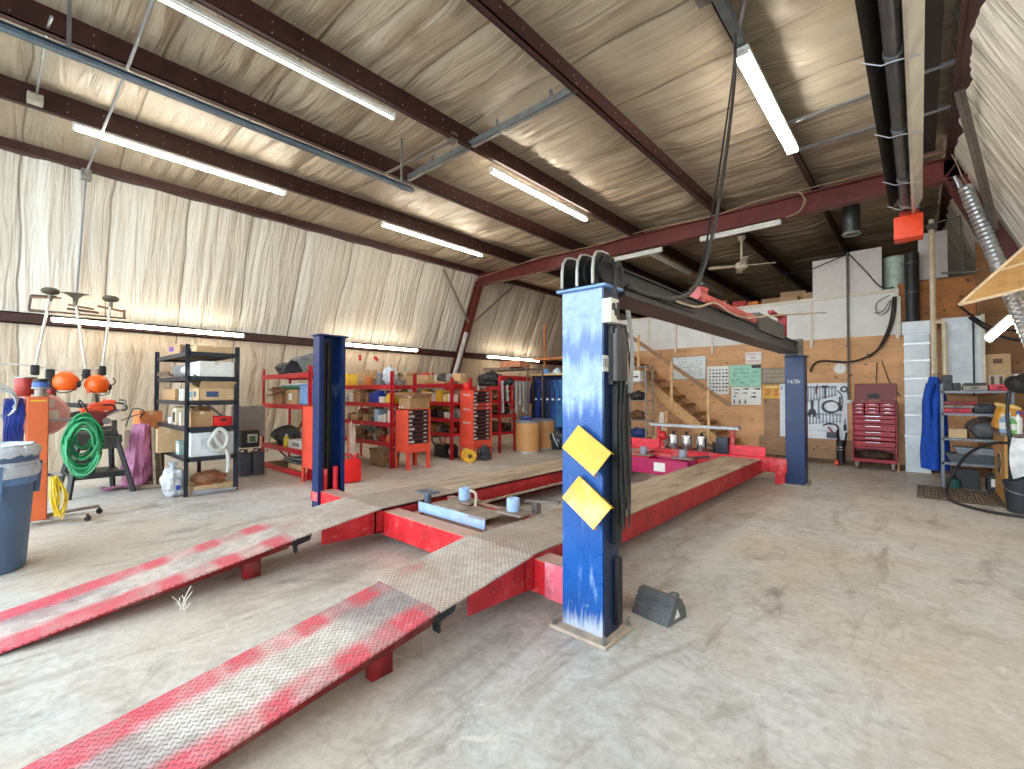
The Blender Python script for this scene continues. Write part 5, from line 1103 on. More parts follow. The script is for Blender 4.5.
for z in (1.40,1.09,.80): text_part('Brakes', .085, WHT, tc, at(-7.27,6.628,z), 'lettering')
carton('carton', 'open tan carton full of papers on the short red cabinet', (.34,.46,.20), (-7.24,5.24,1.141), .05, CARD[2], opened=True)
t = thing('paper_stack', 'white papers sticking out of the open carton on the short cabinet', 'papers', (-7.24,5.26,1.16)); b = MB(); b.box((0,.08,.2),(.22,.2,.012),(.5,.2,.3)); b.box((-.03,-.05,.18),(.2,.18,.012),(-.3,.3,.1)); b.box((.02,.0,.12),(.26,.34,.14)); b.build('paper', WHT, t)
t = thing('small_parts', 'small tan and white parts heaped on the near edge of the short cabinet', 'parts', (-7.36,5.03,1.141)); b = MB()
for k in range(7): b.box((rnd.uniform(-.08,.1),rnd.uniform(-.03,.02),.03), (.05,.04,.05), (0,0,rnd.uniform(0,3)), .006)
b.build('part_pile', M((214,190,160), .6, 0, .1), t)
t = thing('red_can', 'red canister standing on top of the tall lettered cabinet', 'can', (-7.40,6.74,1.501)); b = MB(); b.lathe((0,0,0), [(.09,0),(.1,.02),(.1,.12),(.05,.16),(.03,.18)], 18); b.build('can_body', M((214,26,30), .35), t)
t = thing('loose_tools', 'chrome fittings lying on top of the tall lettered cabinet', 'fittings', (-7.22,6.95,1.501)); b = MB(); b.cyl((0,-.12,.03),(.05,.14,.03),.025); b.cyl((-.08,0,.03),(-.02,.2,.06),.03); b.cyl((.03,-.05,.0),(.03,-.05,.10),.03); b.build('fitting', STL, t)
t = thing('cable_reel', 'yellow cable reel on the floor before the tall lettered cabinet', 'cable reel', (-7.02,6.45,.0), -.5)
b = MB(); b.cyl((-.1,0,.135),(.1,0,.135),.10,n=20); b.build('cable_winding', M((206,156,50), .5, 0, .15, 20), t)
for s in (-.11,.09):
    b = MB(); b.cyl((s,0,.135),(s+.02,0,.135),.135,n=24); b.build('flange', M((232,176,56), .45), t)
b = MB(); b.cyl((.11,0,.135),(.13,0,.135),.04,n=14); b.build('hub', DS, t)
t = thing('jack_stand', 'dark grey ribbed pump standing on the floor below the tall cabinet', 'pump', (-6.98,6.88,0)); b = MB(); b.box((0,0,.07),(.2,.22,.14),None,.02); b.box((0,.0,.2),(.16,.18,.12),None,.03); b.cyl((0,0,.24),(0,0,.32),.06); b.build('pump_body', M((66,70,78), .5), t); b = MB(); b.box((0,-.0,.14),(.21,.23,.015)); b.box((0,0,.26),(.17,.19,.012)); b.build('pump_band', BLK, t)
t.name = 'floor_pump'
t = thing('gas_can', 'bright red gas can on the floor behind the far blue post', 'gas can', (-6.88,3.70,0), -.1)
b = MB(); b.box((0,0,.19),(.22,.36,.38),None,.05); b.build('can_body', M((226,28,30), .35, 0, .04), t); b = MB(); b.cyl((0,.1,.37),(0,.14,.46),.03); b.tube([(0,-.12,.37),(0,-.1,.44),(0,.04,.44),(0,.06,.37)],.018,8,smooth=3); b.build('spout', M((190,20,24), .4), t)
t = thing('white_sack', 'white sack leaning behind the red gas can', 'sack', (-7.2,3.92,.0)); crumple('sack_body', M((224,206,190), .7), t, (0,0,.50), .09, (.8,.8,4.8), 3, .25, 2, 22, -.50)
# ------------------------------------------------------------------ behind the racks: wall bits, drums, work clothes
for k, (y, z, a, w) in enumerate(((5.9,2.32,.1,'upper left'),(6.35,2.32,.8,'upper right'),(6.75,2.02,.9,'lower'))):
    t = thing('wall_hook', 'small red clip hanging on the insulated wall above the racks, %s of three' % w, 'hook', (-10.45-.0+.418*(z-2.3),y,z)); b = MB(); b.box((0,0,0),(.03,.07,.15),(a,0,0),.01); b.build('clip', M((206,30,40), .4), t); b = MB(); b.box((.02,0,.03),(.02,.04,.04),(a,0,0)); b.build('jaw', M((150,20,30), .4), t)
DRUM = M((208,154,100), .6, 0, .05, 3, .02, 20, 'fibre_drum'); 
def drum(label, loc):
    t = thing('fibre_drum', label, 'drum', loc, 0, 'tan fibre drums')
    b = MB(); b.lathe((0,0,.03), [(.29,0),(.295,.02),(.295,.70)], 32); b.build('drum_wall', DRUM, t)
    b = MB(); b.lathe((0,0,0), [(.285,0),(.3,.004),(.3,.045),(.296,.05)], 32); b.build('bottom_rim', M((190,186,176), .4, .5), t)
    b = MB(); b.lathe((0,0,.72), [(.300,0),(.308,.02),(.308,.045),(.29,.06),(.1,.065)], 32); b.cyl((0,0,.775),(0,0,.785),.11,n=20); b.build('lid', M((150,160,176), .35, .5), t)
    return t
drum('tan fibre drum with metal lid, nearer the lift', (-7.15,8.52,0)); drum('tan fibre drum half hidden behind the other drum', (-7.28,9.35,0))
crumple('blue_rag', M((60,80,150), .7), thing('rag', 'blue grey rag on the lid of the nearer fibre drum', 'rag', (-7.2,8.5,.79)), (0,0,.03), .14, (1.2,1,.35), 7, .4, 3, 18, -.03)
t = thing('wire_cage', 'grey steel wire frame shelf above the rack with hanging clamps', 'shelf', (-8.2,8.9,1.9), world=True)
b = MB()
for y in (8.7,9.3):
    b.bar((-8.9,y,2.05),(-7.3,y,2.05),.03,.02); b.bar((-7.3,y,0),(-7.3,y,2.1),.03,.03)
for k in range(9): b.bar((-8.9+.2*k,8.7,2.06),(-8.9+.2*k,9.3,2.06),.015,.01)
b.span((-8.9,8.7,2.06),(-7.9,9.3,2.12)); b.build('frame', M((120,104,96), .5, .5), t)
carton('carton', 'long red topped tan carton on the wire frame shelf', (.7,.4,.16), (-8.0,9.0,2.121), 0, M((200,130,100), .7))
t = thing('plank_shelf', 'wooden plank shelf on a back board carrying blue and white hard hats', 'shelf', (-7.3,9.6,0), world=True)
b = MB(); b.span((-7.75,9.35,1.90),(-6.3,9.75,1.945),.004); b.build('plank', M((222,190,130), .6, 0, .1), t); b = MB(); b.span((-7.85,9.72,0),(-6.3,9.76,1.9)); b.build('back_board', M((22,38,92), .6), t)
b = MB(); b.span((-7.72,9.38,0),(-7.66,9.44,1.9)); b.cyl((-7.7,9.5,1.8),(-6.3,9.5,1.8),.014); b.build('hanging_rail', DS, t)
b = MB(); b.span((-7.6,9.3,2.3),(-6.2,9.7,2.36)); b.span((-7.55,9.66,1.9),(-7.5,9.7,3.3)); b.span((-6.9,9.66,1.9),(-6.84,9.7,3.3)); b.build('upper_board', M((176,110,62), .6, 0, .15), t)
def hat(label, loc, m):
    t = thing('hard_hat', label, 'hard hat', loc, -.6, 'hard hats on the plank shelf'); b = MB(); b.blob((0,0,.0), .13, (1.15,.95,1.05), .0, 1, 20, 1, 0); b.build('shell', m, t); b = MB(); b.lathe((0,0,0), [(.12,0),(.16,.004),(.16,.012),(.12,.02)], 22, Matrix.Scale(1.12,4,(1,0,0))); b.tube([(-.14,0,.05),(0,0,.15),(.14,0,.05)],.012,6,smooth=4); b.build('brim', m, t)
hat('light blue hard hat on the plank shelf, nearer the rack', (-7.35,9.5,1.946), M((120,176,228), .3)); hat('blue and white hard hat on the plank shelf, nearer the blue post', (-6.98,9.5,1.946), M((200,220,240), .3))
def coverall(label, x, y, m, h, seed, w=.34):
    t = thing('work_clothes', label, 'work clothes', (x,y,1.78), 0, 'work clothes hanging below the plank shelf')
    def f(u, v):
        a = 2*PI*u; q = w*(.40+.60*min(1,(v*5)**.6))*(1+.10*math.sin(v*3)); fold = 1+.16*math.sin(a*5+seed)*min(1,v*3)+.2*nz(math.cos(a)*2,math.sin(a)*2+seed,v*2.5)
        return (q*.5*math.cos(a)*fold, .09*math.sin(a)*fold*(.5+.7*v), -h*v)
    b = MB(); b.sheet(f, 48, 26); b.build('garment', m, t, ang=40)
    for s in (-1,1):
        b = MB(); b.tube([(s*.14,0,-.06),(s*.2,-.02,-.3),(s*.19,-.05,-.62)], [.055,.05,.042,.04], 8, smooth=4); b.build('sleeve', m, t)
    b = MB(); b.tube([(-.15,0,-.03),(0,0,.03),(.15,0,-.03)],.008,6); b.tube([(0,0,.03),(0,0,.05)],.006,6); b.build('clothes_hanger', STL, t)
    b = MB(); b.box((.02,-.10,-.5),(.07,.012,.05)); b.build('name_tag', WHT, t)
JB = M((30,62,130), .8, 0, .15, 6, .1, 30); JD = M((24,32,58), .8, 0, .15, 6, .1, 30); JT = M((48,104,150), .8, 0, .15, 6, .1, 30)
for x, m, h, sd, lb in ((-7.62,M((24,52,140),.75,0,.1),1.2,1,'bright blue work coat, leftmost of the hanging clothes'),(-7.42,JD,1.35,2,'dark navy coverall hanging second from the left below the plank shelf'),(-7.24,JD,1.3,3,'dark navy coverall hanging third from the left below the plank shelf'),(-7.06,JB,1.25,4,'blue coverall hanging fourth from the left below the plank shelf'),(-6.86,JT,1.2,5,'teal blue coverall hanging nearest the near blue post')):
    coverall(lb, x, 9.5, m, h, sd)
t = thing('bin_bag', 'dark plastic bag with pale straps on the floor below the hanging clothes', 'bag', (-6.95,9.45,0)); crumple('bag_body', M((58,62,70), .35), t, (0,0,.24), .26, (1.1,.9,1.0), 9, .35, 2.2, 24, -.24)
b = MB(); b.tube([(.0,-.2,.45),(.12,-.28,.3),(.2,-.22,.1)],.012,6,smooth=3); b.build('strap', WHT, t)
# ------------------------------------------------------------------ stairs to the loft
t = thing('staircase', 'open wooden staircase rising to the loft along the back wall', 'staircase', (-4.2,10.9,0), world=True)
SL = .815
def sz_(x): return (-2.82-x)*SL
for y in (10.40, 11.30):
    b = MB(); b.prism([(-2.78,0),(-3.08,0),(-5.95,sz_(-5.95)-.22),(-5.95,sz_(-5.95)+.06),(-2.78,.06)], 'y', y, y+.04); b.build('stringer', LUMBER, t)
for k in range(12):
    x = -3.0-.25*k; b = MB(); b.span((x-.14,10.42,.20*k+.16),(x+.14,11.32,.20*k+.20),.004); b.build('tread', M((166,118,74), .65, 0, .15), t)
b = MB(); b.bar((-5.6,10.42,3.02),(-3.05,10.42,1.18),.035,.085); b.build('handrail', M((150,110,72), .6, 0, .1), t)
for x in (-5.15,-4.32,-3.49):
    b = MB(); b.span((x-.03,10.375,sz_(x)-.1),(x+.03,10.40,sz_(x)+.98)); b.build('baluster_post', M((216,172,116), .55, 0, .08), t)
t = thing('shelf_frame', 'narrow grey metal shelf frame with small boxes at the foot of the stairs', 'shelf', (-4.9,10.0,0), world=True)
GM = M((150,146,140), .5, .4)
for x in (-5.25,-4.68):
    for y in (9.8,10.15):
        b = MB(); b.span((x-.015,y-.015,0),(x+.015,y+.015,2.08)); b.build('upright', GM, t)
for z in (.41,.82,1.28,1.71,2.06):
    b = MB(); b.span((-5.25,9.8,z-.02),(-4.68,10.15,z)); b.build('shelf', GM, t)
t = thing('carton', 'white box with black arrow print on the narrow grey shelf frame', 'box', (-4.98,9.95,1.71)); b = MB(); b.box((0,0,.13),(.28,.24,.26),None,.006); b.build('box_body', WHT, t); b = MB(); b.span((-.06,-.124,.10),(.05,-.121,.13)); b.prism([(.05,.08),(.10,.115),(.05,.15)],'y',-.124,-.121); b.build('printed_arrow', BLK, t)
for z, nm, m, sd in ((1.281,'dark cables heaped on the third shelf of the narrow frame',DS,3),(.821,'brown pouches heaped on the second shelf of the narrow frame',M((110,76,52),.7),5),(.411,'blue cloth heaped on the lowest shelf of the narrow frame',M((44,66,126),.7),7)):
    q = thing('heap', nm, 'clutter', (-4.96,9.97,z)); crumple('heap_body', m, q, (0,0,.1), .15, (1.4,.9,.75), sd, .4, 2.6, 20, -.1)
for k, (x, w) in enumerate(((-4.66,.09),(-4.53,.11),(-4.42,.07))):
    b = MB(); b.bar((x+.05,10.02,0),(x,10.33,.95+.04*k),w,.03); tag(b.build('plank', (LUMBER, CREAM, LUMBER)[k], None, 'base'), ('wooden plank leaning nearest the narrow shelf frame','pale plank in the middle of three leaning by the stairs','narrow plank leaning nearest the stair stringer')[k], 'plank', 'planks leaning by the stairs')
# ------------------------------------------------------------------ papers and boards on the back wall
def sheet_on_wall(name, label, cat, x0, x1, z0, z1, mat, th=.008, frame=None, y=YB-.012):
    t = thing(name, label, cat, ((x0+x1)/2, y, z0), world=True)
    b = MB(); b.span((x0,y-th,z0),(x1,y,z1)); b.build('board', mat, t)
    if frame:
        b = MB(); b.span((x0-.01,y-th-.004,z0-.01),(x0+.008,y,z1+.01)); b.span((x1-.008,y-th-.004,z0-.01),(x1+.01,y,z1+.01)); b.span((x0,y-th-.004,z0-.01),(x1,y,z0+.008)); b.span((x0,y-th-.004,z1-.008),(x1,y,z1+.01)); b.build('frame', frame, t)
    return t, y-th
INK = M((50,52,60), .6); INKG = M((120,124,132), .6)
t, yy = sheet_on_wall('whiteboard', 'whiteboard with faint writing behind the stair rail', 'whiteboard', -4.69,-3.89,1.79,2.35, M((226,228,226), .25, 0, .04), .012, STL)
b = MB(); R = random.Random(3)
for k in range(9):
    x = -4.6+R.uniform(0,.05)
    while x < -4.0:
        w = R.uniform(.02,.07); z = 2.29-.052*k
        if R.random() < .72: b.span((x,yy-.0015,z),(x+w,yy-.0005,z+R.uniform(.006,.016)))
        x += w+R.uniform(.012,.04)
b.build('handwriting', INKG, t)
t, yy = sheet_on_wall('calendar_chart', 'white wall chart with rows of small dark pictures', 'chart', -3.85,-3.36,1.42,2.09, WHT)
b = MB()
for r in range(7):
    for c in range(6):
        x = -3.80+.075*c; z = 1.99-.082*r; b.span((x,yy-.0015,z),(x+.036+.012*((r*c) % 3),yy-.0005,z+.030)); b.span((x,yy-.0015,z-.018),(x+.03,yy-.0005,z-.012))
b.build('printed_pictures', INK, t)
t, yy = sheet_on_wall('green_chart', 'pale green printed wall chart', 'chart', -3.34,-2.67,1.60,2.10, M((160,214,192), .5, 0, .04, 6))
b = MB(); R = random.Random(8)
for k in range(44):
    x = R.uniform(-3.30,-2.80); z = R.uniform(1.63,2.02); b.span((x,yy-.0015,z),(x+R.uniform(.03,.1),yy-.0005,z+R.uniform(.006,.02)))
b.build('lettering', M((96,160,140), .5), t)
b = MB(); b.span((-2.86,yy-.0016,2.02),(-2.67,yy-.0004,2.09)); b.build('corner_print', INK, t)
t, yy = sheet_on_wall('tool_chart', 'white wall chart with black pictures of tapered tools', 'chart', -3.30,-2.67,1.18,1.585, WHT)
b = MB()
for (x, z, w, h) in ((-3.26,1.52,.14,.02),(-3.06,1.53,.13,.03),(-2.84,1.53,.15,.03),(-3.26,1.44,.10,.02),(-3.08,1.44,.12,.02),(-2.88,1.44,.10,.024),(-2.9,1.345,.12,.035),(-3.25,1.36,.05,.03)):
    b.prism([(x,z+h*.35),(x+w*.55,z),(x+w,z-h*.2),(x+w,z+h*1.2),(x+w*.55,z+h),(x,z+h*.65)], 'y', yy-.0015, yy-.0005)
for x in (-3.24,-3.12,-3.00): b.prism([(x-.02,1.21),(x+.02,1.21),(x+.008,1.30),(x-.008,1.30)], 'y', yy-.0015, yy-.0005)
b.build('printed_tools', INK, t)
t, yy = sheet_on_wall('smoking_sign', 'small white sign with red lettering above the green chart', 'sign', -2.99,-2.66,2.12,2.385, WHT)
RS = M((196,60,66), .5)
for tx, z, s in (('STRICTLY',2.335,.066),('NO',2.255,.068),('SMOKING',2.175,.066)): text_part(tx, s, RS if tx != 'NO' else M((120,50,60), .5), t, at(-2.825,yy-.001,z))
t, yy = sheet_on_wall('vent_box', 'grey louvred vent box beside the green chart', 'vent', -2.63,-2.17,1.67,2.0, M((142,128,108), .5, .2, .1), .06, M((120,104,86), .5))
b = MB()
for k in range(3): b.span((-2.6,yy-.006,1.74+.09*k),(-2.2,yy,1.752+.09*k))
b.build('louvre', M((190,170,140), .5), t)
t, yy = sheet_on_wall('yellow_sign', 'yellow paper sign below the vent box', 'sign', -2.63,-2.30,1.33,1.62, M((232,172,44), .5, 0, .1, 8))
b = MB(); b.span((-2.60,yy-.0015,1.40),(-2.47,yy-.0005,1.56)); b.span((-2.42,yy-.0015,1.38),(-2.33,yy-.0005,1.55)); b.build('printed_block', M((206,130,40), .5), t)
b = MB(); b.span((-2.46,yy-.0016,1.42),(-2.455,yy-.0004,1.57)); b.span((-2.6,yy-.0016,1.575),(-2.34,yy-.0004,1.60)); b.build('printed_line', M((240,214,150), .5), t)
t, yy = sheet_on_wall('pegboard', 'white tool board on the back wall behind the right blue post', 'tool board', -2.30,-1.10,.50,1.66, M((228,232,238), .4, 0, .03), .012)
b = MB(); b.span((-1.62,yy-.001,.66),(-1.42,yy,.668)); b.span((-2.27,yy-.001,1.52),(-2.25,yy,1.6)); b.build('marker_line', INKG, t)
PY = yy
# wrenches, one by one
def wrench(L_, w, m, label, x, z, rz=0.0, ring=True, name='wrench', grp='wrenches hung on the white tool board'):
    t = thing(name, label, name.replace('_',' '), (x,PY-.008,z), 0, grp)
    Rr = Matrix.Rotation(rz,4,'Y')
    b = MB(); b.prism([(-w*.28,-L_),(w*.28,-L_),(w*.22,-w),(-w*.22,-w)], 'y', -.004, .004, Rr); b.build('shank', m, t)
    b = MB(); b.prism([(-w*.6,-w*.9),(-w*.75,0),(-w*.55,w*.5),(-w*.25,w*.55),(-w*.22,0),(.0,-w*.18),(w*.22,0),(w*.25,w*.55),(w*.55,w*.5),(w*.75,0),(w*.6,-w*.9),(.2*w,-w*1.3),(-.2*w,-w*1.3)], 'y', -.006, .006, Rr); b.build('open_jaw', m, t)
    if ring:
        b = MB(); b.tube([Rr @ Vector((w*.5*math.cos(a*PI/6), 0, -L_-w*.4+w*.5*math.sin(a*PI/6))) for a in range(12)], w*.18, 6, closed=True); b.build('ring_end', m, t)
    return t
WR = M((96,98,104), .35, .6, .1); first = None
OW = ORDW
for k in range(11):
    x = -1.82+.052*k; L_ = .30-.014*k
    wrench(L_, .032, WR, '%s wrench from the blue post in the top row of the tool board' % OW[k], x, 1.585-.0*k)
for k in range(11):
    x = -1.80+.058*k; wrench(.20-.006*k, .030, WR, '%s wrench from the blue post in the middle row of the tool board' % OW[k], x, 1.02)
wrench(.30, .10, M((52,52,56), .45, .3), 'large dark adjustable wrench hung head down on the tool board', -1.70,.98+.02,PI,False,'adjustable_wrench',None)
b = MB(); b.box((0,0,0),(.028,.012,.42)); b.box((0,0,.2),(.05,.014,.05)); o = tag(b.build('pry_bar', WR, None, (-1.585,PY-.01,1.12)), 'long grey pry bar hung beside the large wrench', 'pry bar')
def wall_tool(name, label, x, z, poly, m, extra=None):
    t = thing(name, label, name.replace('_',' '), (x,PY-.012,z)); b = MB(); b.prism(poly, 'y', -.012, .012); b.build('tool_body', m, t)
    if extra: extra(t)
    return t
wall_tool('clamp', 'dark red handled pliers in the top row of the tool board', -1.62,1.42, [(-.02,0),(0,.02),(.03,.16),(.02,.22),(-.02,.14)], M((110,40,40), .5))
wall_tool('hammer', 'dark hammer in the top row of the tool board', -1.47,1.40, [(-.012,-.06),(.012,-.06),(.012,.16),(.06,.17),(.06,.21),(-.06,.21),(-.06,.17),(-.012,.16)], BLK)
wall_tool('torch', 'black pistol shaped tool beside the belt loop on the tool board', -1.22,1.16, [(-.03,-.06),(.03,-.08),(.04,.02),(.015,.05),(.01,.22),(-.01,.22),(-.015,.05)], BLK)
wall_tool('file', 'short black file near the right edge of the tool board', -1.14,.72, [(-.025,-.03),(.025,-.03),(.025,.08),(.008,.1),(.008,.2),(-.008,.2),(-.008,.1),(-.025,.08)], BLK)
b = MB(); b.tube([(-1.38+.145*math.cos(a*PI/12),PY-.02,1.17+.125*math.sin(a*PI/12)) for a in range(24)], .013, 6, closed=True); b.tube([(-1.36+.14*math.cos(a*PI/12),PY-.03,1.175+.11*math.sin(a*PI/12)) for a in range(24)], .010, 6, closed=True); b.tube([(-1.24,PY-.02,1.1),(-1.18,PY-.02,1.2),(-1.2,PY-.02,1.42),(-1.28,PY-.02,1.52)],.008,6,smooth=4)
tag(b.build('belt_loop', M((70,72,76), .5), None, 'base'), 'dark belt loop hung in a ring on the tool board', 'belt')
t = thing('pipe_cutter', 'round grey pipe clamp at the top right corner of the tool board', 'clamp', (-1.15,PY-.02,1.53)); b = MB(); b.tube([(.05*math.cos(a*PI/8),0,.05*math.sin(a*PI/8)) for a in range(16)], .016, 6, closed=True); b.box((.06,0,-.06),(.03,.03,.06)); b.build('clamp_ring', M((90,88,86), .4, .4), t)
t = thing('grease_gun', 'black bottle with curved spout and red trigger at the foot of the tool board', 'grease gun', (-1.36,PY-.05,.53)); b = MB(); b.box((0,0,.06),(.17,.06,.12),None,.012); b.build('bottle', M((70,72,78), .5), t); b = MB(); b.tube([(-.15,0,.25),(-.05,0,.29),(.06,0,.28),(.11,0,.2),(.11,0,.02)],.014,6,smooth=4); b.build('spout', BLK, t); b = MB(); b.bar((-.06,0,.22),(.02,0,.12),.04,.03); b.build('trigger', M((150,50,66), .5), t)
t = thing('wall_clock', 'round white clock on the plywood above the tool board', 'clock', (-1.21,YB-.01,1.95))
b = MB(); b.cyl((0,0,0),(0,-.035,0),.105,n=28); b.build('clock_case', WHT, t); b = MB(); b.bar((0,-.037,0),(.035,-.037,.02),.006,.006); b.bar((0,-.037,0),(.01,-.037,.06),.006,.005); b.build('hands', INKG, t)
b = MB()
for k in range(12): a = k*PI/6; b.box((.085*math.sin(a),-.036,.085*math.cos(a)),(.006,.002,.014),(0,a,0))
b.build('hour_marks', INKG, t)
t = thing('wall_socket', 'small white switch box on the plywood beside the tool chest', 'switch', (-1.06,YB-.01,1.28)); b = MB(); b.box((0,-.025,0),(.10,.05,.07),None,.006); b.build('socket_box', WHT, t); b = MB(); b.box((.01,-.052,0),(.03,.006,.02)); b.build('toggle', INKG, t)
t = thing('floor_jack', 'black cylindrical tool with silver bands standing on an orange wheel', 'tool', (-1.2,11.22,0))
b = MB(); b.cyl((0,0,.05),(.0,0,.50),.075,n=16); b.bar((-.02,.05,.3),(-.06,.08,.7),.03,.03); b.bar((.05,.05,.3),(.09,.08,.66),.025,.025); b.build('tool_body', BLK, t); b = MB(); b.cyl((0,0,.36),(0,0,.38),.077,n=16); b.cyl((0,0,.31),(0,0,.33),.077,n=16); b.build('band', CHROME, t); b = MB(); b.cyl((-.09,-.10,.055),(-.03,-.10,.055),.055,n=18); b.build('wheel', M((232,92,56), .5), t); b = MB(); b.cyl((-.095,-.10,.055),(-.025,-.10,.055),.02,n=12); b.build('hub', BLK, t)
# ------------------------------------------------------------------ red tool chest
TR = M((160,26,46), .32, .1, .06, 4, 0, 40, 'chest_red', .05); TRD = M((120,40,40), .4, .1, .06)
t = thing('tool_chest', 'dark red rolling tool chest with open lid and chrome drawer pulls', 'tool chest', (-.68,11.12,0), world=True)
x0, x1, y0, y1 = -.985, -.325, 10.98, 11.36
b = MB(); b.span((x0,y0,.14),(x0+.02,y1,1.285),.003); b.span((x1-.02,y0,.14),(x1,y1,1.285),.003); b.span((x0,y1-.015,.14),(x1,y1,1.285)); b.span((x0,y0,.14),(x1,y1,.20)); b.span((x0,y0+.002,.40),(x1,y1,.43)); b.span((x0-.012,y0-.012,.845),(x1+.012,y1,.87),.003); b.span((x0,y0,1.26),(x1,y1,1.29),.003); b.span((x0,y0,.14),(x1,y0+.01,.19)); b.build('cabinet_body', TR, t)
b = MB(); b.box(((x0+x1)/2,11.33,1.46),(x1-x0-.02,.02,.36),(-.08,0,0),.003); ld = b.build('lid', TRD, t)
b = MB(); b.span((-.76,11.28,1.36),(-.60,11.31,1.44)); sub(b, 'sticker', BLK, ld, t)
b = MB(); b.box((-.64,11.1,1.31),(.18,.1,.03),None,.004); b.box((-.83,11.15,1.30),(.06,.06,.025)); b.build('top_tray', M((150,120,100), .5), t)
dz = [(.44,.535,1),(.555,.62,1),(.635,.725,1),(.735,.84,1),(.88,.955,1),(.965,1.03,1),]
for k, (za, zb, w) in enumerate(dz):
    b = MB(); b.span((x0+.025,y0-.004,za),(x1-.025,y1-.03,zb),.004); dr = b.build('drawer', TR, t)
    b = MB(); b.span((-.79,y0-.02,zb-.026),(-.56,y0-.003,zb-.010),.003); sub(b, 'drawer_pull', CHROME, dr, t)
for xa, xb in ((x0+.025,-.80),(-.79,-.57),(-.56,x1-.025)):
    for za, zb in ((1.045,1.105),(1.115,1.175),(1.185,1.25)):
        b = MB(); b.span((xa,y0-.004,za),(xb-.005,y0+.2,zb),.003); dr = b.build('drawer', TR, t); c = (xa+xb)/2
        b = MB(); b.span((c-.045,y0-.016,zb-.020),(c+.045,y0-.003,zb-.010),.002); sub(b, 'drawer_pull', CHROME, dr, t)
for x in (x0+.06,x1-.06):
    for y in (y0+.05,y1-.06):
        b = MB(); b.cyl((x-.018,y,.055),(x+.018,y,.055),.055,n=18); b.span((x-.025,y-.02,.07),(x+.025,y+.02,.14)); b.build('caster', M((160,140,130), .5, .2), t)
q = thing('oily_parts', 'dark oily tools heaped in the open bottom of the red chest', 'tools', (-.68,11.15,.201)); crumple('part_heap', M((84,64,52), .6, .3, .2), q, (0,0,.07), .14, (2,.9,.55), 4, .5, 4, 24, -.07)
b = MB(); b.bar((-.31,11.05,0),(-.31,11.05,.16),.03,.02); b.box((-.31,11.05,.005),(.06,.06,.01)); tag(b.build('wood_peg', LUMBER, None, 'base'), 'short pale wooden stake on the floor beside the tool chest', 'stake')
# ------------------------------------------------------------------ white sheet metal ducts
FOIL = M((232,240,250), .35, .0, .05, 3, .05, 12, 'white_sheet_metal')
t = thing('sheet_duct', 'tall white sheet metal duct with creased panels beside the tool chest', 'duct', (-.03,11.25,0), world=True)
zs = [0,.66,1.05,1.40,1.72,2.05,2.36,2.55]
for k in range(len(zs)-1):
    za, zb = zs[k], zs[k+1]; zc = (za+zb)/2; xa, xb = -.215, .135; xc = (xa+xb)/2
    b = MB(); d = -.028 if k in (1,3) else .014
    v = [(xa,11.14,za+.004),(xb,11.14,za+.004),(xb,11.14,zb-.004),(xa,11.14,zb-.004),(xc,11.14-d*1.5,zc)]
    b._add([Vector(q) for q in v], [(0,1,4),(1,2,4),(2,3,4),(3,0,4)])
    b.span((xa,11.141,za+.002),(xb,11.36,zb-.002)); b.build('duct_panel', FOIL, t, ang=5)
b = MB(); b.box((-.04,11.22,2.66),(.40,.26,.22),None,.006); b.build('duct_head', FOIL, t)
for z in zs[1:]:
    b = MB(); b.span((-.225,11.125,z-.012),(.145,11.365,z+.012)); b.build('drive_joint', M((236,240,246), .3, .2), t)
t = thing('sheet_duct', 'wide white sheet metal duct with stacked panels above the grey shelf', 'duct', (.54,11.3,1.5), world=True)
for k in range(4):
    za = 1.45+.335*k; b = MB(); v = [(.30,11.15,za),(.80,11.15,za),(.80,11.15,za+.33),(.30,11.15,za+.33),(.55,11.12,za+.165)]
    b._add([Vector(q) for q in v], [(0,1,4),(1,2,4),(2,3,4),(3,0,4)]); b.span((.30,11.152,za),(.80,11.36,za+.333)); b.build('duct_panel', FOIL, t, ang=5)
b = MB(); b.cyl((.69,11.09,1.4),(.69,11.09,2.82),.012); b.build('black_rod', BLK, t)
b = MB(); b.span((.79,11.08,1.45),(.83,11.36,2.8)); b.build('corner_strip', CREAM, t)
PVC = M((222,206,176), .4, 0, .06)
conduit('cream plastic pipe dropping from the loft beside the tall white duct', [(.185,11.0,4.55),(.185,11.0,3.9),(.188,11.0,2.9),(.19,11.0,1.6)], .042, PVC, 'pipe', 'plastic_pipe')
conduit('second cream plastic pipe joined by an elbow next to the wide duct', [(.20,10.99,2.72),(.28,10.99,2.72),(.325,10.99,2.68),(.33,10.99,2.5),(.33,10.99,1.55)], .036, PVC, 'pipe', 'plastic_pipe')
t = thing('stove_pipe', 'thick black pipe running down from the heater to the white duct', 'pipe', (-.09,11.2,2.78), world=True); b = MB(); b.cyl((-.09,11.22,2.77),(-.09,11.22,4.05),.105,n=20); b.build('pipe_body', BLK, t); b = MB(); b.cyl((-.09,11.22,3.3),(-.09,11.22,3.34),.11,n=20); b.build('joint_band', M((70,66,64), .5), t); b = MB(); b.cyl((-.09,11.22,3.85),(-.09,11.22,3.89),.11,n=20); b.build('joint_band', M((70,66,64), .5), t)
t = thing('pipe_valve', 'grey bracket with valve at the top of the cream pipe', 'valve', (.18,10.98,4.3), world=True); b = MB(); b.box((.185,10.98,4.42),(.14,.10,.10),None,.01); b.bar((.02,10.98,4.44),(.55,10.9,4.5),.02,.02); b.bar((.55,10.9,4.5),(.56,10.9,3.55),.022,.022); b.bar((.3,10.95,3.56),(.8,10.9,3.5),.03,.03); b.build('bracket', M((96,88,80), .5, .4), t)
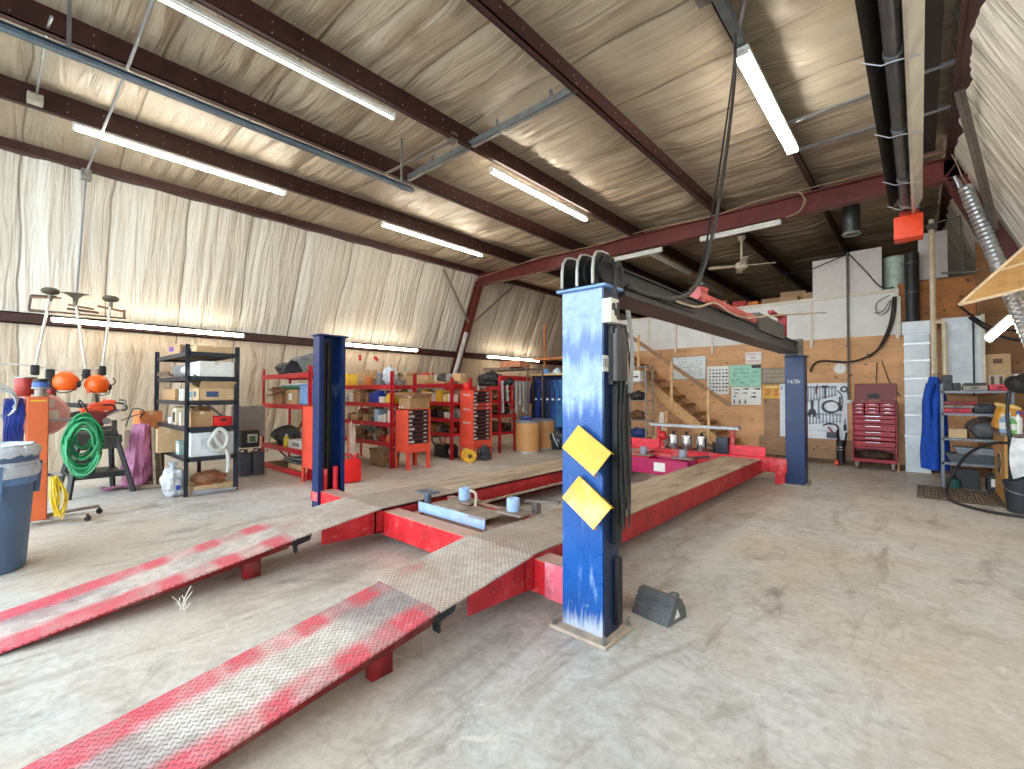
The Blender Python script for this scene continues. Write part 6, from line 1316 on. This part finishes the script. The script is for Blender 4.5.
t = thing('wall_panel_box', 'tan electrical panel with small window on the back wall', 'electrical panel', (.95,11.3,1.5), world=True); b = MB(); b.span((.82,11.24,1.52),(1.14,11.36,2.12),.006); b.build('panel_box', M((214,178,128), .5, 0, .06), t); b = MB(); b.span((.93,11.232,1.96),(1.04,11.24,2.04)); b.build('window', M((120,80,56), .5), t); b = MB(); b.span((.90,11.232,1.60),(.94,11.24,1.74)); b.span((1.0,11.232,1.60),(1.04,11.24,1.74)); b.build('socket', M((120,80,56), .5), t); b = MB(); b.span((.88,11.234,1.58),(1.06,11.2405,1.76)); b.build('socket_plate', CREAM, t)
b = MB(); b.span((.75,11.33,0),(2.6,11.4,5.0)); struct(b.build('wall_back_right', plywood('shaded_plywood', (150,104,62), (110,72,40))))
# ------------------------------------------------------------------ loft goods
for k, (x0, x1, z1, lab) in enumerate(((-1.685,-1.06,4.27,'white board standing on the loft edge, left of the cable'),(-1.05,-.535,4.34,'white board standing on the loft edge, right of the cable'))):
    t = thing('white_board', lab, 'board', ((x0+x1)/2,11.5,3.456), 0, 'white boards on the loft edge', True); b = MB(); b.span((x0,11.48,3.456),(x1,11.53,z1),.004); b.build('board', M((232,222,216), .5, 0, .03), t); b = MB(); b.span((x0,11.475,3.456),(x1,11.535,3.47)); b.build('edge_strip', M((200,180,160), .5), t)
t = thing('insulation_roll', 'pale greenish roll behind the white boards on the loft', 'roll', (-.36,11.8,3.456)); b = MB(); b.cyl((0,0,0),(0,0,.70),.17,n=24); b.build('roll_body', M((206,220,206), .5), t); b = MB()
for k in range(5): b.cyl((0,0,.1+.12*k),(0,0,.105+.12*k),.173,n=24)
b.build('roll_ridge', M((180,196,182), .5), t)
t = thing('white_board', 'white board at the right end of the loft beside the cream pipe', 'board', (.2,11.5,3.56), 0, None, True); b = MB(); b.span((.0,11.46,3.56),(.40,11.51,4.45),.004); b.build('board', M((214,206,202), .5, 0, .04), t); b = MB(); b.span((.0,11.455,3.56),(.40,11.515,3.58)); b.build('edge_strip', M((110,90,74), .5), t)
g = 'boxes along the loft edge'
lk = ['tan','brown','white','red','brown','tan','orange','white','brown','tan','red','black','yellow']
LR = random.Random(5); x = -4.9; n_ = 0; cnt = {}
while x < -1.75:
    k = LR.choice(lk); w = LR.uniform(.14,.4); h = LR.uniform(.07,.2); cnt[k] = cnt.get(k,0)+1
    if k in used or True:
        nm, pr = KD[k]; lab = '%s %s from the left along the loft edge' % (ORDW[cnt[k]-1], nm)
        if k in used: dup(pr, (x+w/2,11.62+LR.uniform(0,.2),3.456), LR.uniform(-.2,.2), lab, g, (w,.3,h))
        else: used.add(k); pr.location = (x+w/2,11.62,3.456); pr.scale = (w,.3,h); pr['label'] = lab; pr['group'] = g
    x += w+LR.uniform(.02,.12); n_ += 1
for k, (x, lab, m) in enumerate(((-3.9,'tall brown carton deep in the loft behind the fan',CARD[2]),(-2.2,'stack of tan planks deep in the loft beside the white board',CARD[0]))):
    carton('carton', lab, (.5,.4,.42), (x,12.4,3.401), .1, m)
# wiring on the back wall
conduit('grey conduit running straight down the back wall from the loft', [(-1.07,YB-.07,4.3),(-1.07,YB-.07,3.5),(-1.07,YB-.07,1.32)], .02, M((120,112,106), .5, .3))
b = MB(); yv = YB-.07; b.tube([(-.33,yv,3.3),(-.36,yv,2.9),(-.50,yv,2.45),(-.72,yv,2.2),(-1.05,yv,2.08),(-1.5,yv,2.12),(-1.66,yv,2.05),(-1.72,yv,1.9)], .020, 8, smooth=6); b.tube([(-.36,yv,3.3),(-.42,yv,2.8),(-.58,yv,2.35),(-.75,yv,2.15)], .016, 8, smooth=6); tag(b.build('black_cable', M((52,40,34), .5), None, 'base'), 'thick black cable curving across the plywood above the clock', 'cable')
b = MB(); b.tube([(-1.05,YB-.08,4.28),(-.8,YB-.1,3.9),(-.55,YB-.1,3.52),(-.35,YB-.1,3.47)],.012,6,smooth=6); b.tube([(-1.07,YB-.08,4.26),(-1.4,YB-.1,4.15),(-1.75,YB-.1,4.05),(-2.3,YB+.1,4.1)],.012,6,smooth=6); tag(b.build('loft_cable', BLK, None, 'base'), 'thin black cables drooping across the white boards on the loft', 'cable')
b = MB(); b.tube([(-.42,YB-.05,3.34),(-.62,YB-.06,3.2),(-.58,YB-.06,2.98),(-.45,YB-.06,3.05),(-.40,YB-.06,3.25),(-.52,YB-.06,3.05),(-.66,YB-.06,3.02)],.008,6,smooth=6); tag(b.build('wire_loop', M((110,100,94), .5), None, 'base'), 'loose loop of thin wire on the white upper wall', 'wire')
b = MB(); b.tube([(-.62,YB-.03,2.05),(-.64,YB-.03,1.66)],.008,6); b.tube([(-.55,YB-.03,2.08),(-.42,YB-.03,1.62),(-.28,YB-.03,1.4)],.008,6,smooth=4); tag(b.build('hanging_cord', BLK, None, 'base'), 'thin cords hanging on the plywood behind the red tool chest', 'cord')
b = MB(); b.tube([(-.27,YB-.04,3.3),(-.27,YB-.04,2.55)],.02,8); tag(b.build('short_pipe', CREAM, None, 'base'), 'short cream pipe at the end of the white upper wall', 'pipe')
# ------------------------------------------------------------------ grey shelf on the right and what it holds
GS = M((118,124,134), .45, .3, .08, 6)
t = thing('metal_shelf', 'grey steel shelf holding black and red tool cases on the right', 'shelf', (.62,9.85,0), world=True)
for x in (.245,.98):
    for y in (9.6,10.05):
        b = MB(); b.span((x-.02,y,0),(x+.02,y+.004,1.60 if x < .5 else 1.5)); b.span((x-.02,y,0),(x-.016,y+.035,1.60 if x < .5 else 1.5)); b.build('upright', GS, t)
for z in (.40,.77,1.15,1.49):
    b = MB(); b.span((.235,9.6,z-.035),(.99,10.07,z)); b.build('shelf', GS, t)
def case(name, label, x0, x1, z, h, m, y=9.62, d=.30, cat='case'):
    t = thing(name, label, cat, ((x0+x1)/2,y+d/2,z)); w = x1-x0
    b = MB(); b.box((0,0,h/2),(w,d,h),None,.015); b.build('case_body', m, t)
    b = MB(); b.box((0,-d/2-.004,h*.55),(w*.3,.012,h*.22),None,.003); b.build('handle', BLK, t); return t
CB = M((56,58,62), .5); CRD = M((132,32,42), .45); CRB = M((190,38,62), .45)
case('speaker_box', 'tall dark grey box at the left on the top of the grey shelf', .25,.37,1.491,.24, CB, cat='box'); case('speaker_box', 'short dark grey box next to the tall one on the grey shelf', .375,.46,1.491,.12, CB, cat='box')
case('flat_case', 'pale grey flat case on the top of the grey shelf', .48,.74,1.491,.075, M((150,142,134), .5)); case('flat_case', 'dark flat case stacked on the pale grey case', .49,.73,1.567,.04, CB)
case('red_case', 'bright red flat case at the right on the top of the grey shelf', .755,.98,1.491,.09, CRB)
case('tool_case', 'dark red flat case, upper one on the second shelf of the grey shelf', .26,.62,1.275,.055, CRD); case('tool_case', 'grey flat case in the middle of the stack on the second shelf', .26,.60,1.225,.048, M((136,124,122), .5)); case('tool_case', 'bright red flat case at the bottom of the stack on the second shelf', .26,.56,1.151,.07, CRB)
t = thing('drill_case', 'black drill case with hose on the second shelf of the grey shelf', 'case', (.74,9.78,1.151)); b = MB(); b.box((0,0,.075),(.30,.28,.15),None,.03); b.build('case_body', BLK, t); b = MB(); b.tube([(-.1,-.15,.1),(-.02,-.17,.15),(.08,-.16,.1)],.016,6,smooth=4); b.build('handle', CB, t)
carton('carton', 'small tan carton on the third shelf of the grey shelf', (.20,.22,.14), (.42,9.78,.771), 0, CARD[1])
t = thing('helmet_bag', 'grey and black rounded tool bag on the third shelf of the grey shelf', 'bag', (.72,9.82,.771)); b = MB(); b.blob((0,0,.13),.16,(1.1,.9,.85),.12,2,20,3,-.13); b.build('bag_body', M((96,98,102), .6), t); b = MB(); b.tube([(-.19,-.1,.02),(-.2,-.12,.2),(-.05,-.14,.31),(.14,-.12,.26)],.022,8,smooth=4); b.build('strap', BLK, t)
t = thing('oil_pan', 'black oil drain pan on the lowest shelf of the grey shelf', 'pan', (.56,9.82,.401)); b = MB(); b.prism([(-.22,0),(.24,0),(.30,.12),(-.28,.12)],'y',-.17,.17); b.build('pan_body', M((64,70,76), .5), t); b = MB(); b.box((.0,0,.125),(.60,.36,.015),None,.004); b.build('rim', M((84,90,96), .5), t)
t = thing('grey_pan', 'long grey plastic tray above the drain pan', 'tray', (.62,9.86,.528)); b = MB(); b.prism([(-.2,0),(.22,0),(.28,.09),(-.24,.09)],'y',-.15,.17); b.build('tray_body', M((124,130,138), .5), t); b = MB(); b.box((.02,.01,.093),(.54,.34,.01)); b.build('rim', M((150,156,162), .5), t)
carton('plastic_bin', 'black bin with white label under the grey shelf', (.20,.3,.26), (.82,9.82,.0), 0, M((30,36,46), .5), mark=WHT, cat='bin'); t = thing('green_can', 'small dark green can on the floor under the grey shelf', 'can', (.36,9.72,0)); b = MB(); b.lathe((0,0,0),[(.08,0),(.085,.01),(.085,.13),(.05,.16)],16); b.build('can_body', M((40,92,82), .5), t); b = MB(); b.cyl((0,0,.16),(0,0,.2),.03); b.build('cap', BLK, t)
carton('plastic_bin', 'dark box at the back under the grey shelf', (.3,.3,.3), (.5,9.9,0), 0, M((36,38,40), .5), cat='bin')
t = thing('work_coat', 'bright blue work coat hanging at the left end of the grey shelf', 'coat', (.17,10.12,1.72))
def cf(u, v):
    a = 2*PI*u; w = .06+.07*min(1,v*4)+.02*v; fo = 1+.18*math.sin(a*4+v*2)*min(1,v*3)+.15*nz(math.cos(a)*2,math.sin(a)*2,v*3)
    return (w*math.cos(a)*fo, .18*math.sin(a)*fo*(.3+.7*min(1,v*4)), -1.50*v)
b = MB(); b.sheet(cf, 48, 26); b.build('coat_body', M((18,74,176), .8, 0, .1, 6, .1, 30), t, ang=40); b = MB(); b.tube([(-.04,-.12,-.12),(-.09,-.17,-.4),(-.07,-.18,-.66)],[.06,.055,.045,.04],10,smooth=4); b.build('sleeve', M((18,74,176), .8, 0, .1, 6, .1, 30), t); b = MB(); b.tube([(0,0,0),(0,.0,.03),(0,.03,.05),(.06,.04,.03)],.006,6,smooth=3); b.build('hook', STL, t)
# slatted mat, bench and its things
t = thing('slatted_mat', 'brown slatted mat on the floor before the grey shelf', 'mat', (.4,9.2,0), world=True)
b = MB()
for k in range(22): x = -.05+.04*k; b.span((x,8.47,.003),(x+.022,9.58,.022))
b.build('slats', M((116,100,84), .75, 0, .2), t)
b = MB()
for k in range(8): b.span((-.05,8.5+.15*k,0),(.82,8.53+.15*k,.012))
b.build('cross_bars', M((92,78,66), .75, 0, .2), t)
TAN = M((206,152,84), .55, 0, .06, 4)
t = thing('work_bench', 'tan sided work bench at the right edge', 'bench', (1.25,9.3,0), world=True)
b = MB(); b.span((.80,8.60,.0),(.83,10.02,.90),.003); b.build('side_panel', TAN, t); b = MB(); b.span((.83,8.58,.0),(1.50,8.62,.86)); b.span((1.47,8.62,0),(1.50,10.0,.86)); b.build('front_panel', M((24,22,22), .6), t); b = MB(); b.span((.76,8.5,.90),(1.52,10.05,.94),.004); b.build('bench_top', M((120,104,90), .5, .2), t)
b = MB(); b.cyl((.799,9.1,.5),(.795,9.1,.5),.10,n=20); b.span((.796,9.0,.36),(.799,9.22,.64)); b.build('notice', M((200,190,170), .5), t); b = MB(); b.tube([(.794,9.1+.1*math.cos(a*PI/8),.5+.13*math.sin(a*PI/8)) for a in range(16)],.008,6,closed=True); b.build('dark_ring', BLK, t)
def bottle(label, x, y, m, capm, h=.24, r=.04):
    t = thing('spray_bottle', label, 'bottle', (x,y,.941), 0, 'bottles on the bench at the right edge'); b = MB(); b.lathe((0,0,0),[(r*.9,0),(r,.01),(r,h*.68),(r*.35,h*.82),(r*.32,h*.9)],16); b.build('bottle_body', m, t); b = MB(); b.cyl((0,0,h*.88),(0,0,h),r*.45,n=12); b.build('cap', capm, t); b = MB(); b.cyl((0,0,h*.2),(0,0,h*.55),r*1.02,n=16,cap=False); b.build('bottle_label', WHT, t)
bottle('light blue bottle on the bench, first from the grey shelf', .80,8.66, M((150,190,222), .35), WHT); bottle('pale blue bottle on the bench, second from the grey shelf', .845,8.60, M((190,210,226), .35), WHT, .27); bottle('green labelled bottle on the bench, third from the grey shelf', .875,8.55, M((120,190,110), .35), WHT, .22); bottle('tall white bottle on the bench at the right edge', .92,8.56, WHT, BLU, .28)
t = thing('orange_pad', 'orange yellow foam block behind the bottles on the bench', 'foam block', (.88,9.3,.941)); b = MB(); b.box((0,0,.16),(.2,.3,.30),(.1,.2,.1),.03); b.build('foam', M((236,168,64), .6), t); b = MB(); b.box((.02,0,.33),(.22,.3,.04),(.1,.2,.1),.01); b.build('foam_top', M((236,196,120), .6), t)
case('tool_case', 'dark red case on the bench behind the black lamp', .98,1.3,.941,.28, CRD, 8.9, .3)
t = thing('fender', 'white curved plastic fender hung on the front of the bench', 'fender', (.93,8.44,.4), world=True)
b = MB(); b.sheet(lambda u, v: (.86+.28*u-.03*math.sin(PI*v), 8.46-.06*math.sin(PI*u)-.02*v, .90-.52*v*(1-.35*u)-.02*nz(u*3,v*3)), 14, 14, .012); b.build('fender_body', M((226,228,232), .3), t, ang=60); b = MB(); b.span((.98,8.385,.72),(1.06,8.405,.84),.005); b.build('bracket', BLK, t)
t = thing('lamp', 'black round lamp head on a hose at the right edge', 'lamp', (.93,8.5,1.6), world=True)
b = MB(); b.lathe((.955,8.5,1.60), [(.03,.07),(.08,.06),(.13,.0),(.15,-.06),(.146,-.065),(.12,-.01),(.02,.04)], 28, Euler((.9,.35,0)).to_matrix().to_4x4()); b.build('lamp_shade', M((34,36,38), .3), t)
b = MB(); b.tube([(.94,8.54,1.58),(.85,8.5,1.50),(.82,8.5,1.2),(.83,8.48,.95),(.86,8.46,.80)], .018, 8, smooth=5); b.build('lamp_hose', BLK, t)
b = MB(); b.cyl((.93,8.47,1.585),(.93,8.46,1.575),.035,n=14); b.build('bulb', M((190,190,186), .3), t)
b = MB(); b.tube([(.86,8.5,.82),(.70,8.8,.78),(.5,9.1,.60),(.36,9.2,.32),(.28,9.1,.10),(.26,8.8,.03),(.30,8.4,.022),(.45,8.1,.022),(.68,7.92,.022),(.95,7.90,.022),(1.3,7.95,.022)], .018, 8, smooth=7); tag(b.build('air_hose', M((40,38,38), .5), None, 'base'), 'black air hose looping from the bench down over the slatted mat', 'hose')
t = thing('bucket', 'black bucket on the floor at the right edge', 'bucket', (.90,8.28,0)); b = MB(); b.lathe((0,0,0),[(.11,0),(.12,.01),(.15,.34),(.155,.345),(.158,.38),(.145,.38),(.14,.34),(.11,.03),(.02,.03)],24); b.build('bucket_body', M((42,46,52), .5), t); b = MB(); b.tube([(-.155,0,.36),(-.13,-.10,.28),(0,-.16,.24),(.13,-.10,.28),(.155,0,.36)],.006,6,smooth=4); b.build('bail', STL, t)
# wooden flap, silver duct on the right
t = thing('wooden_flap', 'tilted wooden flap with pale frame hung at the top of the right wall', 'flap', (.8,8.3,2.7), world=True)
A_, B_, C_ = Vector((.41,8.55,2.64)), Vector((1.10,8.25,3.37)), Vector((1.25,7.7,2.72))
nn = (B_-A_).cross(C_-A_).normalized()
D_ = B_+(C_-A_)*.9
b = MB(); vs = [A_,C_,D_,B_]; b._add([p for p in vs]+[p+nn*.02 for p in vs], [(0,1,2,3),(7,6,5,4),(0,4,5,1),(1,5,6,2),(2,6,7,3),(3,7,4,0)]); b.build('panel', plywood('flap_board', (206,160,100), (170,118,66)), t, ang=20)
b = MB(); b.bar(A_,B_,.05,.035); b.bar(A_,C_,.04,.03); b.bar((A_+B_)/2,(A_+B_)/2+(C_-A_)*.85,.03,.03); b.build('frame', M((232,206,164), .55, 0, .06), t)
t = thing('flex_duct', 'ribbed silver flexible duct running down along the right column', 'duct', (.8,8.95,2), world=True)
P0, P1 = Vector((.50,8.95,4.35)), Vector((1.22,8.80,1.55)); N_ = 90
b = MB(); b.tube([P0+(P1-P0)*k/N_ for k in range(N_+1)], [(.085 if k % 2 else .076) for k in range(N_+1)], 14); b.build('duct_body', M((196,198,202), .3, .7, .06), t, ang=20)
b = MB(); b.cyl(P0+(P1-P0)*.42, P0+(P1-P0)*.47, .093, n=16); b.build('clamp_band', STL, t)
b = MB(); b.tube([(.40,9.0,4.55),(.62,9.0,3.75),(.75,9.0,3.3)], .022, 8); b.tube([(.44,9.02,4.5),(.70,9.02,3.7),(.82,9.02,3.3)], .014, 8); tag(b.build('conduit_pipe', GALV, None, 'base'), 'pair of thin conduits along the inner edge of the right column', 'pipe')
b = MB(); b.tube([(.62,10.6,2.7),(.9,10.2,2.35),(1.2,9.9,2.2),(1.42,9.7,2.25)],.022,8,smooth=5); b.tube([(.5,10.8,2.95),(.85,10.4,2.5),(1.3,10.0,2.35)],.018,8,smooth=5); tag(b.build('black_cable', BLK, None, 'base'), 'black cables drooping at the right edge above the bench', 'cable')
# a little dry weed on the floor between the ramps
t = thing('dry_weed', 'small dry pale twig on the concrete between the two ramps', 'twig', (-3.62,.80,0)); b = MB(); R = random.Random(2)
for k in range(7):
    a = R.uniform(0,6.28); l = R.uniform(.05,.16); b.tube([(0,0,.004),(l*.3*math.cos(a),l*.3*math.sin(a),l*.5),(l*.6*math.cos(a+.5),l*.6*math.sin(a+.5),l)],.0022,5,smooth=3)
b.tube([(-.03,-.02,.004),(.01,0,.10),(.02,.03,.17)],.0026,5,smooth=3); b.build('twig', M((226,220,208), .7), t)
# ---- drop unused prototypes
for k, (nm, pr) in KD.items():
    if k not in used:
        for ch in ALLC(pr): bpy.data.objects.remove(ch)
        bpy.data.objects.remove(pr)
# ------------------------------------------------------------------ camera, daylight, exposure
cam = bpy.data.cameras.new('camera'); co = bpy.data.objects.new('camera', cam); C.objects.link(co)
cam.sensor_width = 36.0; cam.lens = 453.54/1024*36.0; cam.clip_start = .02
ya, pi_, ro = [math.radians(a) for a in (41.981, 1.0275, .0939)]
D = Vector((-math.sin(ya)*math.cos(pi_), math.cos(ya)*math.cos(pi_), math.sin(pi_))); R0 = Vector((math.cos(ya), math.sin(ya), 0)); U0 = R0.cross(D)
Rr = R0*math.cos(ro)+U0*math.sin(ro); Ur = U0*math.cos(ro)-R0*math.sin(ro)
co.matrix_world = Matrix.Translation((0,0,1.45)) @ Matrix((Rr, Ur, -D)).transposed().to_4x4()
bpy.context.scene.camera = co
w = bpy.data.worlds.new('sky'); bpy.context.scene.world = w; w.use_nodes = True
bg = w.node_tree.nodes['Background']; bg.inputs[0].default_value = (.76,.90,1.0,1); bg.inputs[1].default_value = WORLD
# daylight through the open bay door behind the camera
def area(name, loc, look, sx, sy, power, col, portal=False):
    l = bpy.data.lights.new(name, 'AREA'); l.shape = 'RECTANGLE'; l.size = sx; l.size_y = sy; l.energy = power; l.color = col
    if portal: l.cycles.is_portal = True
    o = bpy.data.objects.new(name, l); C.objects.link(o); o.location = loc
    o.rotation_euler = (Vector(look)-Vector(loc)).to_track_quat('-Z', 'Y').to_euler(); return o
area('bay_door_portal', (-4.6,Y0-.02,2.5), (-4.6,0,2.5), 14.5, 5.0, 1, (1,1,1), True)
sc = bpy.context.scene
sc.view_settings.view_transform = 'Standard'; sc.view_settings.look = 'None'; sc.view_settings.gamma = 1; sc.view_settings.use_curve_mapping = False
sc.view_settings.exposure = EXPO
sc.cycles.max_bounces = 10; sc.cycles.diffuse_bounces = 6; sc.cycles.glossy_bounces = 4; sc.cycles.transmission_bounces = 6
sc.cycles.use_denoising = True; sc.cycles.sample_clamp_indirect = 8
